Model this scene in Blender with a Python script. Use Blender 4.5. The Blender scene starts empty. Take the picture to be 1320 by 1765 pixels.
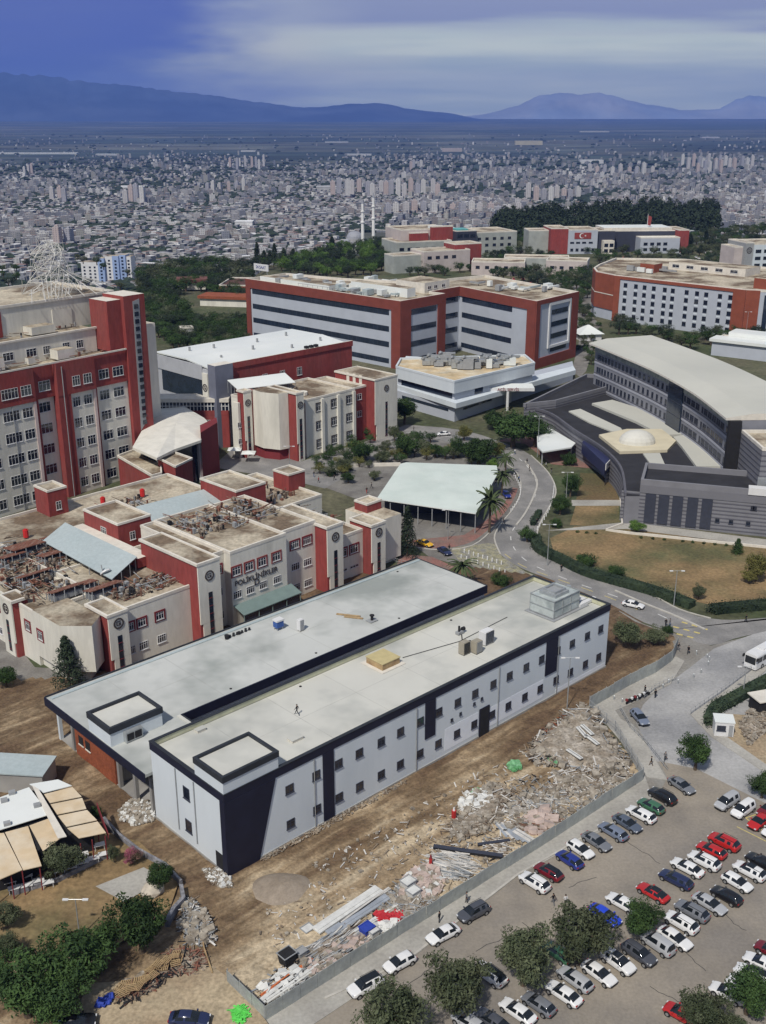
import bpy, bmesh, math, random
from mathutils import Vector, Matrix, noise
R = math.radians
SC = bpy.context.scene
COL = SC.collection
random.seed(7)
# ------------------------------------------------------------------ camera
FPX, HY, CAMZ = 1858.5, 204.08, 94.4
TH = math.atan((882.5 - HY) / FPX)
cam_d = bpy.data.cameras.new('camera'); cam = bpy.data.objects.new('camera', cam_d); COL.objects.link(cam)
cam.location = (0, 0, CAMZ); cam.rotation_euler = (math.pi/2 - TH, 0, 0)
cam_d.sensor_fit = 'VERTICAL'; cam_d.sensor_height = 36; cam_d.lens = 36*FPX/1765
cam_d.clip_start = 1; cam_d.clip_end = 150000
SC.camera = cam
# ------------------------------------------------------------------ light
SUN_EL, SUN_AZ = 52, 205          # azimuth clockwise from +Y (the view direction)
sun_d = bpy.data.lights.new('sun', 'SUN'); sun = bpy.data.objects.new('sun', sun_d); COL.objects.link(sun)
sun_d.energy = 3.8; sun_d.angle = R(2.5); sun_d.color = (1.0, .95, .86)
az, el = R(SUN_AZ), R(SUN_EL)
sdir = Vector((math.sin(az)*math.cos(el), math.cos(az)*math.cos(el), math.sin(el)))
sun.rotation_euler = sdir.to_track_quat('Z', 'Y').to_euler(); sun.location = (0, 0, 300)
SC.view_settings.view_transform = 'Standard'; SC.view_settings.look = 'None'
SC.view_settings.exposure = -0.04; SC.view_settings.gamma = 1
SC.cycles.volume_step_rate = 1; SC.cycles.volume_bounces = 0
SC.cycles.max_bounces = 6; SC.cycles.transparent_max_bounces = 8
world = bpy.data.worlds.new('World'); SC.world = world; world.use_nodes = True
def world_nodes():
    nt = world.node_tree; N = nt.nodes; L = nt.links; N.clear()
    def n(t, **k):
        x = N.new(t)
        for a, b in k.items(): setattr(x, a, b)
        return x
    def math_(op, a, b=None, c=None, clamp=False):
        x = n('ShaderNodeMath', operation=op); x.use_clamp = clamp
        for i, v in enumerate((a, b, c)):
            if v is None: continue
            if isinstance(v, (int, float)): x.inputs[i].default_value = v
            else: L.new(v, x.inputs[i])
        return x.outputs[0]
    def smooth(v, lo, hi):
        x = n('ShaderNodeMapRange', interpolation_type='SMOOTHSTEP')
        L.new(v, x.inputs[0]); x.inputs[1].default_value = lo; x.inputs[2].default_value = hi
        return x.outputs[0]
    def mix(f, a, b):
        x = n('ShaderNodeMix', data_type='RGBA')
        L.new(f, x.inputs[0])
        for i, v in ((6, a), (7, b)):
            if isinstance(v, tuple): x.inputs[i].default_value = (*v, 1)
            else: L.new(v, x.inputs[i])
        return x.outputs[2]
    tc = n('ShaderNodeTexCoord'); sep = n('ShaderNodeSeparateXYZ'); L.new(tc.outputs['Generated'], sep.inputs[0])
    x, y, z = sep.outputs
    ay = math_('MAXIMUM', math_('ABSOLUTE', y), .15)
    a = math_('DIVIDE', x, ay)                      # tan of azimuth
    e = math_('DIVIDE', z, ay)                      # tan of elevation
    cb = n('ShaderNodeCombineXYZ'); L.new(math_('MULTIPLY', a, 5), cb.inputs[0]); L.new(math_('MULTIPLY', e, 22), cb.inputs[1]); L.new(y, cb.inputs[2])
    nz = n('ShaderNodeTexNoise'); L.new(cb.outputs[0], nz.inputs['Vector']); nz.inputs['Scale'].default_value = 1.3; nz.inputs['Detail'].default_value = 4; nz.inputs['Roughness'].default_value = .5
    cb2 = n('ShaderNodeCombineXYZ'); L.new(math_('MULTIPLY', a, 4), cb2.inputs[0]); L.new(math_('MULTIPLY', e, 55), cb2.inputs[1]); cb2.inputs[2].default_value = 4.2
    nz2 = n('ShaderNodeTexNoise'); L.new(cb2.outputs[0], nz2.inputs['Vector']); nz2.inputs['Scale'].default_value = 1.0; nz2.inputs['Detail'].default_value = 7
    nn = math_('SUBTRACT', nz.outputs[0], .5); n2 = math_('SUBTRACT', nz2.outputs[0], .5)
    # the storm bank on the left, the pale break in the middle, grey shelf of cloud high on the right
    brk = smooth(math_('ADD', math_('ADD', a, math_('MULTIPLY', nn, .3)), math_('MULTIPLY', e, -.9)), -.29, .0)
    pale = mix(smooth(math_('ADD', n2, .5), .35, .68), PALE_A, PALE_B)
    dark = mix(smooth(math_('ADD', math_('MULTIPLY', nn, .6), math_('ADD', math_('MULTIPLY', n2, .5), .5)), .3, .7), DARK_A, DARK_B)
    body = mix(brk, dark, pale)
    shelf_edge = math_('ADD', math_('ADD', e, math_('MULTIPLY', a, -.0)), math_('MULTIPLY', n2, .05))
    shelf = math_('MULTIPLY', smooth(shelf_edge, .062, .085), smooth(math_('ADD', a, math_('MULTIPLY', nn, .15)), -.16, .0))
    body = mix(shelf, body, SHELF)
    wisp = math_('MULTIPLY', smooth(math_('ADD', e, math_('MULTIPLY', nn, .03)), .092, .108), smooth(a, .02, .2))
    body = mix(math_('MULTIPLY', wisp, .75), body, PALE_B)
    glow = math_('MULTIPLY', smooth(math_('ABSOLUTE', math_('SUBTRACT', math_('ADD', a, math_('MULTIPLY', nn, .3)), -.06)), .13, 0), smooth(math_('ABSOLUTE', math_('SUBTRACT', math_('ADD', e, math_('MULTIPLY', n2, .03)), .05)), .035, 0))
    body = mix(math_('MULTIPLY', glow, .55), body, GLOW)
    body = mix(smooth(y, .0, .5), (.24, .27, .295), body)      # behind the viewer the cloud is plain grey
    sky = n('ShaderNodeTexSky', sky_type='NISHITA', sun_disc=False, sun_elevation=R(SUN_EL), sun_rotation=R(SUN_AZ), altitude=300)
    sm = n('ShaderNodeVectorMath', operation='SCALE'); L.new(sky.outputs[0], sm.inputs[0]); sm.inputs['Scale'].default_value = SKY_S
    # above the clouds near the horizon the open sky with a high overcast veil
    veil = mix(smooth(nz.outputs[0], .3, .7), (.20, .225, .27), (.30, .33, .37))
    up = n('ShaderNodeMix', data_type='RGBA'); up.inputs[0].default_value = .55
    L.new(sm.outputs[0], up.inputs[6]); L.new(veil, up.inputs[7])
    fin = mix(smooth(e, .14, .5), body, up.outputs[2])
    bg = n('ShaderNodeBackground'); L.new(fin, bg.inputs[0]); bg.inputs[1].default_value = 1
    out = n('ShaderNodeOutputWorld'); L.new(bg.outputs[0], out.inputs[0])
PALE_A, PALE_B, DARK_A, SHELF, GLOW = (.72, .82, .70), (1.02, 1.08, .82), (.10, .145, .48), (.36, .40, .55), (1.15, 1.12, .78)
DARK_B = (.13, .175, .47)
SKY_S = .1
world_nodes()
# ------------------------------------------------------------------ pixel of the photograph -> point of the place
def U(px, py, z=0.0):
    u = (px - 660)/FPX; v = -(py - 882.5)/FPX
    dy = math.cos(TH) + v*math.sin(TH); dz = -math.sin(TH) + v*math.cos(TH)
    t = (z - CAMZ)/dz
    return Vector((u*t, dy*t, z))
def G(x, y):                                  # height of the terrain
    d = math.hypot(x, y); a = math.degrees(math.atan2(x, max(y, 1)))
    e = 640 + 160*sm01((a+9)/5) + 170*sm01((a-0)/4)
    if d <= e: return 0.0
    low = -95*sm01((d - e)/330)
    if d > 7000: low += 184*(min((d-7000)/20500, 1.0))
    return low
def sm01(t):
    t = max(0, min(1, t)); return t*t*(3-2*t)
class Fr:                                     # a local frame: u along a facade, v into the depth
    def __init__(s, x, y, deg, z=0): s.o = Vector((x, y, z)); s.a = R(deg); s.c, s.s = math.cos(s.a), math.sin(s.a)
    def w(s, u, v, z=0): return Vector((s.o.x + u*s.c - v*s.s, s.o.y + u*s.s + v*s.c, z))
    def l(s, P): dx, dy = P.x - s.o.x, P.y - s.o.y; return (dx*s.c + dy*s.s, -dx*s.s + dy*s.c)
    def px(s, x, y, z=0): return s.l(U(x, y, z))
    def ray(s, x, y):
        a = s.l(Vector((0, 0, 0))); b = s.l(U(x, y, 0)); return a, b
    def face(s, x, y, v0=0):                  # pixel on the plane v=v0 -> (u, z)
        a, b = s.ray(x, y); t = (v0 - a[1])/(b[1]-a[1]); return (a[0] + t*(b[0]-a[0]), CAMZ*(1-t))
    def side(s, x, y, u0=0):                  # pixel on the plane u=u0 -> (v, z)
        a, b = s.ray(x, y); t = (u0 - a[0])/(b[0]-a[0]); return (a[1] + t*(b[1]-a[1]), CAMZ*(1-t))
# ------------------------------------------------------------------ materials
MATS = {}
def lin(c): return tuple(((x/12.92) if x <= .04045 else ((x+.055)/1.055)**2.4) for x in c)
def M(name, col, rough=.85, var=.18, scale=.5, col2=None, scale2=None, lo=.42, hi=.62, bump=0, metal=0, spec=.3, stretch=None, detail=5, fine=0, local=False):
    """a procedural surface: a base colour broken up by noise, with patches of a second colour"""
    if name in MATS: return MATS[name]
    m = bpy.data.materials.new(name); m.use_nodes = True; nt = m.node_tree; N = nt.nodes; L = nt.links
    b = N['Principled BSDF']; b.inputs['Roughness'].default_value = rough; b.inputs['Metallic'].default_value = metal
    b.inputs['Specular IOR Level'].default_value = spec
    if local: tc = N.new('ShaderNodeTexCoord'); vec = tc.outputs['Object']
    else: g = N.new('ShaderNodeNewGeometry'); vec = g.outputs['Position']
    if stretch:
        mp = N.new('ShaderNodeMapping'); mp.inputs['Scale'].default_value = stretch; L.new(vec, mp.inputs[0]); vec = mp.outputs[0]
    def nz(sc, det=detail):
        x = N.new('ShaderNodeTexNoise'); L.new(vec, x.inputs['Vector']); x.inputs['Scale'].default_value = sc; x.inputs['Detail'].default_value = det; x.inputs['Roughness'].default_value = .6
        return x.outputs[0]
    def mr(v, a, b_, c, d):
        x = N.new('ShaderNodeMapRange'); L.new(v, x.inputs[0])
        for i, q in enumerate((a, b_, c, d)): x.inputs[i+1].default_value = q
        return x.outputs[0]
    colv = None
    if col2:
        f = mr(nz(scale2 or scale), lo, hi, 0, 1)
        mx = N.new('ShaderNodeMix'); mx.data_type = 'RGBA'; L.new(f, mx.inputs[0])
        mx.inputs[6].default_value = (*col, 1); mx.inputs[7].default_value = (*col2, 1); colv = mx.outputs[2]
    k = mr(nz(scale), .3, .7, 1-var, 1+var)
    if fine:
        k2 = mr(nz(fine, 2), .3, .7, 1-var, 1+var); mu = N.new('ShaderNodeMath'); mu.operation = 'MULTIPLY'; L.new(k, mu.inputs[0]); L.new(k2, mu.inputs[1]); k = mu.outputs[0]
    vm = N.new('ShaderNodeVectorMath'); vm.operation = 'SCALE'; L.new(k, vm.inputs['Scale'])
    if colv: L.new(colv, vm.inputs[0])
    else: vm.inputs[0].default_value = col
    L.new(vm.outputs[0], b.inputs['Base Color'])
    if bump:
        bp = N.new('ShaderNodeBump'); bp.inputs['Strength'].default_value = bump; bp.inputs['Distance'].default_value = .3
        L.new(nz(scale*4), bp.inputs['Height']); L.new(bp.outputs[0], b.inputs['Normal'])
    MATS[name] = m; return m
# ------------------------------------------------------------------ meshes and objects
class MB:
    def __init__(s): s.v = []; s.f = []; s.m = []; s.mats = []
    def mi(s, mat):
        if mat not in s.mats: s.mats.append(mat)
        return s.mats.index(mat)
    def face(s, pts, mat):
        i = len(s.v); s.v += [tuple(p) for p in pts]; s.f.append(tuple(range(i, i+len(pts)))); s.m.append(s.mi(mat))
    def hexa(s, p, mat, top=None):            # p: 4 bottom, 4 top (counter-clockwise)
        i = len(s.v); s.v += [tuple(q) for q in p]; k = s.mi(mat)
        for j, q in enumerate(((3,2,1,0), (4,5,6,7), (0,1,5,4), (1,2,6,5), (2,3,7,6), (3,0,4,7))):
            s.f.append(tuple(i+a for a in q)); s.m.append(s.mi(top) if (j == 1 and top) else k)
    def box(s, u0, u1, v0, v1, z0, z1, mat, top=None):
        if u0 > u1: u0, u1 = u1, u0
        if v0 > v1: v0, v1 = v1, v0
        if z0 > z1: z0, z1 = z1, z0
        s.hexa([(u0,v0,z0),(u1,v0,z0),(u1,v1,z0),(u0,v1,z0),(u0,v0,z1),(u1,v0,z1),(u1,v1,z1),(u0,v1,z1)], mat, top)
    def prism(s, poly, z0, z1, mat, top=None, ztop=None):
        a = sum(poly[i][0]*poly[(i+1) % len(poly)][1]-poly[(i+1) % len(poly)][0]*poly[i][1] for i in range(len(poly)))
        if a < 0: poly = poly[::-1]
        n = len(poly); i = len(s.v); zt = ztop or (lambda x, y: z1)
        s.v += [(p[0], p[1], z0) for p in poly] + [(p[0], p[1], zt(p[0], p[1])) for p in poly]; k = s.mi(mat)
        for j in range(n):
            s.f.append((i+j, i+(j+1) % n, i+n+(j+1) % n, i+n+j)); s.m.append(k)
        s.f.append(tuple(i+n+j for j in range(n))); s.m.append(s.mi(top) if top else k)
        s.f.append(tuple(i+j for j in range(n))[::-1]); s.m.append(k)
    def rim(s, u0, u1, v0, v1, z0, z1, t, mat):     # four butted walls round a rectangle
        s.box(u0, u1, v0, v0+t, z0, z1, mat); s.box(u0, u1, v1-t, v1, z0, z1, mat)
        s.box(u0, u0+t, v0+t, v1-t, z0, z1, mat); s.box(u1-t, u1, v0+t, v1-t, z0, z1, mat)
    def tube(s, a, b, r, mat, n=6, r2=None):
        a, b = Vector(a), Vector(b); d = (b-a)
        if d.length < 1e-6: return
        q = d.to_track_quat('Z', 'Y'); r2 = r if r2 is None else r2; i = len(s.v); k = s.mi(mat)
        for c, rr in ((a, r), (b, r2)):
            for j in range(n):
                t = 2*math.pi*j/n; s.v.append(tuple(c + q @ Vector((rr*math.cos(t), rr*math.sin(t), 0))))
        for j in range(n): s.f.append((i+j, i+(j+1) % n, i+n+(j+1) % n, i+n+j)); s.m.append(k)
        s.f.append(tuple(i+n+j for j in range(n))); s.m.append(k); s.f.append(tuple(i+j for j in range(n))[::-1]); s.m.append(k)
    def build(s, name, parent=None, smooth=False):
        me = bpy.data.meshes.new(name); me.from_pydata(s.v, [], s.f)
        for m in s.mats: me.materials.append(m)
        me.polygons.foreach_set('material_index', s.m)
        if smooth: me.polygons.foreach_set('use_smooth', [True]*len(s.f))
        me.update(); o = bpy.data.objects.new(name, me); COL.objects.link(o)
        if parent: o.parent = parent
        return o
def tag(o, label=None, cat=None, group=None, kind=None):
    if label: o['label'] = label
    if cat: o['category'] = cat
    if group: o['group'] = group
    if kind: o['kind'] = kind
    return o
def empty(name, label, cat, loc=(0,0,0), rz=0, group=None):
    o = bpy.data.objects.new(name, None); COL.objects.link(o); o.location = loc; o.rotation_euler = (0, 0, rz); o.empty_display_size = .5
    return tag(o, label, cat, group)
def bldg(name, label, cat, fr, group=None): return empty(name, label, cat, fr.o, fr.a, group)
def dup(o, parent=None, loc=None, rz=None, sc=None, label=None, group=None):
    c = o.copy(); COL.objects.link(c); c.parent = parent
    if parent is None:
        if loc is not None: c.location = loc
        if rz is not None: c.rotation_euler = (0, 0, rz)
        if sc is not None: c.scale = sc if hasattr(sc, '__len__') else (sc, sc, sc)
        if label: c['label'] = label
        if group: c['group'] = group
    for ch in KIDS.get(o.name, ()) : dup(ch, c)
    return c
KIDS = {}
def proto_done(o):                           # remember the children of a prototype (parent -> children)
    def walk(p, all_):
        ks = [q for q in all_ if q.parent == p]; KIDS[p.name] = ks
        for q in ks: walk(q, all_)
    walk(o, list(COL.objects)); return o
def drop(o):                                 # remove a prototype that is not itself placed
    for ch in KIDS.get(o.name, ()): drop(ch)
    bpy.data.objects.remove(o)
# ------------------------------------------------------------------ land
def C(r, g, b): return lin((r, g, b))
m_far = M('farmland', (.035,.052,.045), .95, .5, .002, (.10,.105,.085), .0009, .45, .6, stretch=(.35, 1, 1), fine=.006)
m_camp = M('dry_grassland', (.105,.10,.062), .95, .3, .05, (.06,.075,.035), .02, .42, .58, fine=.6)
def terrain():
    mb = MB(); ds = [20, 60, 120, 200, 300, 400, 500, 560, 600]
    d = 600
    while d < 1600: d += 40; ds.append(d)
    while d < 7000: d *= 1.15; ds.append(d)
    while d < 24000: d *= 1.2; ds.append(d)
    angs = [i*2.0-52 for i in range(53)]; idx = []
    P = []
    for d in ds:
        for a in angs:
            x, y = d*math.sin(R(a)), d*math.cos(R(a)); P.append((x, y, G(x, y) - .02))
    n = len(angs); F = []; mi = []
    for i in range(len(ds)-1):
        for j in range(n-1):
            F.append((i*n+j, i*n+j+1, (i+1)*n+j+1, (i+1)*n+j)[::-1]); mi.append(0 if ds[i] < 900 else 1)
    k = len(P)                                   # the near side, under and behind the camera
    P += [(-1500, -400, -.02), (1500, -400, -.02), (1500, 15, -.02), (-1500, 15, -.02)]; F.append((k, k+1, k+2, k+3)); mi.append(0)
    mb.v = P; mb.f = F; mb.m = mi; mb.mats = [m_camp, m_far]
    o = mb.build('ground', smooth=True); tag(o, kind='structure')
terrain()
m_mtn = M('haze_blue_scrub', (.022,.045,.11), 1, .35, .0008, (.05,.07,.12), .0004)  # scrub colour carries extra blue to deepen the haze over the ridge
m_mtn2 = M('haze_pale_rock', (.26,.32,.42), 1, .25, .0006, (.40,.42,.46), .0004)  # rock colour carries the pale bluish tone of distance haze
def mountain(name, prof, D, depth, mat, z0):
    """a ridge at distance D whose crest follows the profile and falls to the plain on both sides"""
    xs = [p[0] for p in prof]; nx = 260; ny = 34; mb = MB(); P = []
    rnd = lambda a, b, s: noise.fractal(Vector((a*s, b*s, 3.1)), 1.0, 2.0, 5)
    for j in range(ny):
        t = j/(ny-1)
        for i in range(nx):
            x = xs[0] + (xs[-1]-xs[0])*i/(nx-1)
            for q in range(len(prof)-1):
                if prof[q][0] <= x <= prof[q+1][0]:
                    w = (x-prof[q][0])/(prof[q+1][0]-prof[q][0]); y = prof[q][1]*(1-w)+prof[q+1][1]*w; break
            ph = TH - math.atan((882.5-y)/FPX); top = CAMZ - D*math.tan(ph)
            d = D + (t-.6)*depth
            s = 1-abs(t-.6)/.6 if t < .6 else 1-(t-.6)/.4
            s = s**.8; az_ = math.atan((x-660)/(FPX*math.cos(TH)*1.02))
            z = z0 + (top-z0)*s
            if 0 < s < 1: z += (rnd(x*.02, t*4, 1.0)*.16*(1 - s*.6) + rnd(x*.07, t*5, 1.0)*.17*(1-s*.75))*(top-z0)*min(s, 1)
            P.append((d*math.tan(az_), d, z))
    for j in range(ny-1):
        for i in range(nx-1): mb.f.append((j*nx+i, j*nx+i+1, (j+1)*nx+i+1, (j+1)*nx+i)); mb.m.append(0)
    mb.v = P; mb.mats = [mat]; o = mb.build(name, smooth=True); tag(o, kind='structure')
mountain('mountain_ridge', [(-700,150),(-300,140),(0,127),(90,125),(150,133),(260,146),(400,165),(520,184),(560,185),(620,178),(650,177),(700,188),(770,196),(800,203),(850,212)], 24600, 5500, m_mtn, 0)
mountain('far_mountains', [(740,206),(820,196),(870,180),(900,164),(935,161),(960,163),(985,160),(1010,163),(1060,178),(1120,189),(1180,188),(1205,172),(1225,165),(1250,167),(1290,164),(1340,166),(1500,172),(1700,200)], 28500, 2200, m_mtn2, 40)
# haze: even air round everything that is built, up to above the highest ridge
def haze():
    mb = MB(); m = bpy.data.materials.new('haze_air'); m.use_nodes = True; nt = m.node_tree
    for n_ in list(nt.nodes):
        if n_.type == 'BSDF_PRINCIPLED': nt.nodes.remove(n_)
    pv = nt.nodes.new('ShaderNodeVolumePrincipled'); pv.inputs['Density'].default_value = HAZE_D; pv.inputs['Color'].default_value = (*HAZE_C, 1)
    pv.inputs['Anisotropy'].default_value = .0
    nt.links.new(pv.outputs[0], nt.nodes['Material Output'].inputs['Volume'])
    mb.box(-34000, 34000, -3000, 30500, -102, 1150, m); o = mb.build('haze'); tag(o, kind='stuff')
HAZE_D, HAZE_C = 5.0e-5, (.20, .36, 1.0)
haze()
# ------------------------------------------------------------------ city on the plain
WALLS = [(.44,.43,.43),(.28,.28,.29),(.64,.63,.62),(.24,.24,.26),(.30,.27,.26),(.20,.21,.25),(.38,.37,.34),(.16,.17,.19),(.25,.26,.29),(.36,.35,.36)]
ROOFS = [(.38,.37,.37),(.20,.13,.11),(.68,.68,.68),(.20,.20,.21),(.24,.16,.14),(.48,.47,.44)]
def facade_mat(name, col):
    m = bpy.data.materials.new(name); m.use_nodes = True; nt = m.node_tree; N = nt.nodes; L = nt.links; b = N['Principled BSDF']; b.inputs['Roughness'].default_value = .9
    g = N.new('ShaderNodeNewGeometry'); sp = N.new('ShaderNodeSeparateXYZ'); L.new(g.outputs['Position'], sp.inputs[0])
    def mt(op, a, b_):
        x = N.new('ShaderNodeMath'); x.operation = op
        for i, v in enumerate((a, b_)):
            if isinstance(v, (int, float)): x.inputs[i].default_value = v
            else: L.new(v, x.inputs[i])
        return x.outputs[0]
    s = mt('ADD', sp.outputs[0], mt('MULTIPLY', sp.outputs[1], .83))
    a = mt('GREATER_THAN', mt('FRACT', mt('MULTIPLY', s, .26), 0), .52); c = mt('GREATER_THAN', mt('FRACT', mt('MULTIPLY', sp.outputs[2], .33), 0), .5)
    f = mt('MULTIPLY', mt('MULTIPLY', a, c), .6)
    mx = N.new('ShaderNodeMix'); mx.data_type = 'RGBA'; L.new(f, mx.inputs[0]); mx.inputs[6].default_value = (*col, 1); mx.inputs[7].default_value = (.09,.095,.11,1)
    L.new(mx.outputs[2], b.inputs['Base Color']); return m
m_cw = [facade_mat('city_wall', c) for c in WALLS]; m_cr = [M('city_roof%d' % i, c, .9, .25, .05) for i, c in enumerate(ROOFS)]
def city_block(mb, x, y, w, d, h, a, rnd, z0):
    c, s = math.cos(a), math.sin(a); P = [(x+c*p-s*q, y+s*p+c*q) for p, q in ((-w/2,-d/2),(w/2,-d/2),(w/2,d/2),(-w/2,d/2))]
    wm = rnd.choice(m_cw); rm = rnd.choice(m_cr[:1]*2+m_cr)
    mb.prism(P, z0, z0+h, wm, rm)
    if h > 11 and rnd.random() < .6:
        q = .3; P2 = [(x+(a_-x)*q, y+(b_-y)*q) for a_, b_ in P]; mb.prism(P2, z0+h, z0+h+2.6, wm, rm)
def dens(x, y):
    return noise.fractal(Vector((x*.0016, y*.0011, 2.7)), 1.0, 2.0, 3)
def city():
    rnd = random.Random(11); single = []; rest = MB(); wood = []
    az = lambda x, y: math.degrees(math.atan2(x, y))
    d = 1020.0; n = 0
    while d < 11000:
        step = (12.5 if d < 2600 else 12.5 + (d-2600)*.0095)
        w_ = d*math.tan(R(23)); x = -w_
        while x < w_:
            x += step*rnd.uniform(.85, 1.35); y = d + rnd.uniform(-.4, .4)*step; a_ = az(x, y)
            e = 640 + 160*sm01((a_+9)/5) + 170*sm01((a_-0)/4)
            dd = math.hypot(x, y)
            if dd < e + 330: continue
            if a_ > -2 and dd < 1950 + 0*a_: continue     # hidden by the forest shoulder
            q = dens(x, y); far = dd > 4300
            pr = .96 if q > -.38 else .4
            if dd < 4300: pr2 = pr*(.92 if q > 0 else .72)
            else: pr2 = pr*max(0, 1-(dd-4300)/2400)*(.85 if q > 0 else .2) + (.22 if q > .12 else .03)
            if rnd.random() > pr2:
                if rnd.random() < (.5 if dd < 3600 else .3*max(.12, 1-(dd-3600)/2600)): wood.append((x, y, rnd.uniform(4, 8)))
                continue
            zone = noise.fractal(Vector((x*.0035, y*.0035, 9.1)), 1.0, 2.0, 2)
            right = sm01((a_+3)/5)
            h = rnd.choice((4, 4.5, 6, 6.5, 9)) if zone < .18-.35*right else rnd.choice((7, 9, 10, 12, 14, 18))
            if dd > 3400 and zone > .35: h *= 1.25
            ww = rnd.uniform(6.5, 11.5); dp = rnd.uniform(7, 12)
            if rnd.random() < .05: ww *= 2.8; h = min(h, 8)
            if rnd.random() < .28: wood.append((x+ww*.7, y-step*.3, rnd.uniform(3, 5.5)))
            ang = (.35 if zone > 0 else -.5) + rnd.uniform(-.12, .12) + (1.57 if rnd.random() < .3 else 0)
            single.append((dd, x, y, ww, dp, h, ang))
        d += step*(1.25 if d < 2600 else 1.5)
    single.sort(); k = 0
    for (dd, x, y, ww, dp, h, ang) in single:
        z0 = G(x, y)
        t_ = abs(math.degrees(math.atan2(x, y))) < 20.2
        if k < 290 and t_:
            mb = MB(); city_block(mb, 0, 0, ww, dp, h, 0, rnd, 0); o = mb.build('city_building')
            o.location = (x, y, z0); o.rotation_euler = (0, 0, ang)
            tall = h > 14
            tag(o, 'tall pale flat roofed apartment block in the near edge of the city' if tall else 'low plain house in the near edge of the city', 'apartment block' if tall else 'house', 'tall blocks at the near edge of the city' if tall else 'low houses at the near edge of the city')
            k += 1
        else: city_block(rest, x, y, ww, dp, h, ang, rnd, z0)
    o = rest.build('city_beyond'); tag(o, 'dense pale city of flat roofed blocks spreading over the plain', 'city', kind='stuff')
    # dark tree clumps between the houses
    me = MB(); mt_ = M('city_tree_leaves', (.03,.045,.028), .95, .3, .05)
    for (x, y, r) in wood:
        z0 = G(x, y); r *= (1 if y < 5200 else .6) + min(.8, max(0, (math.hypot(x, y)-2500)/3500)); i = len(me.v); n_ = 6
        for (zz, rr) in ((0, .8), (.5, 1.1), (1.0, .55)):
            for j in range(n_):
                t = 6.283*j/n_ + zz; q = r*rr*rnd.uniform(.7, 1.25); me.v.append((x+q*math.cos(t)*1.5, y+q*math.sin(t), z0+zz*r*rnd.uniform(.9, 1.3)))
        for ring in (0, 1):
            for j in range(n_): me.f.append((i+ring*n_+j, i+ring*n_+(j+1) % n_, i+(ring+1)*n_+(j+1) % n_, i+(ring+1)*n_+j)); me.m.append(0)
        me.f.append(tuple(i+2*n_+j for j in range(n_))); me.m.append(0)
    me.mats = [mt_]; o = me.build('city_trees'); tag(o, 'dark green trees scattered between the city houses', 'trees', kind='stuff')
    print('city', len(single), len(wood), min(s[0] for s in single), single[290][0])
city()

def far_sheds():
    for i, (x0, x1, y, h, d, c, lab) in enumerate(((-20,132,266,7,60,(.6,.62,.62),'very long white greenhouse roof at the far left of the plain'), (165,202,268,7,40,(.55,.56,.58),'short white shed right of the longest one on the plain'), (205,250,327,8,40,(.75,.75,.75),'bright white flat shed inside the left part of the city'), (415,440,262,7,40,(.6,.6,.6),'small white shed beyond the tower row'), (888,935,250,26,60,(.50,.46,.34),'yellowish block standing alone far out on the plain'), (762,796,262,20,50,(.48,.42,.40),'pinkish block far out beside the city edge'), (560,600,246,7,40,(.5,.52,.55),'pale shed far out in the middle of the plain'), (598,640,268,7,40,(.55,.56,.58),'pale low roofs at the far city edge'), (1000,1040,282,14,50,(.66,.66,.66),'white flat works hall at the right city edge'), (545,580,330,12,40,(.5,.5,.5),'grey square hall in the middle of the city'), (405,435,392,10,26,(.75,.75,.75),'white oval roofed hall in the near city'), (1210,1240,238,8,60,(.5,.5,.55),'pale roofs far out at right'), (1000,1050,228,7,60,(.45,.47,.5),'long grey roofs far out at right'))):
        a, b_ = U(x0, y, -95), U(x1, y, -95); z = G((a.x+b_.x)/2, a.y); k = (CAMZ-z)/(CAMZ+95); a, b_ = a*k, b_*k; w = (b_-a).length
        e = empty('far_shed', lab, 'shed', ((a.x+b_.x)/2, a.y, z)); mb = MB(); mb.box(-w/2, w/2, 0, d, 0, h, M('shed_wall%d' % i, tuple(q*.8 for q in c), .8, .1, .02)); mb.build('wall', e); mb = MB(); mb.box(-w/2-.5, w/2+.5, -.5, d+.5, h+.01, h+1.0, M('shed_roof%d' % i, c, .7, .1, .02)); mb.build('roof', e)
far_sheds()
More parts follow.
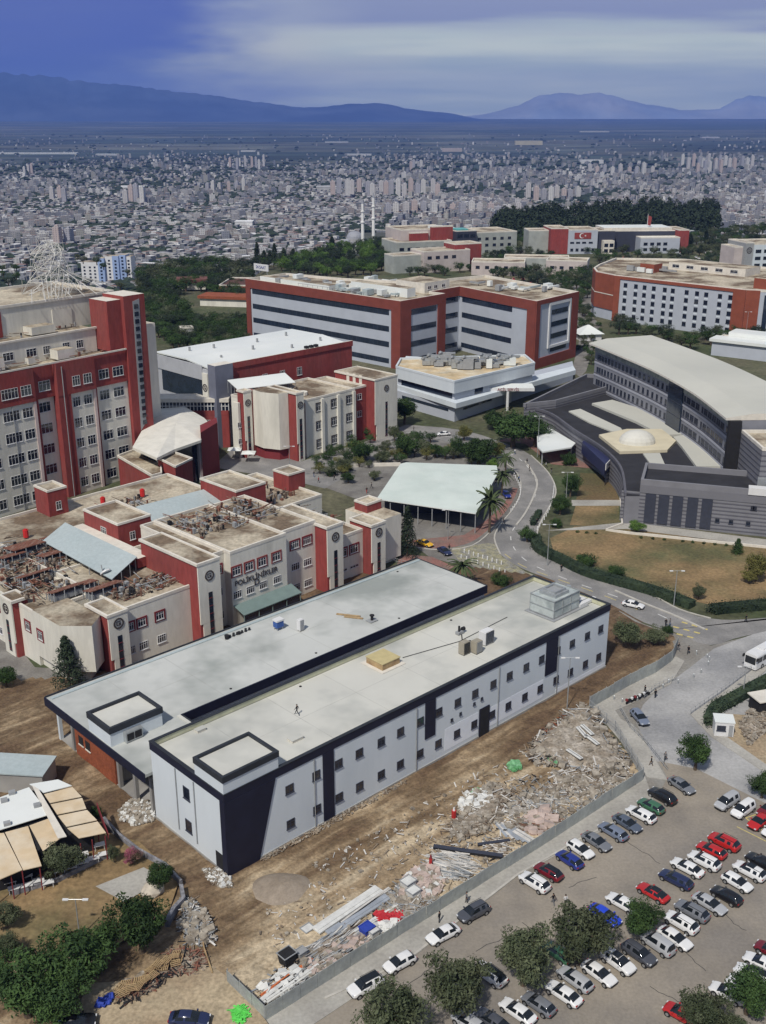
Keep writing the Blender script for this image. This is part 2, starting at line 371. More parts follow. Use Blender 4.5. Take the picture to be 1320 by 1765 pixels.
# ------------------------------------------------------------------ ground surfaces of the campus
m_dirt = M('site_dirt', (.27,.19,.11), .95, .28, .5, (.105,.068,.04), .055, .44, .60, fine=2.4, bump=.5, stretch=(1, 1, 1))
def dirt_nodes():
    """worked soil: dark damp earth by the building, pale dry crust by the fence, wheel tracks along the site"""
    nt = m_dirt.node_tree; N = nt.nodes; L = nt.links; mx = [n for n in N if n.type == 'MIX'][0]
    g = N.new('ShaderNodeNewGeometry'); mp = N.new('ShaderNodeMapping'); mp.vector_type = 'TEXTURE'; mp.inputs['Location'].default_value = (-20.46, 117.57, 0); mp.inputs['Rotation'].default_value = (0, 0, R(43.5)); L.new(g.outputs['Position'], mp.inputs[0])
    sp = N.new('ShaderNodeSeparateXYZ'); L.new(mp.outputs[0], sp.inputs[0])
    def noise_(sx, sy, sc, det=5, dist=.4):
        m = N.new('ShaderNodeMapping'); m.inputs['Scale'].default_value = (sx, sy, 1); L.new(mp.outputs[0], m.inputs[0]); t = N.new('ShaderNodeTexNoise'); t.inputs['Scale'].default_value = sc; t.inputs['Detail'].default_value = det; t.inputs['Distortion'].default_value = dist; L.new(m.outputs[0], t.inputs['Vector']); return t.outputs[0]
    def mt(op, a, b=0.0):
        x = N.new('ShaderNodeMath'); x.operation = op
        for i, v in enumerate((a, b)):
            if isinstance(v, (int, float)): x.inputs[i].default_value = v
            else: L.new(v, x.inputs[i])
        return x.outputs[0]
    dry = mt('MAXIMUM', mt('MULTIPLY', mt('ADD', sp.outputs[1], 3.0), -.045), -.12)                       # towards the fence
    far = mt('MULTIPLY', sp.outputs[0], -.004)
    f = mt('ADD', mt('ADD', mt('MULTIPLY', mt('SUBTRACT', noise_(.28, 1, .22), .5), 2.6), dry), mt('ADD', far, mt('MULTIPLY', mt('SUBTRACT', noise_(.10, 1, .9), .5), 1.1)))
    r = N.new('ShaderNodeValToRGB'); L.new(mt('ADD', f, .35), r.inputs[0]); e = r.color_ramp.elements
    e[0].position = .0; e[0].color = (.115, .074, .044, 1); e[1].position = .95; e[1].color = (.46, .375, .26, 1)
    q = e.new(.3); q.color = (.17, .118, .070, 1); q = e.new(.6); q.color = (.29, .215, .135, 1)
    vm = [n for n in N if n.type == 'VECT_MATH'][0]; L.new(r.outputs[0], vm.inputs[0])
dirt_nodes()
m_dirt2 = M('pale_sand', (.42,.34,.23), .95, .25, .3, (.27,.20,.13), .15, .4, .62, fine=2)
m_asph = M('lot_asphalt', (.29,.255,.21), .9, .10, .15, (.21,.19,.168), .06, .4, .6, fine=2.5)
m_road = M('road_asphalt', (.205,.20,.195), .85, .12, .2, (.27,.26,.25), .12, .45, .6, fine=2.5, stretch=(1, 1, 1))
m_apron = M('apron_concrete', (.37,.365,.36), .85, .12, .15, (.25,.25,.255), .06, .42, .6, fine=2)
m_pave = M('paving', (.21,.20,.185), .9, .15, .3, (.15,.14,.13), .12, fine=2.5)
m_walk = M('concrete_walk', (.40,.385,.35), .9, .12, .4, (.30,.285,.26), .2, fine=2.2)
m_redp = M('red_paving', (.26,.13,.11), .9, .18, .5, (.20,.14,.12), .2, fine=2.5)
m_dry = M('dry_grass', (.24,.165,.085), .95, .25, .12, (.11,.105,.05), .04, .42, .6, fine=1.4)
m_dry2 = M('brown_lawn', (.17,.115,.06), .95, .25, .12, (.10,.085,.04), .06, .42, .6, fine=1.4)
m_kerb = M('kerb_stone', (.44,.42,.38), .9, .15, .8)
m_white = M('road_paint', (.62,.62,.60), .8, .2, 2.0)
m_yel = M('yellow_paint', (.55,.45,.16), .8, .2, 2.0)
def sheet(name, px, z, mat, pts=None, thick=0):
    P = [U(x, y) for x, y in px] if pts is None else pts
    mb = MB()
    if thick: mb.prism([(p[0], p[1]) for p in P], -.1, z, mat)
    else:
        a = sum(P[i][0]*P[(i+1) % len(P)][1]-P[(i+1) % len(P)][0]*P[i][1] for i in range(len(P)))
        if a < 0: P = P[::-1]
        mb.face([(p[0], p[1], z) for p in P], mat)
    return tag(mb.build(name), kind='structure')
def smooth_px(px, n=4):                       # a Catmull-Rom curve through the points
    out = []
    for i in range(len(px)-1):
        p0 = px[max(i-1, 0)]; p1 = px[i]; p2 = px[i+1]; p3 = px[min(i+2, len(px)-1)]
        for k in range(n):
            t = k/n
            out.append(tuple(.5*((2*p1[j])+(-p0[j]+p2[j])*t+(2*p0[j]-5*p1[j]+4*p2[j]-p3[j])*t*t+(-p0[j]+3*p1[j]-3*p2[j]+p3[j])*t**3) for j in (0, 1)))
    out.append(px[-1]); return out
def strip(mb, P, w, z0, z1, mat):             # a band of constant width along world points
    P = [Vector((p[0], p[1])) for p in P]; n = len(P); L_ = []; R_ = []
    for i in range(n):
        d = (P[min(i+1, n-1)] - P[max(i-1, 0)]).normalized(); nn = Vector((-d.y, d.x))*w/2
        L_.append(P[i]+nn); R_.append(P[i]-nn)
    for i in range(n-1):
        a, b, c, d = R_[i], R_[i+1], L_[i+1], L_[i]
        mb.hexa([(*a, z0), (*b, z0), (*c, z0), (*d, z0), (*a, z1), (*b, z1), (*c, z1), (*d, z1)], mat)
def kerb(px, w=.35, h=.14, name='kerb', mat=None, n=4):
    mb = MB(); strip(mb, [U(x, y) for x, y in smooth_px(px, n)], w, -.05, h, mat or m_kerb); return tag(mb.build(name), kind='structure')
def dashes(mb, px, on, off, w, z, mat, n=6):
    P = [U(x, y).xy for x, y in smooth_px(px, n)]; run = 0; state = True; left = on; cur = [P[0]]
    for i in range(len(P)-1):
        a, b = P[i], P[i+1]; L_ = (b-a).length; pos = 0
        while L_ - pos > left:
            pos += left; q = a + (b-a)*pos/L_
            if state: cur.append(q); strip(mb, cur, w, z-.002, z, mat)
            state = not state; left = on if state else off; cur = [q]
        left -= L_ - pos
        if state: cur.append(b)
# construction site: uneven bare earth
def site():
    Wf = Fr(-20.46, 117.57, 43.5)
    poly = [Wf.l(U(*p)) for p in ((-120,1120),(40,1165),(190,1150),(330,1100),(560,1000),(680,975),(840,975),(905,985),(1053,1035),(1110,1075),(1180,1100),(1160,1135),(1012,1212),(1110,1338),(935,1458),(457,1758),(380,1790),(300,1900),(-150,1900))]
    def inside(x, y):
        r = False; j = len(poly)-1
        for i in range(len(poly)):
            (xi, yi), (xj, yj) = poly[i], poly[j]
            if (yi > y) != (yj > y) and x < (xj-xi)*(y-yi)/(yj-yi)+xi: r = not r
            j = i
        return r
    s = 1.1; us = [p[0] for p in poly]; vs = [p[1] for p in poly]; nu = int((max(us)-min(us))/s)+2; nv = int((max(vs)-min(vs))/s)+2; u0, v0 = min(us), min(vs)
    ins = {}; mb = MB(); idx = {}
    def vert(i, j):
        if (i, j) in idx: return idx[i, j]
        u, v = u0+i*s, v0+j*s; p = Wf.w(u, v)
        edge = not all(inside(u+a, v+b) for a in (-1.5, 1.5) for b in (-1.5, 1.5))
        h = noise.fractal(Vector((u*.16, v*.3, 1)), 1, 2, 4)*.22 + .1*noise.noise(Vector((u*.5, v*1.3, 5)))
        z = .003 if edge else max(.015, .16 + h)
        mb.v.append((p.x, p.y, z)); idx[i, j] = len(mb.v)-1; return idx[i, j]
    for i in range(nu):
        for j in range(nv):
            if inside(u0+(i+.5)*s, v0+(j+.5)*s): mb.f.append((vert(i, j), vert(i+1, j), vert(i+1, j+1), vert(i, j+1))); mb.m.append(0)
    mb.mats = [m_dirt]; tag(mb.build('bare_earth', smooth=True), kind='structure')
site()
sheet('lower_yard', [(150,1700),(300,1690),(350,1660),(395,1690),(457,1762),(520,1850),(100,1850)], .42, m_dirt2)
sheet('parking_lot', [(455,1790),(560,1722),(700,1655),(893,1508),(1000,1447),(1128,1383),(1150,1340),(1135,1312),(1200,1325),(1320,1385),(1600,1500),(1700,1800),(1500,2100),(500,2100)], .012, m_asph)
sheet('junction_ground', [(1055,1046),(1110,1076),(1170,1094),(1225,1113),(1320,1089),(1600,1050),(1600,1480),(1320,1392),(1150,1345),(1128,1383),(1108,1342),(1060,1262),(1016,1224),(1085,1182),(1158,1140),(1167,1118)], .0055, M('junction_paving', (.27,.26,.24), .9, .15, .4, (.20,.185,.165), .2, fine=2))
sheet('apron', [(1700,1020),(1320,1085),(1230,1118),(1190,1150),(1125,1198),(1108,1215),(1096,1245),(1130,1312),(1200,1326),(1320,1386),(1600,1502),(1700,1500)], .008, m_apron)
upper = [(1700,1030),(1320,1065),(1225,1066),(1170,1050),(1110,1018),(1060,998),(985,965),(940,948),(926,925),(932,900),(950,868),(958,845),(945,815),(915,785),(880,768),(800,742),(700,732)]
lower = [(675,742),(790,766),(858,790),(888,812),(898,840),(888,872),(862,905),(852,928),(862,955),(900,980),(960,1003),(1053,1042),(1110,1073),(1170,1092),(1225,1112),(1320,1088),(1700,1022)]
sheet('main_road', smooth_px(upper, 3) + smooth_px(lower, 3), .016, m_road)
sheet('plaza_paving', [(520,800),(600,780),(660,742),(675,740),(790,765),(858,790),(888,812),(898,840),(888,872),(862,905),(852,928),(862,955),(830,985),(740,960),(700,930),(640,870),(560,840)], .006, m_pave)
sheet('court_paving', [(365,805),(410,765),(520,795),(640,758),(680,735),(700,760),(560,842),(500,828)], .009, m_road)
sheet('clinic_yard', [(-60,1040),(0,1075),(60,1150),(190,1158),(210,1150),(190,1175),(60,1185),(-60,1190)], .006, m_pave)
sheet('forecourt', [(860,760),(905,765),(950,800),(1060,812),(1060,775),(1000,745),(930,735)], .02, m_redp)
sheet('red_walk', smooth_px([(700,942),(760,945),(810,935),(850,905),(880,870),(893,842)], 4) + [(884,840),(868,870),(838,897),(800,922),(700,932)], .012, m_redp)
sheet('red_carpark_paving', [(690,955),(745,960),(800,985),(760,1000),(680,985)], .035, m_redp)
sheet('hatched_island', [(775,945),(850,935),(866,960),(905,985),(950,1003),(880,1000),(840,985),(790,965)], .022, M('island_paving', (.30,.28,.18), .9, .3, .8, (.22,.215,.2), .5, fine=3))
sheet('brown_lawn', [(948,928),(990,908),(1080,905),(1200,928),(1320,938),(1600,960),(1600,1040),(1320,1040),(1235,1045),(1190,1035),(1110,1003),(1000,968),(955,955)], .03, m_dry)
sheet('terrace_lawn', [(993,862),(1000,815),(1050,818),(1068,862)], .03, m_dry2)
sheet('lower_terrace_lawn', [(982,905),(992,872),(1066,872),(1068,900),(1040,908)], .03, m_dry)
sheet('right_corner_lawn', [(1320,1235),(1250,1230),(1232,1250),(1240,1262),(1320,1318),(1500,1390),(1500,1180)], .02, m_dirt2)
sheet('cafe_garden', [(-60,1500),(185,1440),(240,1455),(310,1520),(290,1580),(190,1640),(60,1640),(-80,1700)], .44, m_dry)
sheet('pad_slab', [(165,1533),(248,1500),(285,1520),(215,1560)], .5, m_walk)
sheet('fence_footpath', [(505,1790),(700,1660),(893,1510),(1128,1385),(1110,1335),(935,1458),(457,1760),(470,1790)], .1, m_walk, thick=1)
sheet('corner_footpath', [(1115,1340),(1150,1345),(1118,1290),(1090,1250),(1070,1240),(1060,1225),(1085,1215),(1155,1180),(1180,1140),(1165,1132),(1016,1215),(1080,1290)], .09, m_walk, thick=1)
sheet('right_footpath', [(1190,1232),(1250,1190),(1330,1130),(1330,1148),(1255,1210),(1212,1240),(1240,1262),(1320,1318),(1500,1390),(1500,1420),(1320,1333),(1225,1270)], .1, m_walk, thick=1)
sheet('garden_path', [(985,862),(1070,862),(1070,872),(985,872)], .05, m_walk)
sheet('hospital_path', [(940,915),(1080,900),(1320,930),(1500,945),(1500,953),(1320,942),(1080,912)], .06, m_walk)
kerb(upper[2:14]); kerb(lower[2:9]); kerb([(690,940),(760,948),(815,940),(850,912),(862,900)])
kerb([(905,795),(925,828),(920,855),(905,885),(890,905)], .5, .16, 'road_median')
kerb([(1060,1018),(1110,1040),(1160,1060),(1215,1085)], .5, .16, 'road_median')
kerb([(560,1722),(700,1657),(893,1508),(1000,1447),(1128,1384)], .3, .2, n=1)
mk = MB()
dashes(mk, [(700,745),(800,757),(880,782),(915,812),(925,845),(905,885),(880,925),(905,965),(980,1000),(1080,1035),(1180,1080)], 2.5, 4, .22, .022, m_white)
dashes(mk, [(870,955),(900,975),(960,998),(1050,1030),(1120,1060)], 3, 3, .2, .022, m_yel)
for a, b in (((1148,1088),(1205,1102)), ((1160,1080),(1215,1094)), ((1175,1072),(1225,1087))): dashes(mk, [a, b], 1.2, .9, .5, .022, m_yel, 1)
tag(mk.build('road_markings'), kind='structure')
mk = MB()
for p in ([(1285,1410),(1320,1398)], [(1285,1410),(1325,1440)], [(1303,1400),(1345,1428)], [(1270,1425),(1340,1460)]): dashes(mk, p, 99, 1, .15, .018, m_yel, 1); strip(mk, [U(*q) for q in p], .15, .014, .018, m_yel)
tag(mk.build('parking_markings'), kind='structure')
# kerbs of the far campus lanes and the car park behind the flag building
sheet('far_lane', [(995,520),(1035,560),(1010,640),(1000,650),(985,640),(1000,580),(985,530)], .012, m_pave)
sheet('far_parking', [(1150,470),(1270,440),(1290,455),(1215,490),(1120,480)], .02, m_pave)
sheet('middle_lane', [(860,430),(900,425),(1040,520),(1020,540),(960,500)], .012, m_pave)

mk = MB(); rnd = random.Random(19)                     # cracks and tar joints in the car park
for (x, y, n_, dx, dy) in ((1180,1640,7,6,5),(980,1530,6,9,-3),(820,1640,8,8,-5),(1060,1440,9,9,6),(700,1700,6,9,-6),(1120,1700,9,9,5),(1230,1560,8,7,5),(900,1590,7,9,6)):
    P = [U(x, y)]
    for i in range(n_): x += dx+rnd.uniform(-3, 3); y += dy+rnd.uniform(-3, 3); P.append(U(x, y))
    strip(mk, P, .09, .014, .0165, m_tar := M('tar', (.05,.048,.045), .7, .2, 1))
tag(mk.build('asphalt_repairs'), kind='structure')
# ------------------------------------------------------------------ building materials
m_metal = M('white_cladding', (.64,.69,.73), .55, .03, .3, (.58,.635,.68), .12, stretch=(1, 1, .3))
m_metal2 = M('new_white_cladding', (.78,.82,.88), .6, .05, .4)
m_navy = M('navy_cladding', (.012,.014,.032), .55, .2, .4)
m_fasc = M('charcoal_fascia', (.03,.034,.042), .6, .2, .5)
m_roofc = M('cream_screed', (.56,.555,.51), .85, .06, .10, (.36,.37,.35), .06, .46, .66, detail=4)
m_roofg = M('grey_screed', (.51,.52,.50), .85, .07, .09, (.28,.30,.285), .05, .45, .64, detail=4)
m_glass = M('dark_glass', (.014,.020,.034), .08, .4, .5, spec=.8)
m_glassb = M('blue_glass', (.02,.03,.05), .12, .3, .3, spec=.6)
m_brick = M('rust_brick', (.26,.075,.035), .85, .2, .5, fine=3)
m_cream = M('cream_render', (.70,.675,.60), .85, .06, .25, (.56,.54,.48), .14, .48, .72, stretch=(1, 1, .22), fine=1.4)
m_red = M('red_render', (.27,.053,.048), .85, .14, .3, (.22,.058,.052), .15, stretch=(1, 1, .25), fine=1.6)
m_dred = M('dark_red_render', (.19,.03,.035), .8, .12, .2)
m_coping = M('cream_coping', (.66,.62,.55), .85, .12, .6)
m_roofold = M('stained_roof', (.50,.44,.34), .9, .25, .22, (.15,.11,.075), .11, .42, .58, fine=1.3)
m_conc = M('raw_concrete', (.36,.35,.33), .9, .15, .4, (.24,.23,.22), .2)
m_dark = M('dark_void', (.02,.02,.022), .9, .2, 1)
m_frame = M('window_frame_white', (.66,.66,.66), .5, .05, 1)
m_fdark = M('window_frame_dark', (.045,.05,.07), .5, .1, 1)
m_steel = M('galvanised_steel', (.42,.44,.45), .45, .15, 1, metal=.5)
m_wood = M('timber', (.42,.30,.16), .85, .25, 1.2, (.30,.20,.11), .5, local=True)
m_tealr = M('grey_sheet_roof', (.42,.48,.49), .55, .07, .2, (.36,.42,.43), .1, fine=1.5)
m_rust = M('rusty_sheet', (.18,.075,.05), .85, .3, .7, (.28,.18,.14), .5, .5, .7, stretch=(4, 1, 1))
m_wroof = M('white_sheet_roof', (.74,.76,.74), .5, .05, .2, (.66,.69,.68), .1)
m_seam = M('seam_grey', (.34,.34,.32), .9, .3, .3)
def window(parent, u, v, z, w, h, ax='u-', n=2, frame=None, glass=None, surround=None, cache={}):
    """one window: frame, mullions and pane, centred on (u,v,z) of a wall that looks along ax"""
    frame = frame or m_frame; glass = glass or m_glass
    key = (round(w, 1), round(h, 1), n, frame.name, glass.name, surround.name if surround else '')
    if key not in cache:
        mb = MB(); t = .09
        if surround: 
            s = .35; mb.rim(-w/2-s, w/2+s, -h/2-s, h/2+s, 0, .10, s-.005, surround)
        mb.rim(-w/2, w/2, -h/2, h/2, -.02, .07, t, frame)
        for k in range(1, n): x = -w/2 + w*k/n; mb.box(x-t/2, x+t/2, -h/2+t, h/2-t, .0, .06, frame)
        if n > 1: mb.box(-w/2+t, w/2-t, h*.18, h*.18+.06, .0, .05, frame)
        mb.box(-w/2+t, w/2-t, -h/2+t, h/2-t, -.01, .02, glass)
        mb.box(-w/2-.08, w/2+.08, -h/2-.09, -h/2-.005, -.01, .16, frame)
        mb.v = [(x, -d, z_) for x, z_, d in mb.v]; cache[key] = mb.build('window', parent); o = cache[key]
    else: o = cache[key].copy(); COL.objects.link(o); o.parent = parent
    o.location = (u, v, z); o.rotation_euler = (0, 0, {'v-': 0, 'u-': -math.pi/2, 'v+': math.pi, 'u+': math.pi/2}[ax] if isinstance(ax, str) else ax)
    return o
def grid(parent, us, zs, v, w, h, ax='v-', **k):
    for z in zs:
        for u in us: window(parent, u, v, z, w, h, ax, **k) if ax in ('v-', 'v+') or not isinstance(ax, str) else window(parent, v, u, z, w, h, ax, **k)
# ------------------------------------------------------------------ the new white annex in the middle
W = Fr(-20.46, 117.57, 43.5)
def white_building():
    b = bldg('office_building', 'long white clad building with navy bands and small square windows behind the rubble strip', 'building', W)
    L_, D_, Z = 84.2, 17.5, 12.8; zr = 11.95
    holes = []
    # walls as panels, with a plinth
    mb = MB(); mb.box(0, L_, 0, D_, .0, zr-.25, m_metal, m_roofc); mb.box(-.12, L_+.12, -.12, D_+.12, -.2, .45, m_conc)
    mb.build('wall', b)
    mb = MB(); mb.box(.35, L_-.35, .35, D_-.35, zr-.24, zr, m_roofc); mb.build('roof_slab', b)
    mb = MB()
    for u in (9.5, 20, 31, 42, 53, 64, 75): mb.box(u, u+.05, .5, D_-.5, zr+.001, zr+.006, m_seam)
    mb.box(.6, L_-.6, 8.9, 8.94, zr+.001, zr+.0055, m_seam); mb.build('roof_seams', b)
    for u, v in ((15, 1.2), (36, 1.2), (58, 1.3), (80, 1.2), (26, 16.2), (60, 16.2)): mb = MB(); mb.tube((u, v, zr), (u, v, zr+.08), .22, m_dark, 8); mb.build('roof_drain', b)
    mb = MB(); mb.tube((44, 12, zr+.1), (55, 9.6, zr+.1), .05, m_dark, 5); mb.tube((55, 9.6, zr+.1), (68, 10.2, zr+.1), .05, m_dark, 5); mb.build('cable', b)
    # parapet with charcoal fascia; cream on its inner side
    mb = MB(); mb.rim(-.10, L_+.10, -.10, D_+.10, Z-1.25, Z, .3, m_navy); mb.build('fascia', b)
    mb = MB(); mb.rim(-.16, L_+.16, -.16, D_+.16, Z+.005, Z+.10, .55, m_fasc); mb.build('parapet_coping', b)
    mb = MB(); mb.rim(.205, L_-.205, .205, D_-.205, zr+.005, Z, .08, M('parapet_inner', (.50,.50,.36), .85, .15, .4)); mb.build('parapet_lining', b)
    # navy bands on the long face
    mb = MB(); e = -.14
    mb.v += []
    mb.hexa([(-.14,e,.0),(5.1,e,.0),(5.1,-.002,.0),(-.14,-.002,.0),(-.14,e,11.54),(8.3,e,11.54),(8.3,-.002,11.54),(-.14,-.002,11.54)], m_navy)
    mb.box(-.14, -.002, 0, .9, .0, 11.54, m_navy); mb.build('corner_panel', b)
    for (u0, u1, z0) in ((16.6,18.6,.45), (37,39.2,5.1), (66.2,69.3,5.0)):
        mb = MB(); mb.box(u0, u1, -.13, -.002, z0, 11.54, m_navy); mb.build('vertical_band', b)
    mb = MB(); mb.box(49.5, 51.9, -.15, -.002, .15, 5.3, m_navy); mb.box(49.7, 51.7, -.18, -.151, .3, 5.1, m_dark); mb.build('door', b)
    # newer pale sheets round the lower windows
    for (u0, u1, z0, z1) in ((41.5,49.3,1.1,5.0), (52.1,65.9,1.1,4.6), (69.5,84,.5,1.2)):
        mb = MB(); mb.box(u0, u1, -.02, -.002, z0, z1, m_metal2); mb.build('cladding_patch', b)
    for u in (15, 35.1, 54.0, 69.6):
        mb = MB(); mb.tube((u, -.12, .3), (u, -.12, 11.5), .07, m_steel); mb.build('downpipe', b)
    us = [10.7 + (81.9-10.7)*i/17 for i in range(18)]
    # measured places of the windows along the facade
    px = (498.7,544.7,583.3,619,656.7,690,724.3,756.3,788.7,818.7,850,878,906.7,933.3,961,986,1012,1035)
    py = (1360,1336,1316,1297.7,1279,1261,1243.3,1226.7,1209.3,1195,1179,1165,1150.7,1136.7,1122.3,1110,1096.7,1085)
    us = [W.face(x, y)[0] for x, y in zip(px, py)]
    for u in us:
        for z in (8.7, 3.1): window(b, u, -.005, z, 1.4, 1.35, 'v-', n=2, frame=m_fdark)
    for u, z in ((43,6.1),(45,6.4),(48.2,6.9),(50,7.1)): window(b, u, -.005, z, .5, .5, 'v-', n=1, frame=m_fdark)
    for v in (11.3, 6.9):
        mb = MB(); mb.tube((-.12, v, 1.6), (-.12, v, 11.4), .08, m_steel); mb.build('downpipe', b)
    for z in (8.6, 3.3): window(b, -.005, 8.9, z, 1.5, 1.9, 'u-', n=1, frame=m_fdark)
    mb = MB(); mb.box(-.06, -.002, 1.0, 2.6, .3, 2.9, m_dark); mb.build('door', b)
    # raised box over the corner
    mb = MB(); u0, u1, v0, v1 = -.05, 8.9, -.03, 6.4
    mb.box(u0, u1, v0, v1, zr+.01, 14.9, m_metal); mb.build('stair_box', b)
    r = MB(); r.rim(u0-.12, u1+.12, v0-.12, v1+.12, 14.6, 15.5, .42, m_fasc); r.box(u0+.3, u1-.3, v0+.3, v1-.3, 14.905, 15.1, m_roofc); r.build('box_rim', b)
    return b
white_building()
def left_annex():
    b = bldg('service_building', 'low flat roofed annex with charcoal edge and rust brick end wall beside the poliklinik', 'building', W)
    Z = 7.8; L_ = 82.6; v0, v1 = 27.9, 46.8
    mb = MB(); mb.box(11.8, L_, v0+.3, v1, 0, Z-.5, m_metal); mb.build('wall', b)
    mb = MB(); mb.box(-1.1, L_+.2, v0, v1+.3, Z-.49, Z-.01, m_roofg); mb.box(-1.1, 11.6, 17.62, v0-.001, Z-.49, Z-.01, m_roofg); mb.build('roof', b)
    mb = MB()
    for u in (9, 20, 31.5, 43, 54.5, 66, 77): mb.box(u, u+.05, v0+.3, v1-1.0, Z-.009, Z-.004, m_seam)
    mb.box(12.5, L_-.5, 37.2, 37.25, Z-.009, Z-.0045, m_seam); mb.build('roof_seams', b)
    for u, v in ((22, 29.2), (40, 29.2), (60, 29.2), (75, 45)): mb = MB(); mb.tube((u, v, Z-.01), (u, v, Z+.07), .22, m_dark, 8); mb.build('roof_drain', b)
    f = MB()
    f.box(-1.3, -1.101, 17.65, v1+.5, Z-1.35, Z+.10, m_navy)                    # front
    f.box(11.6, L_+.3, v0-.22, v0-.001, Z-1.5, Z+.12, m_navy); f.box(11.601, 11.8, 17.65, v0-.221, Z-1.0, Z+.12, m_fasc)
    f.box(-1.1, L_+.3, v1+.301, v1+.5, Z-1.0, Z+.25, m_fasc); f.box(L_+.201, L_+.4, v0, v1+.3, Z-1.0, Z+.1, m_fasc)
    f.build('fascia', b)
    mb = MB(); mb.box(-.6, L_, v1-.9, v1-.3, Z, Z+.14, m_tealr); mb.box(10.9, 11.4, 18, v0, Z, Z+.16, m_roofc); mb.build('roof_upstand', b)
    mb = MB(); mb.box(0, .3, 28.5, 40.5, 0, 6.45, m_brick)
    mb.build('brick_wall', b)
    for v in (36.5, 38.6): 
        mb = MB(); mb.box(-.06, -.002, v-.7, v+.7, 2.6, 4.1, m_dark); mb.box(-.14, -.002, v-.8, v+.8, 2.4, 2.59, m_coping); mb.build('wall_opening', b)
    for u in (0, 5.5):
        for v in (46.0, 41.5, 27.6, 23, 18.5):
            if u == 5.5 and v == 46: continue
            mb = MB(); mb.box(u, u+.55, v-.28, v+.28, 0, 6.45, m_metal if v > 45 else m_conc); mb.build('column', b)
    mb = MB(); mb.box(6.5, 6.8, 17.7, 46.5, 0, 7.2, m_conc); mb.box(.3, 6.5, 28.3, 28.5, 0, 7.2, m_conc); mb.box(0.1, 6.5, 17.7, 46.5, -.1, .3, m_conc); mb.build('inner_wall', b)
    mb = MB(); mb.box(-.9, 7.9, 27.2, 33.6, Z, 10.3, m_metal); mb.build('stair_box', b)
    r = MB(); r.rim(-1.05, 8.05, 27.05, 33.75, 10.0, 11.0, .42, m_fasc); r.box(-.6, 7.6, 27.5, 33.3, 10.301, 10.55, m_roofc); r.build('box_rim', b)
    mb = MB(); mb.box(1.2, 4.0, 26.4, 27.15, Z+.1, 9.6, m_steel); mb.box(1.4, 2.5, 26.3, 26.39, Z+.4, 9.3, m_dark); mb.box(2.7, 3.8, 26.3, 26.39, Z+.4, 9.3, m_dark); mb.build('roof_vent', b)
left_annex()
# ------------------------------------------------------------------ things on those two roofs
def roof_item(name, label, cat, fr, px, py, z, rz=0, group=None):
    p = U(px, py, z); return empty(name, label, cat, (p.x, p.y, z), fr.a + rz, group)
def ac_unit(lab, px, py, z, w, d, h, shell, grille, fr=W, rz=0, grp=None):
    t = roof_item('ventilation_unit', lab, 'ventilation unit', fr, px, py, z, rz, grp)
    mb = MB(); mb.box(-w/2, w/2, -d/2, d/2, .12, h, shell); mb.box(-w/2+.1, w/2-.1, -d/2+.1, d/2-.1, h+.001, h+.1, shell); mb.build('casing', t)
    mb = MB()
    k = int(h/.22)
    for i in range(k): mb.box(-w/2+.12, w/2-.12, -d/2-.05, -d/2-.001, .25+i*.22, .36+i*.22, grille)
    mb.build('louvre', t)
    mb = MB(); [mb.box(x-.1, x+.1, -d/2, d/2, 0, .119, m_dark) for x in (-w/2+.2, w/2-.2)]; mb.build('skid', t)
    return t
m_tan = M('tan_metal', (.33,.30,.24), .6, .1, 1)
m_greym = M('grey_metal', (.30,.31,.32), .6, .1, 1)
ac_unit('left of the two squat tan louvred units on the cream roof', 800, 1126, 12, 1.6, 1.2, 2.1, m_tan, m_dark)
ac_unit('right of the two squat tan louvred units, louvres coloured paler as if lit, on the cream roof', 821, 1124, 12, 1.5, 1.3, 2.1, m_tan, m_greym)  # paler louvre colour stands in for light on this unit
ac_unit('white cabinet with dark grille behind the tan units on the cream roof', 838, 1108, 12, 2.2, 1.5, 2.3, m_frame, m_dark)
ac_unit('narrow white upright cabinet on the grey roof beside the blue tank', 518, 1086, 7.85, 1.0, .9, 2.1, m_frame, m_greym)
def chiller():
    t = roof_item('chiller', 'big pale glazed cooling box with top duct at the far end of the cream roof', 'chiller', W, 955, 1050, 12)
    mb = MB(); s = 3.3; g = M('pale_panel', (.46,.50,.49), .35, .15, .6, (.32,.36,.36), .4)
    mb.box(-3.6, 3.6, -2.6, 2.6, .2, 3.3, g); mb.build('casing', t)
    f = MB()
    for u in (-3.65, -1.2, 1.2, 3.55):
        for v in (-2.7, 2.6): f.box(u, u+.12, v, v+.12, 0, 3.5, m_steel)
    for z in (.2, 1.7, 3.35): f.rim(-3.72, 3.72, -2.72, 2.72, z, z+.12, .1, m_steel)
    f.build('frame', t)
    d = MB(); d.box(-2.2, 1.6, -1.8, 1.8, 3.31, 3.9, m_steel); d.rim(-1.8, 1.2, -1.4, 1.4, 3.901, 4.3, .25, m_steel); d.box(-1.5, .9, -1.1, 1.1, 3.902, 4.0, m_greym); d.build('top_duct', t)
    d = MB(); d.box(3.75, 5.2, -1.6, 2.2, .2, 2.4, g); d.tube((4.4, .3, 2.4), (4.4, .3, 3.2), .4, m_steel, 10); d.build('side_cabinet', t)
    d = MB(); d.box(-4.3, 5.8, -3.3, 3.3, 0, .1, m_greym); d.build('base_frame', t)
    t = roof_item('duct_run', 'bright white flat ducts lying at the far parapet behind the chiller', 'duct', W, 1008, 1040, 12)
    mb = MB(); mb.box(-2.2, 2.6, -.6, .2, .1, .6, m_frame); mb.build('duct', t)
    mb = MB(); mb.box(-.8, 1.2, .5, 2.6, .1, .55, m_frame); mb.build('side_duct', t)
chiller()
t = roof_item('timber_hatch', 'square tan timber hatch box in the middle of the cream roof', 'hatch', W, 660, 1143, 12)
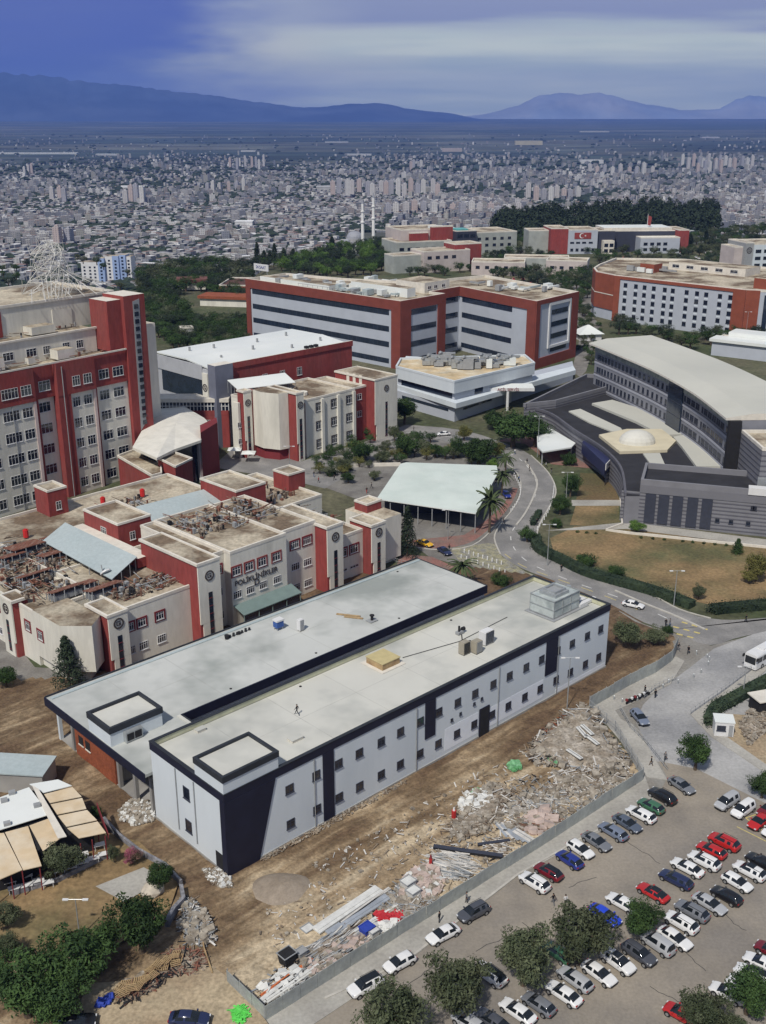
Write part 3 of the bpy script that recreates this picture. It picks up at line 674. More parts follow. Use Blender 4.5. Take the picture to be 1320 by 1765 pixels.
mb = MB(); mb.box(-1.9, 1.9, -1.9, 1.9, 0, 1.1, m_wood); mb.build('crate_side', t); mb = MB(); mb.box(-2.0, 2.0, -2.0, 2.0, 1.101, 1.22, M('plywood', (.50,.42,.22), .8, .1, 1)); mb.build('lid', t)
mb = MB(); mb.box(-2.6, 2.6, -2.6, 2.6, .0, .05, m_coping); mb.build('skirt', t)
for (x, y, s, lab) in ((509,1274,1.0,'low pale upstand in front of the walking man on the cream roof'), (345,1259,.7,'small pale hatch by the left parapet of the cream roof')):
    t = roof_item('roof_hatch', lab, 'roof hatch', W, x, y, 12); mb = MB(); mb.box(-s, s, -s*.6, s*.6, 0, .3, m_coping); mb.build('upstand', t)
    mb = MB(); mb.box(-s-.06, s+.06, -s*.6-.06, s*.6+.06, .301, .38, m_roofc); mb.build('lid', t)
t = roof_item('water_tank', 'blue capped water tank on legs on the grey roof', 'water tank', W, 480, 1084, 7.85)
mb = MB(); mb.box(-.75, .75, -.6, .6, .5, 1.7, M('tank_blue', (.04,.10,.32), .5, .1, 1)); mb.build('tank', t); mb = MB(); mb.box(-.85, .85, -.7, .7, 1.701, 2.0, m_frame); mb.build('lid', t)
for u in (-.6, .6):
    for v in (-.45, .45): mb = MB(); mb.tube((u, v, 0), (u, v, .5), .06, m_steel); mb.build('leg', t)
for (dx, dy) in ((0, 0), (.5, -.9)):
    p = U(603, 1061, 7.85); t = empty('timber_plank', ('longer' if dx == 0 else 'shorter, nearer') + ' tan timber plank lying on the grey roof', 'plank', (p.x+dx, p.y+dy, 7.86), W.a - 1.0)
    mb = MB(); mb.box(-2.6+dx*2, 2.0, -.25, .25, 0, .12, m_wood); mb.build('board', t)
t = roof_item('roof_vent', 'small black cowl vent on the grey roof beyond the planks', 'vent', W, 641, 1070, 7.85)
mb = MB(); mb.box(-.9, .9, -.7, .7, 0, .15, m_greym); mb.build('base', t); mb = MB(); mb.tube((0, 0, .15), (0, 0, 1.0), .25, m_dark, 8); mb.tube((0, 0, 1.0), (0, 0, 1.2), .45, m_dark, 8); mb.build('cowl', t)
t = roof_item('pipe_cluster', 'small dark pump and pipes on the cream roof left of the louvred units', 'pump', W, 793, 1092, 12)
mb = MB(); mb.box(-.8, .5, -.4, .4, .05, .5, m_greym); mb.tube((-.3, 0, .5), (-.3, 0, 1.5), .18, m_dark, 8); mb.tube((.4, 0, .7), (1.0, 0, .7), .35, m_dark, 10); mb.build('pump', t)
mb = MB(); mb.tube((-1.9, -2.2, .12), (-.3, -.6, .12), .08, m_dark); mb.tube((-1.9, -2.2, .12), (-.8, -3.2, .12), .08, m_dark); mb.build('pipe', t)
for (x, y, lab, s) in ((391, 1101, 'dark bucket at the left edge of the grey roof', .45), (412, 1093, 'low heap of black tools at the edge of the grey roof', .3)):
    t = roof_item('tool_bucket', lab, 'bucket', W, x, y, 7.85); mb = MB(); mb.tube((0, 0, 0), (0, 0, s*1.6), s*.8, m_dark, 10, s)
    mb.build('bucket', t); mb = MB(); [mb.tube((i*.8+.6, 0, 0), (i*.8+.9, .3, .3+.2*(i % 2)), .22, m_dark, 6) for i in range(3)]; mb.build('tool', t)
# ------------------------------------------------------------------ red and cream clinic buildings on the left
def textmesh(body, size, mat, parent, loc, rot, name='lettering', depth=.06):
    cu = bpy.data.curves.new(name, 'FONT'); cu.body = body; cu.size = size; cu.extrude = depth; cu.align_x = 'CENTER'; cu.align_y = 'CENTER'
    to = bpy.data.objects.new(name, cu); COL.objects.link(to); dg = bpy.context.evaluated_depsgraph_get(); dg.update()
    me = bpy.data.meshes.new_from_object(to.evaluated_get(dg)); bpy.data.objects.remove(to); me.materials.clear(); me.materials.append(mat)
    o = bpy.data.objects.new(name, me); COL.objects.link(o); o.parent = parent; o.location = loc; o.rotation_euler = rot; return o
m_logo = M('emblem_dark', (.06,.05,.05), .6, .1, 1)
def emblem(b, u, v, z, r, ax=0.0):
    """round dark ring with a small square sign inside, standing proud of the tower"""
    mb = MB(); n = 16; k = m_logo
    for i in range(n):
        t0, t1 = 2*math.pi*i/n, 2*math.pi*(i+1)/n; q = [((r*c_, 0, r*s_), (r*.74*c_, 0, r*.74*s_)) for c_, s_ in ((math.cos(t0), math.sin(t0)), (math.cos(t1), math.sin(t1)))]
        (a, a2), (c, c2) = q; f = lambda p, d: (p[0], d, p[2])
        mb.hexa([f(a, 0), f(c, 0), f(c2, 0), f(a2, 0), f(a, -.12), f(c, -.12), f(c2, -.12), f(a2, -.12)], k)
    mb.rim(-r*.4, r*.4, -.1, 0, -r*.4, -r*.3, .05, k); mb.box(-r*.4, -r*.28, -.1, 0, -r*.3, r*.4, k); mb.box(r*.05, r*.4, -.1, 0, -r*.3, r*.05, k); mb.box(-r*.2, r*.4, -.1, 0, r*.25, r*.4, k)
    o = mb.build('emblem', b); o.location = (u, v, z); o.rotation_euler = (0, 0, ax); return o
def clinic_tower(b, u0, u1, v0, v1, H, side=False, strip=(1.0, .62), base=True, wing=None):
    """cream front, red flanks, emblem and a tall dark window strip"""
    mb = MB(); mb.box(u0, u1, v0, v1, 0, H-.5, m_red)
    mb.build('tower_wall', b)
    t = .25
    mb = MB()
    if not side: mb.box(u0-.05, u1+.05, v0-t, v0-.002, H*.26, H-.5, m_cream); mb.box(u0+.55, u1+.05, v0-t+.02, v0-.002, 0, H*.26-.002, m_cream)
    else: mb.box(u0-t, u0-.002, v0-.05, v1+.05, H*.26, H-.5, m_cream); mb.box(u0-t+.02, u0-.002, v0+.6, v1, 0, H*.26-.002, m_cream)
    mb.build('cream_front', b)
    mb = MB(); mb.rim(u0-.3, u1+.2, v0-.35, v1+.2, H-.498, H, .45, m_coping); mb.box(u0, u1, v0, v1, H-.497, H-.25, m_roofold); mb.build('tower_parapet', b)
    w = .9; mb = MB()
    if not side:
        c = (u0+u1)/2; mb.box(c-w/2, c+w/2, v0-t-.06, v0-t-.002, .8, H*strip[1], m_glass); mb.rim(c-w/2-.12, c+w/2+.12, v0-t-.05, v0-t-.002, .65, .79, .05, m_dred)
        for k in range(int(H*strip[1]/1.6)): mb.box(c-w/2, c+w/2, v0-t-.10, v0-t-.061, 1.2+k*1.6, 1.32+k*1.6, m_dred)
        mb.build('stair_window', b); emblem(b, c, v0-t-.003, H*.82, 1.05)
    else:
        c = (v0+v1)/2; mb.box(u0-t-.06, u0-t-.002, c-w/2, c+w/2, .8, H*strip[1], m_glass)
        for k in range(int(H*strip[1]/1.6)): mb.box(u0-t-.10, u0-t-.061, c-w/2, c+w/2, 1.2+k*1.6, 1.32+k*1.6, m_dred)
        mb.build('stair_window', b); emblem(b, u0-t-.003, c, H*.82, 1.05, -math.pi/2)
def flatroof(b, u0, u1, v0, v1, z, wall, roof=None, par=.6, name='wall', cop=None):
    mb = MB(); mb.box(u0, u1, v0, v1, 0, z, wall, roof or m_roofold); mb.build(name, b)
    mb = MB(); mb.rim(u0-.06, u1+.06, v0-.06, v1+.06, z+.003, z+par, .4, cop or m_coping); mb.build('parapet', b)
def stairhead(b, u0, u1, v0, v1, z0, z1, wins=()):
    mb = MB(); mb.box(u0, u1, v0, v1, z0+.01, z1, m_red, m_roofold); mb.build('stair_head', b)
    mb = MB(); mb.rim(u0-.1, u1+.1, v0-.1, v1+.1, z1+.003, z1+.45, .4, m_coping); mb.build('stair_head_parapet', b)
def shed(b, pts, z0, zt, mat, name='shed_roof', posts=True, th=.15, post_z=None):
    """a thin pitched sheet roof over four local corners with posts"""
    mb = MB(); P = [(u, v, z) for (u, v), z in zip(pts, zt)]
    mb.hexa(P + [(u, v, z+th) for u, v, z in P], mat); mb.build(name, b)
    if posts:
        mb = MB()
        for i in range(4):
            (a, c, z), (a2, c2, z2) = P[i], P[(i+1) % 4]
            for t in (0.03, .36, .69): mb.tube((a+(a2-a)*t, c+(c2-c)*t, z0), (a+(a2-a)*t, c+(c2-c)*t, z+(z2-z)*t-.02), .1, m_greym, 5)
        mb.build('shed_posts', b)
P_ = Fr(-36.1, 186.7, 46)
m_clutter = M('roof_clutter', (.12,.085,.065), .9, .5, .8, (.34,.29,.23), 1.6, .48, .60)
def roof_clutter(parent, rnd, boxes, n, z, name='pipework'):
    for (u0, u1, v0, v1) in boxes:
        mb = MB()
        for i in range(n):
            u, v = rnd.uniform(u0, u1), rnd.uniform(v0, v1); q = rnd.random()
            if q < .55: s = rnd.uniform(.2, .75); mb.box(u, u+s, v, v+s*rnd.uniform(.4, 1.4), z+.01, z+rnd.uniform(.3, 1.3), rnd.choice((m_clutter, m_clutter, m_rust, m_greym, m_dark)))
            else:
                a = rnd.choice((0, 1.57))+rnd.uniform(-.1, .1); l = rnd.uniform(1.2, 5); mb.tube((u, v, z+rnd.uniform(.15, .9)), (u+l*math.cos(a), v+l*math.sin(a), z+rnd.uniform(.15, .9)), .09, rnd.choice((m_greym, m_clutter, m_rust)), 4)
        mb.build(name, parent)
def poliklinik():
    b = bldg('clinic_building', 'sprawling red and cream clinic with POLİKLİNİKLER lettering and cluttered stained roofs', 'building', P_)
    rnd = random.Random(5)
    # front range, left half (lower) and right half
    flatroof(b, -15, 0, 0, 24, 11.2, m_cream); flatroof(b, 5.1, 8.4, .8, 24, 15.4, m_cream, name='recess_wall'); flatroof(b, 8.4, 22.6, -1.2, 23.9, 15.6, m_cream, name='entrance_bay')
    flatroof(b, 22.6, 32.4, .8, 24, 15.2, m_cream, name='recess_wall'); flatroof(b, 37.4, 45.6, 0, 22, 9.9, m_cream, name='east_wall')
    flatroof(b, -15, 37, 24.1, 60, 11.0, m_cream, name='rear_wall'); flatroof(b, 37.1, 54, 22.1, 46, 10.4, m_cream, name='rear_east_wall')
    clinic_tower(b, -.6, 4.4, -2.8, 15.5, 16.9); clinic_tower(b, 32.3, 36.7, -2.8, 13, 15.2); clinic_tower(b, -19, -15.1, -.9, 6, 12.1); clinic_tower(b, 45.6, 49.8, -2.6, 4, 11.9)
    # corner volumes
    mb = MB(); mb.prism([(-26.4, 2.6), (-22.5, -1.4), (-19.2, 1.2), (-19.2, 12), (-26.4, 12)], 2.4, 11.4, m_cream, m_roofold); mb.prism([(-25.4, 4), (-22.5, .6), (-19.4, 3), (-19.4, 12), (-25.4, 12)], 0, 2.4, m_cream); mb.build('corner_bay', b)
    mb = MB(); mb.box(50.1, 57, -.8, 10, 1.0, 11.2, m_cream, m_roofold); mb.box(50.1, 56.2, 0, 10, 0, .999, m_cream); mb.build('corner_bay', b)
    flatroof(b, -26, -15.1, 12.1, 62, 10.2, m_cream, name='west_wing'); clinic_tower(b, -27.3, -24.2, 17.8, 22, 11.6, side=True)
    mb = MB(); mb.box(-26.4, -26.001, 30, 60, 2.5, 4.6, m_dred); mb.build('dado', b)
    # windows
    for u in (-14.0, -11.6, -7.6): window(b, u, -.005, 7.8, 1.7 if u > -12 else 1.3, 1.5, 'v-', n=3, surround=m_dred)
    for u in (-14.0, -11.6, -7.6): window(b, u, -.005, 3.1, 1.9 if u > -12 else 1.3, 1.6, 'v-', n=4)
    for z in (12.4, 7.6, 2.6): window(b, 6.7, .795, z, 1.9, 1.6, 'v-', n=3, surround=m_dred if z > 9 else None)
    for u in (9.7, 12.9, 16.2, 19.9): window(b, u, -1.205, 11.8, 2.0, 1.7, 'v-', n=3, surround=m_red)
    for u in (9.7, 12.9, 16.2, 19.9): window(b, u, -1.205, 6.8, 2.0, 1.6, 'v-', n=4)
    for u, z in ((23.7, 6.9), (26.6, 7.0), (30, 7.0), (26.6, 2.3), (30, 2.3), (26.6, 11.9), (30, 11.9)): window(b, u, .795, z, 1.2 if u < 24 else 2.2, 1.6, 'v-', n=2 if u < 24 else 4, surround=m_dred if z > 11 else None)
    for u in (39.4, 42.9): window(b, u, -.005, 6.5, 2.4, 1.8, 'v-', n=3, surround=m_dred); window(b, u, -.005, 2.4, 2.6, .7, 'v-', n=3)
    for v in (27, 31, 35, 39, 44, 50):
        window(b, -26.005, v, 7.4, 2.2, 1.7, 'u-', n=3, surround=m_dred); window(b, -26.005, v, 2.2, 2.2, 1.5, 'u-', n=3)
    for v in (15.2, 10): window(b, -26.005 if v > 12 else -26.405, v, 7.0, 1.6, 1.7, 'u-', n=3, surround=m_dred)
    textmesh('POLİKLİNİKLER', 1.5, m_logo, b, (14.6, -1.26, 9.15), (math.pi/2, 0, 0)); textmesh('D', 1.9, m_logo, b, (14.6, -1.28, 7.95), (math.pi/2, 0, 0))
    # teal glazed entrance canopy
    m_teal = M('teal_sheet', (.17,.23,.22), .4, .1, .5)
    mb = MB(); mb.hexa([(8.6,-4.4,3.6),(23.6,-4.4,3.6),(23.6,-1.21,4.6),(8.6,-1.21,4.6),(8.6,-4.4,3.75),(23.6,-4.4,3.75),(23.6,-1.21,4.75),(8.6,-1.21,4.75)], m_teal); mb.build('entrance_canopy', b)
    mb = MB(); [mb.tube((u, -4.2, 0), (u, -4.2, 3.6), .1, m_teal) for u in (8.8, 12.5, 16, 19.7, 23.4)]; mb.box(9, 23.2, -4.15, -4.1, 0, 3.4, m_glass); mb.build('canopy_post', b)
    # stair heads and rooftop sheds
    stairhead(b, .7, 8.7, 25.5, 38.4, 11, 16.6); stairhead(b, 30.5, 39, 24.5, 37.5, 11, 16.6); stairhead(b, 1.2, 5.9, 54, 59.8, 11, 16.8)
    q = P_.px(498, 812, 14.5); stairhead(b, q[0]-2.6, q[0]+2.6, q[1]-2.8, q[1]+2.8, 10.5, 14.5)
    q = P_.px(634, 864, 13); stairhead(b, q[0]-2.3, q[0]+2.3, q[1]-2.0, q[1]+2.0, 0, 13)
    window(b, .695, 31, 14, 2, 1.8, 'u-', n=3); window(b, 4.0, 25.495, 13.6, 1.3, 1.8, 'v-', n=2); window(b, 3.6, 53.995, 13.2, 1.3, 2, 'v-', n=2); window(b, 34, 24.495, 13, 1.4, 2.2, 'v-', n=2)
    mb = MB(); mb.box(-2.6, .6, 14, 39, 11.61, 13.6, m_red, m_coping); mb.build('duct_wall', b)
    shed(b, [(-10.6, 10.6), (-2.9, 13.5), (-2.9, 40), (-9.8, 37.4)], 11.2, (12.7, 14.2, 14.4, 12.9), m_tealr)
    shed(b, [(12.3, 29.6), (32, 29.0), (32.4, 36.3), (13, 37.6)], 11, (12.8, 12.8, 14.4, 14.4), m_tealr)
    m_r2 = m_rust
    for (x, y, w, d, z) in ((42, 940, 7, 5, 1.9), (88, 952, 5, 3.4, 1.6), (112, 1012, 6.5, 2.6, 1.6), (178, 1010, 7, 3, 1.8), (330, 905, 6, 5, 1.9), (105, 918, 9, 2.5, 1.6), (380, 915, 6, 3, 1.6), (60, 985, 7, 2.4, 1.5), (20, 955, 5, 3, 1.6), (395, 890, 4, 3, 1.5), (150, 1000, 3, 3, 1.4)):
        u, v = P_.px(x, y, 12.8); shed(b, [(u-w/2, v-d/2), (u+w/2, v-d/2), (u+w/2, v+d/2), (u-w/2, v+d/2)], 11, (11.3+z, 11.3+z, 11+z*.75, 11+z*.75), m_rust, name='rusty_shed_roof')
        mb = MB(); mb.box(u-w/2+.4, u+w/2-.4, v-d/2+.3, v+d/2-.3, 11.01, 10.9+z*.7, m_greym); mb.build('plant_box', b)
    roof_clutter(b, rnd, [(-25, -16, 14, 40), (-14, -3, 26, 40), (-14, -2, 3, 9), (-25, -12, 20, 50)], 150, 11.25)
    roof_clutter(b, rnd, [(9, 30, 24.5, 29), (10, 22, 38.5, 50)], 130, 11.05); roof_clutter(b, rnd, [(9, 30, 9, 22)], 230, 15.65); roof_clutter(b, rnd, [(38, 50, 26, 44), (38, 45, 4, 20)], 90, 10.4)
    # red tanks
    m_tank = M('bright_red_tank', (.55,.03,.03), .5, .1, 1)
    for (x, y) in ((245, 848), (177, 862), (345, 945), (44, 918)):
        u, v = P_.px(x, y, 12.3); mb = MB(); mb.tube((u, v, 11.3), (u, v, 12.9), .6, m_tank, 8); mb.tube((u, v, 12.9), (u, v, 13.1), .35, m_tank, 8); mb.build('red_roof_tank', b)
    u, v = P_.px(178, 985, 13); mb = MB(); mb.tube((u, v, 12), (u, v+.6, 14.2), .12, m_greym); mb.tube((u, v-.9, 13), (u, v-.7, 13.2), 1.1, m_frame, 10); mb.build('satellite_dish', b)
poliklinik()
# ------------------------------------------------------------------ the tall ward tower on the left
T_ = Fr(-93.5, 258.9, 50.3)
def ward_tower():
    b = bldg('ward_tower', 'tall red and cream ward tower with rows of white windows rising at the left', 'building', T_)
    ux = lambda x: T_.face(x, 753)[0]
    # bays: cream ones stand forward of the narrow recesses
    mb = MB(); mb.box(-40, 44, 1.2, 26, 0, 35.4, m_cream, m_roofold); mb.build('wall', b)
    def bay(u0, u1, v, name, mat, z0=0, z1=27.4):
        mb = MB(); mb.box(u0, u1, v, 1.199, z0, z1, mat); mb.build(name, b)
    bay(-40, ux(66), -.4, 'cream_bay', m_cream); bay(ux(127)-.2, ux(170), -.4, 'cream_bay', m_cream); bay(ux(177)-.4, 37.6, .2, 'cream_bay', m_cream)
    bay(ux(104), ux(127)-.2, -1.0, 'red_pier', m_red); bay(ux(170), ux(177)-.4, .0, 'red_pier', m_red); bay(ux(68), ux(73), .0, 'red_pier', m_red)
    bay(-40, ux(66)+.1, -.75, 'red_band', m_red, 27.4, 36); bay(ux(66)+.11, ux(104), .3, 'red_band', m_red, 27.4, 36); bay(ux(104)+.01, ux(170), -1.1, 'red_band', m_red, 27.4, 36); bay(ux(170)+.01, 37.6, -.2, 'red_band', m_red, 27.4, 36)
    for u in (ux(62), ux(166)): mb = MB(); mb.box(u, u+.8, -.62, -.401, 0, 27.3, M('pink_pilaster', (.62,.50,.47), .85, .1, .4)); mb.build('pilaster', b)
    zs = (30.6, 24.9, 19.3, 13.8, 8.3, 3.0)
    for z in zs:
        red = z > 28; dv = .35 if red else 0
        for (x0, x1, v, n) in ((8, 37, -.4, 5), (42, 60, -.4, 3), (77, 97, 1.19, 3), (130, 143, -.4, 3), (149, 163, -.4, 3), (179, 196, .2, 3), (203, 221, .2, 3)):
            u0, u1 = ux(x0), ux(x1); vv = v
            if red: vv = {-.4: -.75 if x0 < 100 else -1.1, 1.19: .3, .2: -.2}[v]
            window(b, (u0+u1)/2, vv-.005, z, u1-u0, 2.6, 'v-', n=n)
        for x in (-4.8, -11, -18, -25, -32): window(b, x, (-.75 if red else -.4)-.005, z, 4, 2.6, 'v-', n=4)
    for u in (ux(25), ux(113)): mb = MB(); mb.tube((u, -1.3 if u > 10 else -.6, 0), (u, -1.3 if u > 10 else -.6, 35), .12, m_greym); mb.build('downpipe', b)
    mb = MB(); mb.box(-40, 37.5, -.8, -.45, 36.001, 36.4, m_coping); mb.build('parapet', b)
    # setback storeys
    mb = MB(); mb.box(-40, 33, 6, 24, 35.5, 41.6, m_cream, m_roofold); mb.box(-40, 33.2, 5.6, 6.2, 41.601, 42.1, m_coping); mb.build('upper_storey', b)
    for x in (12, 53, 80, 114, 138): window(b, T_.face(x, 600, 6)[0], 5.995, 38.2, 2.2 if x > 60 else 3, 2.1, 'v-', n=3)
    mb = MB(); mb.box(3, 44, 12, 40, 41.602, 49.2, m_cream, m_roofold); mb.box(-40, 2.9, 22, 44, 41.602, 49.6, m_cream, m_roofold); mb.build('crown_storey', b)
    mb = MB(); mb.rim(2.7, 44.3, 11.7, 40.3, 49.203, 49.9, .5, m_coping); mb.build('parapet', b)
    mb = MB(); mb.box(6, 9, 11.6, 11.99, 42, 48.5, m_red); mb.build('red_panel', b)
    for u in (-4, -8, -14, -20): window(b, u, 21.995, 46.5, 2, 1.6, 'v-', n=3); window(b, u, 21.995, 43, 2, 1.2, 'v-', n=3)
    for q in ((24, 30, 11.7, 11.99, 42, 47), (15, 22, 8, 11.9, 42, 44), (-14, -7, 3.2, 5.9, 36, 39.5), (-3, 3, 2.5, 5.9, 36, 39), (10, 12, 3, 4.5, 36, 37.6), (18, 23, 2, 5.5, 36, 38.4)): mb = MB(); mb.box(*q, m_cream, m_roofold); mb.build('plant_box', b)
    rr = random.Random(33); roof_clutter(b, rr, [(-12, 32, 0, 5)], 26, 36.0); roof_clutter(b, rr, [(6, 30, 7, 11)], 16, 42.1)
    # the tall slab with the slanting glass strip
    mb = MB(); mb.box(37.7, 44.6, -.9, 8, 0, 50.2, m_red, m_coping); mb.box(33.2, 37.699, .4, 8, 36.01, 49.3, m_red, m_coping); mb.build('red_slab', b)
    mb = MB(); mb.hexa([(40.1,-1.0,13),(42.0,-1.0,15),(42.0,-.905,15),(40.1,-.905,13),(40.6,-1.0,48.5),(42.8,-1.0,49),(42.8,-.905,49),(40.6,-.905,48.5)], m_greym); mb.build('glass_strip', b)
    for k in range(17): mb = MB(); mb.box(40.9, 42.2, -1.12, -1.005, 14.5+k*2.0, 15.7+k*2.0, m_glass); mb.build('slot_window', b)
    mb = MB(); mb.box(44.7, 53, 6, 16, 0, 39.5, m_cream, m_roofold); mb.rim(44.7, 53, 6, 16, 39.503, 40.3, .4, m_coping); mb.box(46, 50, 9, 13, 39.51, 41.6, m_roofold); mb.build('cream_slab', b)
    # lattice crown of thin white struts
    rnd = random.Random(3); u, v = 30, 20; mb = MB(); mw = M('white_steel', (.60,.59,.56), .6, .1, 1); nodes = []
    for k, (z, r) in enumerate(((50, 8.5), (53.5, 6.3), (57, 5.2), (60.5, 4.6), (63, 2.6))):
        ring = [(u+r*math.cos(6.283*i/9+k*.35)+rnd.uniform(-.6, .6), v+r*.8*math.sin(6.283*i/9+k*.35)+rnd.uniform(-.6, .6), z+rnd.uniform(-.7, .7)) for i in range(9)]; nodes.append(ring)
    for k in range(4):
        for i in range(9):
            mb.tube(nodes[k][i], nodes[k+1][i], .09, mw, 4); mb.tube(nodes[k][i], nodes[k+1][(i+1) % 9], .07, mw, 4); mb.tube(nodes[k+1][i], nodes[k+1][(i+2) % 9], .07, mw, 4); mb.tube(nodes[k][i], nodes[k+1][(i+4) % 9], .06, mw, 4); mb.tube(nodes[k][i], (nodes[k][i][0]+rnd.uniform(-1.5, 1.5), nodes[k][i][1]+rnd.uniform(-1.5, 1.5), nodes[k][i][2]+rnd.uniform(1, 4)), .06, mw, 4)
    mb.build('lattice_crown', b)
    mb = MB()
    for i in range(7):
        a = -1.2 + i*.36; mb.tube((u+3*math.cos(a), v+3*math.sin(a), 57-i*.4), (u+(17+i)*math.cos(a)*.95, v+13*math.sin(a), 50.2), .08, mw, 4)
        mb.tube((u-8+i, v-9, 50.3), (u-4+i*1.5, v-2, 55+i % 3), .08, mw, 4); mb.tube((u-14+i*4, v-12, 50.1), (u-8+i*3.2, v-3, 52), .08, mw, 4)
    mb.build('lattice_arm', b)
ward_tower()
# ------------------------------------------------------------------ entrance hall roof and low red block
def local_px(fr, pts, z): return [fr.px(x, y, z) for x, y in pts]
m_shell = M('shell_white', (.66,.64,.58), .8, .1, .4)
def entrance_hall():
    f = Fr(*U(300, 815, 0).xy, 46); b = bldg('entrance_hall', 'entrance hall under a fan shaped cream shell roof beside the ward tower', 'building', f)
    pts = local_px(f, [(228, 768),(248, 735),(262, 703),(290, 699),(318, 700),(352, 718),(372, 738),(350, 745),(346, 757),(300, 770),(270, 787)], 13)
    cx = sum(p[0] for p in pts)/len(pts); cy = sum(p[1] for p in pts)/len(pts); mb = MB(); n = len(pts); rings = []
    for k, s in enumerate((1, .75, .5, .25)):
        rings.append([(cx+(p[0]-cx)*s, cy+(p[1]-cy)*s, 12.6 + 1.6*(1-s*s) + .3*math.sin(i*1.9)*s) for i, p in enumerate(pts)])
    for k in range(3):
        for i in range(n):
            a, c = rings[k][i], rings[k][(i+1) % n]; d, e = rings[k+1][(i+1) % n], rings[k+1][i]; mb.face([a, c, d, e], m_shell)
    for i in range(n): mb.face([rings[3][i], rings[3][(i+1) % n], (cx, cy, 14.4)], m_shell)
    for i in range(n): a, c = rings[0][i], rings[0][(i+1) % n]; mb.face([(a[0], a[1], a[2]-.7), (c[0], c[1], c[2]-.7), c, a], m_cream)
    mb.face([(a[0], a[1], a[2]-.7) for a in rings[0]][::-1], m_greym); mb.build('shell_roof', b, smooth=False)
    q = local_px(f, [(346, 755), (375, 737), (373, 728), (345, 742)], 13); mb = MB(); mb.prism(q, 0, 14.5, m_dred); mb.build('entrance_wall', b)
    mb = MB()
    for x, y in ((343, 765), (322, 768), (290, 778)): c = f.px(x, y, 11); mb.box(c[0]-.5, c[0]+.5, c[1]-.5, c[1]+.5, 0, 12.2, m_frame)
    mb.build('column', b)
    q = [(cx+(p[0]-cx)*.8, cy+(p[1]-cy)*.8) for p in pts]; mb = MB(); mb.prism(q, 0, 11.8, m_glass); mb.build('glass_wall', b)
    f = Fr(*U(240, 850, 0).xy, 46); b = bldg('red_annex', 'low red block with a raised box at the foot of the ward tower', 'building', f)
    q = local_px(f, [(203, 788), (233, 777), (277, 800), (278, 818), (262, 822)], 9); mb = MB(); mb.prism(q, 0, 9, m_red, m_roofold); mb.build('wall', b)
    mb = MB(); 
    for i in range(5): strip(mb, [q[i], q[(i+1) % 5]], .4, 9.002, 9.6+.003*i, m_coping)
    mb.build('parapet', b)
    q = local_px(f, [(272, 791), (300, 781), (331, 792), (302, 806)], 11); mb = MB(); mb.prism(q, 0, 11, m_red, m_roofold); mb.build('raised_box', b)
    mb = MB()
    for i in range(4): strip(mb, [q[i], q[(i+1) % 4]], .4, 11.002, 11.5+.003*i, m_coping)
    mb.build('box_parapet', b)
entrance_hall()
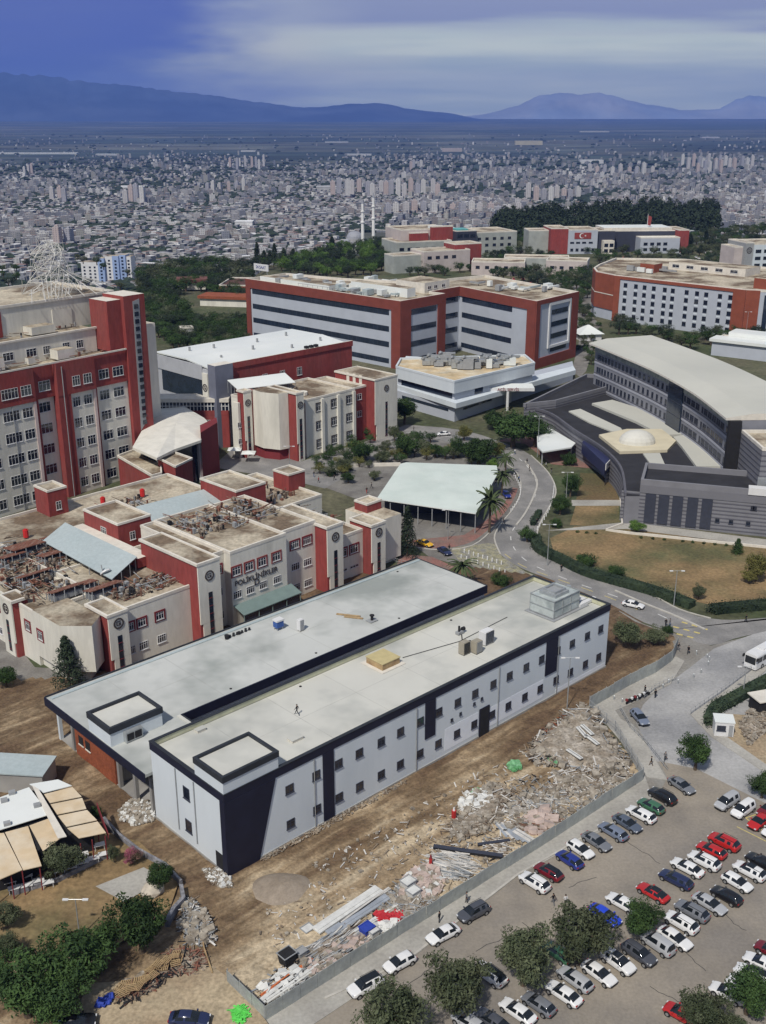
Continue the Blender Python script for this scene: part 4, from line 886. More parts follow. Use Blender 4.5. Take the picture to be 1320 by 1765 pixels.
# ------------------------------------------------------------------ hall with the long white roof, and the clinic in front of it
H_ = Fr(-46, 320.5, 44.5)
def hall():
    b = bldg('sports_hall', 'large hall with a long white sheet roof, red gable wall and grey stair tower', 'building', H_)
    m_gw = M('grey_render', (.16,.17,.22), .8, .1, .3); m_lw = M('pale_grey_wall', (.42,.43,.46), .8, .1, .3)
    mb = MB(); mb.box(0, 50, 0, 28, 0, 23.4, m_red); mb.build('wall', b)
    mb = MB(); mb.hexa([(-6,1.5,23.6),(50,1.5,23.6),(50,15,24.9),(-6,15,24.9),(-6,1.5,24.0),(50,1.5,24.0),(50,15,25.3),(-6,15,25.3)], m_wroof)
    mb.hexa([(-6,15.2,24.8),(50,15.2,24.8),(50,31,24.6),(-6,31,24.6),(-6,15.2,25.2),(50,15.2,25.2),(50,31,25.0),(-6,31,25.0)], m_wroof); mb.build('roof', b)
    mb = MB(); mb.box(-.2, 50.2, -.3, .3, 23.41, 25.2, m_red, m_coping); mb.build('parapet', b)
    mb = MB(); mb.box(-6.6, -.001, -1.2, 2.5, 0, 25.4, m_gw, m_coping); mb.build('stair_tower', b)
    mb = MB(); mb.box(-6.4, -.002, 2.6, 30, 0, 23.5, m_lw); mb.build('side_wall', b)
    mb = MB(); mb.box(-6.55, -6.405, 6, 27.5, 13.5, 20, m_glassb); mb.box(-6.7, -6.405, 5.5, 30.5, 20.1, 24.5, m_lw); mb.build('window_band', b)
    mb = MB(); mb.box(-6.8, -6.405, 2.7, 5.4, 0, 22.4, m_cream); mb.build('cream_pier', b); emblem(b, -6.81, 4, 18, 1.2, -math.pi/2)
    for v in (9, 14, 19, 24): window(b, -6.41, v, 9.5, 2.4, 2.2, 'u-', n=2, surround=m_dred)
    for u in (13, 20, 27): window(b, u, -.005, 18.5, 2, 2.6, 'v-', n=3)
    mb = MB(); [mb.box(u, u+1.2, -.1, 1, 25.21, 26, m_dark) for u in (30, 32, 34)]; mb.build('roof_box', b)
    rnd = random.Random(2); mb = MB()
    for u, v, z in ((4, 10, 24.2), (18, 12, 25), (30, 7, 24.4), (44, 9, 24.6), (10, 22, 25.1), (26, 20, 25.1), (40, 22, 25.1), (2, 24, 25.1)): mb.tube((u, v, z), (u, v, z+1.3), .4, m_greym, 6)
    mb.build('roof_cowl', b)
    f = Fr(*U(330, 700, 13).xy, 0); b = bldg('link_bridge', 'flat roofed glazed link between the ward tower and the hall', 'bridge', f)
    L_ = 22; mb = MB(); mb.box(-11, 11, 0, 6, 10.2, 11.6, m_red); mb.box(-11, 11, .15, 6, 11.601, 14.2, m_glass); mb.box(-11.3, 11.3, -.3, 6.3, 14.201, 15.3, m_coping); mb.box(-11, 11, .05, 5.9, 0, 10.199, m_red); mb.build('wall', b)
    mb = MB(); [mb.box(-11+i*1.05, -10.8+i*1.05, .03, .149, 11.602, 14.2, m_frame) for i in range(22)]; mb.box(-11, 11, -.0, .029, 12.9, 13.1, m_frame); mb.build('mullion', b)
    for x in (-2, 4): window(b, x, .045, 7.5, 3, 2.4, 'v-', n=4)
hall()
K_ = Fr(-25.2, 302, 46)
def front_clinic():
    b = bldg('clinic_building', 'small cream and red clinic in front of the white roofed hall, emblems on its towers', 'building', K_)
    fu = lambda x, y=720: K_.face(x, y)[0]
    H = 18.2
    flatroof(b, 4.2, fu(616), 1.2, 22, H-1.4, m_cream, name='main_wall'); flatroof(b, fu(616)+.01, fu(640)-.1, 2.2, 20, H-1.6, m_red, name='red_wall')
    flatroof(b, -8.3, 4.1, 16.1, 19, H-.5, m_cream, name='rear_wall'); flatroof(b, 2.5, 4.1, 19.1, 30, H-1.4, m_cream, name='rear_wall'); flatroof(b, -4.2, 4.1, 13.1, 16, H-.5, m_cream, name='rear_wall')
    mb = MB(); 
    for k in range(4): u = 4.9 + k*(fu(616)-5.4)/3; mb.box(u-.5, u+.5, .6, 1.199, 0, H-1.6, m_cream)
    mb.build('pilaster', b)
    for i, px in enumerate((555, 581, 607)):
        for z in (14.2, 8.6, 3.0): window(b, fu(px), 1.195, z, 2.2, 2.2, 'v-', n=3, surround=m_logo)
    for z in (14, 8.6): window(b, fu(628), 2.195, z, 2.0, 1.9, 'v-', n=2); window(b, fu(622)-.9, 2.195, z-5, 1.2, 1.6, 'v-', n=2)
    # towers
    u = fu(640); clinic_tower(b, u, u+9.8, -1.5, 16, H+1.3, strip=(1, .6)); clinic_tower(b, 0, 2.6, -.4, 12, H+2.3); 
    mb = MB(); mb.box(2.61, 4.19, 1.8, 8, 0, H-1.6, m_red); mb.build('red_recess', b)
    for z in (12.5, 7, 2.2): window(b, 3.4, 1.795, z, 1.1, 1.7, 'v-', n=2)
    mb = MB()
    for v in (4, 6.8, 9.6): mb.box(u-.12, u-.002, v, v+1.2, H-4.5, H+1.6, m_coping)
    mb.build('white_stripe', b)
    mb = MB(); mb.prism([(-.1, 3.0), (-3.2, 3.6), (-5.4, 8.5), (-5.0, 13), (-.1, 13)][::-1], 3.4, H+2.0, m_cream, m_roofold); mb.prism([(-.1, 4), (-2.6, 4.6), (-4.6, 9), (-4.4, 13), (-.1, 13)][::-1], 0, 3.399, m_dred); mb.build('corner_bay', b)
    clinic_tower(b, -8.3, -5.6, 13.2, 16, H+2.0, side=False); mb = MB(); mb.box(-9.4, -8.6, 14.6, 17, 0, H-1.6, m_cream); mb.build('west_wall', b)
    mb = MB(); mb.box(-5.59, -4.3, 13.1, 15, 0, H+1.8, m_red); mb.build('red_recess', b)
    for z in (10, 5): window(b, -9.2, 14.595, z, 1.2, 1.6, 'v-', n=2)
    shed(b, [(-5, 20), (13, 14.5), (14.5, 21), (-4, 26)], 16.8, (18.9, 18.9, 20.6, 20.6), m_wroof)
    roof_clutter(b, random.Random(8), [(5, 13, 11, 20)], 24, 16.85)
    mb = MB(); mb.tube((10, 8, 16.8), (10, 8, 17.8), 1.5, m_cream, 10); mb.build('roof_drum', b)
front_clinic()
# ------------------------------------------------------------------ the hospital with brick frame and blue glass bands
m_lil = M('lilac_cladding', (.43,.46,.52), .65, .06, .2); m_oran = M('orange_brick', (.25,.070,.040), .85, .12, .3); m_redbr = M('dark_red_brick', (.20,.052,.038), .85, .12, .3)
m_sand = M('sandy_roof', (.52,.40,.24), .95, .25, .25, (.60,.54,.42), .15)
def edge(P, i, org=None):                    # the frame of wall i of a counter-clockwise footprint
    a, c = P[i], P[(i+1) % len(P)]; return Fr(a[0], a[1], math.degrees(math.atan2(c[1]-a[1], c[0]-a[0]))), math.hypot(c[0]-a[0], c[1]-a[1])
def ebox(mb, f, u0, u1, out, z0, z1, mat, inn=.002):   # a slab on the outside of a wall
    p = [f.w(u0, -out), f.w(u1, -out), f.w(u1, -inn), f.w(u0, -inn)]
    mb.hexa([(*q.xy, z0) for q in p] + [(*q.xy, z1) for q in p], mat)
def ewin(b, f, u, z, w, h, out=.005, **k): q = f.w(u, -out); return window(b, q.x, q.y, z, w, h, f.a, **k)
def erim(b, P, z0, z1, t, mat, name='parapet'):
    mb = MB()
    for i in range(len(P)):
        f, L_ = edge(P, i); q = [f.w(0, -.08), f.w(L_, -.08), f.w(L_, t), f.w(0, t)]; mb.hexa([(*a.xy, z0) for a in q] + [(*a.xy, z1+.004*i) for a in q], mat)
    mb.build(name, b)
def rooftop_plant(b, rnd, area, z, n, mats):
    """cabinets, ducts and frames standing on a roof"""
    u0, u1, v0, v1 = area
    for i in range(n):
        u, v = rnd.uniform(u0, u1), rnd.uniform(v0, v1); w, d, h = rnd.uniform(1.5, 4.5), rnd.uniform(1.2, 3), rnd.uniform(1, 2.8); m = rnd.choice(mats)
        if rnd.random() < .6:
            mb = MB(); mb.box(u, u+w, v, v+d, z+.3, z+h, m); mb.box(u+.1, u+w-.1, v+.1, v+d-.1, z+.005, z+.299, m_dark); mb.build('plant_cabinet', b)
        else:
            mb = MB(); mb.box(u, u+w*2.2, v, v+.8, z+.8, z+1.6, m); mb.box(u, u+.8, v+.801, v+d*2, z+.8, z+1.5, m); mb.box(u+.2, u+.4, v+.2, v+.4, z+.005, z+.799, m_dark); mb.build('duct', b)
S_ = Fr(6.8, 424.7, 47)
def hospital():
    b = bldg('hospital_building', 'big hospital block with rust brick frame and long dark window bands in pale cladding', 'building', S_)
    near = [(0, 0), (27, 0), (27, 8), (46.5, 8), (36.4, -39), (68.7, -37), (82, 22), (44, 30), (30, 62), (24, 93), (0, 93)]
    mb = MB(); mb.prism(near, 0, 26.2, m_lil, m_roofold); mb.build('wall', b)
    bz = ((21.0, 23.2), (14.4, 16.6), (8.2, 10.4), (1.6, 3.6))
    def bands(i, u0, u1, zs=bz):
        f, L_ = edge(near, i)
        for z0, z1 in zs:
            mb = MB(); ebox(mb, f, u0, u1 if u1 > 0 else L_+u1, .08, z0, z1, m_glassb); mb.build('window_band', b)
            mb = MB(); k = int(((u1 if u1 > 0 else L_+u1)-u0)/2.4)
            for j in range(1, k): ebox(mb, f, u0+j*2.4, u0+j*2.4+.1, .11, z0, z1, m_fdark, .081)
            mb.build('mullion', b)
    def brick(i, u0, u1, z0, z1, out=.45):
        f, L_ = edge(near, i); mb = MB(); ebox(mb, f, u0, u1 if u1 > 0 else L_+u1, out, z0, z1, m_redbr); mb.build('brick_frame', b)
    bands(10, 4, -6); bands(0, 6.5, -5.2); bands(2, 1, -1, bz); bands(3, 2, 34, bz)
    brick(10, 0, -.01, 23.4, 27.2); brick(10, 0, 3, 0, 23.39); brick(10, 88.5, -.01, 0, 23.39)
    brick(0, -.45, 27.4, 23.4, 27.2); brick(0, -.45, 6, 0, 23.39); brick(0, 22.6, 27.4, 0, 23.39)
    brick(2, 0, -.01, 23.4, 27.2); brick(3, .5, -.01, 23.4, 27.2); brick(3, 43.2, -.01, 0, 23.39)
    brick(4, -.4, 2.6, 0, 27.2); brick(4, 2.61, -.01, 25.5, 27.2); brick(4, 27.5, -.01, 0, 25.49); brick(4, 2.61, 27.49, 0, 4)
    brick(5, 0, -.01, 0, 27.2)
    f, L_ = edge(near, 4); mb = MB()
    for (u0, u1, z0, z1) in ((9.5, 10.5, 7, 25.2), (25.5, 26.5, 7, 25.2), (10.51, 25.49, 24.2, 25.2), (10.51, 25.49, 7, 8)): ebox(mb, f, u0, u1, .5, z0, z1, m_frame)
    mb.build('white_frame', b)
    for z in (20.2, 15.4, 10.6, 5.2): mb = MB(); ebox(mb, f, 12, 24.5, .1, z, z+2, m_glassb); mb.build('window_band', b)
    erim(b, near, 26.203, 27.3, .5, m_coping)
    rnd = random.Random(4); mm = (m_wroof, m_greym, m_tealr, m_steel, m_wroof)
    rooftop_plant(b, rnd, (3, 20, 6, 84), 26.2, 34, mm); rooftop_plant(b, rnd, (48, 70, -30, 12), 26.2, 12, mm)
    mb = MB(); mb.box(13, 18, 8, 40, 26.21, 29.8, m_wroof, m_roofold); mb.box(4, 9, 44, 88, 26.21, 28.4, m_wroof, m_roofold); mb.box(26, 42, 10, 26, 26.21, 30.5, m_coping, m_roofold); mb.build('roof_house', b)
    for u in (29, 33, 38): window(b, u, 9.995, 28.4, 2.2, 1.4, 'v-', n=2)
    mb = MB(); [mb.tube((3+q*.001, 20+q, 26.3), (3, 20+q, 27.9), .07, m_fdark, 4) for q in range(0, 44, 3)]; mb.box(2.95, 3.05, 20, 62, 27.8, 27.95, m_steel); mb.build('roof_railing', b)
    f = Fr(*U(458, 462, 27).xy, 47-90); mb = MB(); q = S_.px(448, 470, 27); mb.box(q[0]-.2, q[0]+.2, q[1]-6, q[1]+4, 28, 31, m_frame); mb.tube((q[0], q[1]-5, 26), (q[0], q[1]-5, 28), .15, m_steel); mb.tube((q[0], q[1]+3, 26), (q[0], q[1]+3, 28), .15, m_steel); mb.build('roof_sign', b)
    textmesh('24 SAAT', 1.9, M('sign_blue', (.05,.07,.25), .6, .05, 1), b, (q[0]-.24, q[1]-1, 29.5), (math.pi/2, 0, -math.pi/2))
    # far service roofs behind
    mb = MB(); mb.box(42, 74, 62, 84, 0, 21, m_tealr, m_roofold); mb.box(46, 70, 88, 104, 0, 19, m_lil, m_roofold); mb.build('rear_block', b)
    rooftop_plant(b, rnd, (44, 66, 64, 78), 21, 9, mm)
hospital()
def podium():
    fr = Fr(24, 346, 0); b = bldg('podium_building', 'low white banded podium with sandy roof and silver ducts before the hospital', 'building', fr)
    L = lambda x, y, z: fr.l(U(x, y, z))
    lo = [L(680, 697, 0), L(783, 727, 0), L(987, 655, 0), L(985, 645, 0), L(900, 668, 0), (30, 60), (-14, 70)]
    mb = MB(); mb.prism(lo, 0, 5.2, m_lil); mb.build('ground_floor', b)
    led = [L(678, 664, 6.4), L(786, 698, 6.4), L(992, 640, 6.4), L(988, 633, 6.4), L(900, 655, 6.4), (30, 60), (-15, 72)]
    mb = MB(); mb.prism(led, 5.201, 6.9, m_metal); mb.build('white_ledge', b)
    up = [L(682, 632, 13.4), L(783, 658, 13.4), L(922, 626, 13.4), L(905, 612, 13.4), L(690, 618, 13.4)]
    mid = [(p[0]*.97+.2, p[1]*.97+1.5) for p in up]
    mb = MB(); mb.prism(mid, 6.901, 9.4, m_lil); mb.build('middle_floor', b); mb = MB(); mb.prism(up, 9.401, 13.0, m_metal, m_sand); mb.build('upper_band', b); erim(b, up, 13.003, 13.7, .5, m_metal)
    for P, i, u0, u1, z0, z1 in ((mid, 0, 2, -1, 7.2, 9.2), (mid, 1, 10, 14, 7.2, 9.2), (lo, 0, 4, -3, 3.0, 4.0), (lo, 1, 5, 22, 3.0, 3.8)):
        f, L_ = edge(P, i); mb = MB(); ebox(mb, f, u0, u1 if u1 > 0 else L_+u1, .1, z0, z1, m_glassb); mb.build('window_band', b)
    f, L_ = edge(lo, 1); mb = MB(); ebox(mb, f, 30, 34, .5, 0, 5, m_frame); mb.build('white_column', b)
    q = L(873, 668, 7); mb = MB(); mb.box(q[0]-8, q[0]+9, q[1]-5, q[1]+2, 6.91, 8.0, m_frame, m_wroof); mb.tube((q[0], q[1]-4.5, 0), (q[0], q[1]-4.5, 6.9), .5, m_frame, 8); mb.build('entrance_canopy', b)
    textmesh('ACİL SERVİS', 1.3, m_dred, b, (q[0], q[1]-5.06, 7.45), (math.pi/2, 0, 0))
    rnd = random.Random(9); c = L(800, 622, 13)
    for i in range(16):
        x = L(728+i*10, 634 - abs(i-7)*.6 + rnd.uniform(-4, 3), 13.4); w, h = rnd.uniform(2, 4), rnd.uniform(1.5, 4); m = rnd.choice((m_steel, m_wroof, m_steel, m_greym)); mb = MB()
        mb.box(x[0], x[0]+w, x[1], x[1]+2.4, 13.3, 13.1+h, m); mb.box(x[0]-.5, x[0]+w+1.5, x[1]+.5, x[1]+1.3, 13.1+h+.01, 13.8+h, m_steel); mb.build('roof_duct', b)
        mb = MB(); mb.tube((x[0], x[1], 14+h), (x[0]+3.5, x[1]+4, 15.5), .5, m_steel, 7); mb.build('round_duct', b)
podium()
# ------------------------------------------------------------------ curved grey hospital wing
m_stripe = M('striped_grey_stone', (.20,.20,.22), .8, .10, .3); m_stripe2 = M('dark_stone_course', (.11,.11,.13), .8, .1, .3)
m_creamr = M('cream_membrane', (.53,.525,.47), .7, .07, .06, (.44,.44,.40), .03); m_black = M('black_roofing', (.03,.03,.035), .85, .25, .2)
def arc_pts(pts, n=6): return smooth_px(pts, n)
def courses(b, P, idx, z0, z1, step, h=.35, mat=None, name='stone_course', out=.06):
    z = z0
    mb = MB()
    while z < z1:
        for i in idx: f, L_ = edge(P, i); ebox(mb, f, 0, L_, out, z, z+h, mat or m_stripe2)
        z += step
    mb.build(name, b)
def curved():
    fr = Fr(88, 300, 0); b = bldg('curved_building', 'grey striped hospital wing, its long concave front under a pale overhanging roof', 'building', fr)
    A = [(72.3, 363.5), (77.6, 346), (84.3, 320.5), (88.6, 292), (89.6, 265)]; A = [(x-88, y-300) for x, y in A]; inner = arc_pts(A, 9); n = len(inner)
    def off(P, d):
        out = []
        for i, p in enumerate(P):
            a, c = Vector(P[max(i-1, 0)]), Vector(P[min(i+1, len(P)-1)]); t = (c-a).normalized(); out.append((p[0]-t.y*d, p[1]+t.x*d))
        return out
    outer = off(inner, 19); foot = inner + outer[::-1]
    if True: mb = MB(); mb.prism(foot, 0, 22.4, M('curved_wall_stone', (.22,.225,.255), .8, .1, .3), m_roofold); mb.build('wall', b)
    # inner is traversed away->near; make wall frames along it with the outside toward the camera
    W_ = inner; frames = []
    for i in range(n-1):
        a, c = W_[i], W_[i+1]; frames.append((Fr(a[0], a[1], math.degrees(math.atan2(c[1]-a[1], c[0]-a[0]))), math.hypot(c[0]-a[0], c[1]-a[1])))
    # outside of this run is on its right-hand side
    zr = (18.4, 14.2, 10.0, 5.8); tot = 0; cnt = 0
    m_off = M('grey_panel', (.36,.37,.42), .8, .08, .3)
    for z in (20.6, 16.4, 12.2, 8.0, 3.8):
        mb = MB(); [ebox(mb, f, 0, L_, .12, z-.35, z+.25, m_off) for f, L_ in frames]; mb.build('stone_course', b)
    for z in (21.5, 17.0, 12.8, 8.6):
        mg = MB(); [ebox(mg, f, 0, L_, .05, z-.2, z+.1, m_stripe2) for f, L_ in frames]; mg.build('dark_course', b)
    for k, (f, L_) in enumerate(frames):
        if 20 <= k <= 22: continue
        u = .7
        while u < L_-.6:
            for z in zr: ewin(b, f, u+.55, z, 1.25, 1.7, out=.01, n=2, frame=m_fdark)
            u += 1.85
    for k in (20, 21, 22):
        f, L_ = frames[k]; mb = MB(); ebox(mb, f, 0, L_, .5, 2, 21.5, m_glassb); mb.build('glass_bay', b)
        mb = MB(); [ebox(mb, f, 0, L_, .56, z, z+.15, m_fdark, .501) for z in range(4, 21, 4)]; mb.build('glass_mullion', b)
    mb = MB()
    for k, (f, L_) in enumerate(frames): ebox(mb, f, 0, L_, .2, 19.9, 21.8, M('grey_green_frieze', (.28,.30,.27), .8, .35, .8))
    mb.build('frieze', b)
    # the roof: one broad pale shell with a lip
    lip = off(inner, -2.6); back = off(inner, 21); m = len(lip); mb = MB()
    for i in range(m-1):
        a, c, d, e = lip[i], lip[i+1], inner[i+1], inner[i]; q = off(inner, 4); a2, c2 = q[i], q[i+1]
        mb.face([(*a, 23.0), (*c, 23.0), (*c2, 24.1), (*a2, 24.1)], m_creamr); mb.face([(*a2, 24.1), (*c2, 24.1), (*back[i+1], 24.3), (*back[i], 24.3)], m_creamr)
        mb.face([(*a, 22.45), (*c, 22.45), (*c, 23.0), (*a, 23.0)], m_coping); mb.face([(*c, 22.45), (*a, 22.45), (*back[i], 22.45), (*back[i+1], 22.45)], m_greym)
        mb.face([(*back[i+1], 22.45), (*back[i], 22.45), (*back[i], 24.3), (*back[i+1], 24.3)], m_coping)
    for i in (0, m-1): mb.face([(*lip[i], 22.45), (*lip[i], 23.0), (*off(inner, 4)[i], 24.1), (*back[i], 24.3), (*back[i], 22.45)], m_coping)
    mb.build('roof', b)
    # right hand stair block
    q = [(3.0, -36.2), (3.0, -52), (30, -56), (30, -36.2)]; mb = MB(); mb.prism(q, 0, 19.5, m_stripe, m_roofold); mb.build('end_block', b)
    P = q; courses(b, P, (0, 1), 1.2, 19, 1.3); erim(b, P, 19.503, 20.3, .5, m_coping)
    mb = MB(); mb.box(-.2, 2.9, -36, -34.5, 0, 22.4, m_dark); mb.build('dark_joint', b)
    # left return
    f = edge([inner[0], foot[-1]], 0)[0]
    q = [(-17.2, 63.2), (-19.5, 75), (-9, 80), (-4, 68)]; courses(b, [foot[-1], foot[0]], (0,), 1, 22, 1.3)
    rooftop_plant(b, random.Random(6), (6, 20, -52, -44), 19.5, 5, (m_wroof, m_steel))
    # --- ring hall below with black and cream roof fields
    fr2 = Fr(66, 285, 0); b2 = bldg('ring_hall', 'low curved hall with black roof, cream strips and a small silver dome', 'building', fr2)
    Lp = lambda x, y, z: fr2.l(U(x, y, z))
    ow = arc_pts([Lp(912, 700, 8), Lp(950, 712, 8), Lp(990, 740, 8), Lp(1040, 772, 8), Lp(1070, 805, 8), Lp(1078, 850, 8)], 5)
    iw = [(x+88-66-.3, y+300-285) for x, y in inner]
    iw = [p for p in iw if p[1] > -22]
    foot2 = ow + [(iw[-1][0], ow[-1][1])] + iw[::-1] + [Lp(1010, 655, 8)]
    mb = MB(); mb.prism(foot2, 0, 7.2, m_stripe, m_black); mb.build('wall', b2)
    mb = MB(); n2 = len(ow)
    for i in range(n2-1): strip(mb, [ow[i], ow[i+1]], .6, 7.202, 8.0+.003*i, m_stripe2)
    mb.build('parapet', b2); courses(b2, ow, range(n2-1), .8, 7, 1.1)
    def field(px, z0, z1, mat, name):
        mb = MB(); mb.prism([Lp(x, y, 7.5) for x, y in px], z0, z1, mat); mb.build(name, b2)
    field([(980, 709), (1000, 705), (1070, 738), (1073, 743), (1055, 744), (1015, 728)], 7.205, 7.6, m_creamr, 'cream_strip')
    field([(1020, 697), (1055, 691), (1110, 708), (1180, 745), (1182, 750), (1142, 752), (1095, 728)], 7.205, 7.9, m_creamr, 'cream_strip')
    field([(1032, 752), (1080, 742), (1140, 742), (1165, 762), (1150, 778), (1068, 781)], 7.205, 8.0, m_sand if False else M('cream_terrace', (.60,.54,.40), .8, .1, .2), 'cream_terrace')
    field([(1160, 755), (1195, 748), (1225, 775), (1249, 806), (1200, 806), (1175, 772)], 7.205, 7.9, m_creamr, 'cream_strip')
    field([(1108, 782), (1137, 781), (1148, 806), (1125, 806)], 7.205, 7.6, m_creamr, 'cream_strip')
    c = Lp(1098, 762, 8); mb = MB(); R0 = 5.2; rings = []
    for k in range(6):
        t = math.pi/2*k/6; rings.append([(c[0]+R0*math.cos(t)*math.cos(6.283*i/20), c[1]+R0*.8*math.cos(t)*math.sin(6.283*i/20), 8.0+3.6*math.sin(t)) for i in range(20)])
    for k in range(5):
        for i in range(20): mb.face([rings[k][i], rings[k][(i+1) % 20], rings[k+1][(i+1) % 20], rings[k+1][i]], M('silver_dome', (.60,.59,.54), .6, .06, .5))
    mb.face(rings[5], MATS['silver_dome']); mb.build('dome', b2, smooth=True)
    # striped left wing with sunken black roof
    P = [Lp(903, 700, 9), Lp(958, 694, 9), Lp(1054, 668, 9), Lp(1045, 650, 9), Lp(1010, 648, 9)]
    a = sum(P[i][0]*P[(i+1) % 5][1]-P[(i+1) % 5][0]*P[i][1] for i in range(5)); P = P if a > 0 else P[::-1]
    mb = MB(); mb.prism(P, 0, 8.6, m_stripe, m_black); mb.build('left_wing', b2); erim(b2, P, 8.603, 9.8, .6, m_stripe); courses(b2, P, (0, 1), 1, 9, 1.1)
    # entrance box and forecourt canopy
    q = [Lp(1003, 762, 6.5), Lp(1043, 800, 6.5), Lp(1062, 780, 6.5), Lp(1020, 748, 6.5)]; a = sum(q[i][0]*q[(i+1) % 4][1]-q[(i+1) % 4][0]*q[i][1] for i in range(4)); q = q if a > 0 else q[::-1]
    mb = MB(); mb.prism(q, 3.2, 6.5, M('blue_black_panel', (.03,.035,.09), .5, .1, 1)); mb.build('entrance_box', b2)
    f, L_ = [edge(q, i) for i in range(4)][min(range(4), key=lambda i: edge(q, i)[0].w(0, 0)[1] + edge(q, i)[0].w(edge(q, i)[1], 0)[1])]
    mb = MB(); ebox(mb, f, .5, L_-.5, .2, 4.6, 6.4, m_frame); mb.build('sign_board', b2); p = f.w(L_/2, -.22); textmesh('HASTANESİ', 1.2, m_navy, b2, (p.x, p.y, 5.5), (math.pi/2, 0, f.a))
    mb = MB(); f2 = f; ebox(mb, f2, 1, L_-1, .1, 0, 3.1, m_glassb); mb.build('entrance_glass', b2)
    mb = MB(); q = [Lp(925, 738, 4.5), Lp(948, 738, 4.5), Lp(992, 764, 4.5), Lp(985, 771, 4.5), Lp(935, 779, 4.5), Lp(926, 770, 4.5)]; mb.prism(q, 4.2, 4.6, m_wroof); mb.build('canopy_roof', b2)
    mb = MB()
    for x, y in ((935, 776), (985, 768), (930, 745)): p = Lp(x, y, 4.4); mb.tube((*p, 0), (*p, 4.19), .2, m_greym)
    mb.build('canopy_post', b2)
    # --- the striped front block
    fr3 = Fr(63.1, 250.2, -17.3); b3 = bldg('front_block', 'grey striped block with five tall dark windows facing the brown lawn', 'building', fr3)
    bk = fr3.px(1100, 808, 11)[1]; P = [(0, 0), (60, 0), (60, 16), (0, bk+4)]
    mb = MB(); mb.prism(P, 0, 10.2, m_stripe, m_black); mb.build('wall', b3); erim(b3, P, 10.203, 11.6, .6, m_stripe); 
    mb = MB(); mb.box(-.1, 60, -.14, -.003, 8.2, 10.2, M('grey_fascia', (.17,.17,.19), .7, .05, .3)); mb.build('fascia', b3)
    courses(b3, P, (0, 3), .6, 8, .95, .3)
    for x in (1120, 1143, 1167, 1193, 1218):
        u = fr3.face(x, 875)[0]; mb = MB(); mb.box(u-1.1, u+1.1, -.25, -.003, .8, 8.0, m_glassb); mb.build('tall_window', b3); mb = MB(); mb.rim(u-1.25, u+1.25, -.3, -.251, .65, 8.1, .04, m_fdark); mb.build('window_frame', b3)
    for x, z in ((1238, 3), (1262, 3), (1292, 3), (1297, 7), (1300, 7)): window(b3, fr3.face(x, 880)[0], -.1, z, 1.0, 1.0, 'v-', n=1, frame=m_fdark)
    mb = MB(); mb.box(-4.5, -.101, 1, 14, 0, 8.0, m_stripe, m_black); mb.build('left_return', b3); courses(b3, [(-4.5, 1), (-.1, 1)], (0,), .6, 8, .95, .3)
    rooftop_plant(b3, random.Random(1), (27, 33, 3, 7), 10.2, 4, (m_wroof, m_steel, m_greym)); mb = MB(); mb.box(25, 34, -.35, 2, 10.3, 12.0, m_frame); mb.build('white_cabinet', b3)
curved()
# ------------------------------------------------------------------ orange brick ward block
O_ = Fr(113.8, 536.4, -44)
def orange():
    b = bldg('ward_block', 'orange brick cornered block with a grid of dark windows and a rounded end', 'building', O_)
    P = [(0, 0), (68.6, 0), (86, 10), (78, 60), (40, 80), (-8, 82), (-38, 60), (-29, 30), (-23, 16), (-14, 5)]
    q = [(14, 22), (62, 22), (62, 46), (14, 46)]
    mb = MB(); mb.prism(P, 0, 21.3, m_lil, m_roofold); mb.build('wall', b); erim(b, P, 21.303, 22.3, .8, m_coping)
    mb = MB(); mb.box(4, 46, 44, 60, 21.31, 25, m_coping, m_roofold); mb.build('roof_house', b); [window(b, 8+i*8, 43.995, 23.4, 4, 1.6, 'v-', n=2) for i in range(5)]
    mb = MB(); mb.box(66, 76, 12, 22, 21.31, 26, m_oran, m_roofold); mb.box(-2, 6, 26, 34, 21.31, 25.5, m_oran, m_roofold); mb.build('brick_roof_box', b)
    def br(i, u0, u1, z0, z1, out=.4, m=m_oran): f, L_ = edge(P, i); mb = MB(); ebox(mb, f, u0, u1 if u1 > 0 else L_+u1, out, z0, z1, m); mb.build('brick_panel', b)
    br(0, 0, 3.2, 0, 22); br(0, 62.5, -.01, 0, 22); br(0, 3.21, 62.49, 20.6, 22)
    for i in (6, 7, 8, 9): br(i, 0, -.01, 5, 22); br(i, .0, -.01, 12.2, 12.6, .5, m_coping)
    br(1, 0, 6, 0, 22); f, L_ = edge(P, 1)
    for u in (8, 12, 16): mb = MB(); ebox(mb, f, u, u+2, .3, 1, 20, m_glassb); mb.build('tall_window', b)
    xs = (1076,1094,1109,1125,1144,1158,1182,1200,1216,1240,1258)
    for x in xs:
        u = O_.face(x, 520)[0]
        for z in (18.0, 14.3, 10.6, 6.9, 3.2): window(b, u, -.01, z, 2.0, 1.9, 'v-', n=1, frame=m_fdark)
        for z in (16.2, 12.5, 8.8, 5.1): mb = MB(); mb.box(u-.9, u+.9, -.03, -.003, z-.5, z+.2, m_metal); mb.build('spandrel', b)
    rooftop_plant(b, random.Random(12), (-10, 8, 20, 40), 21.3, 12, (m_wroof, m_steel, m_greym))
orange()
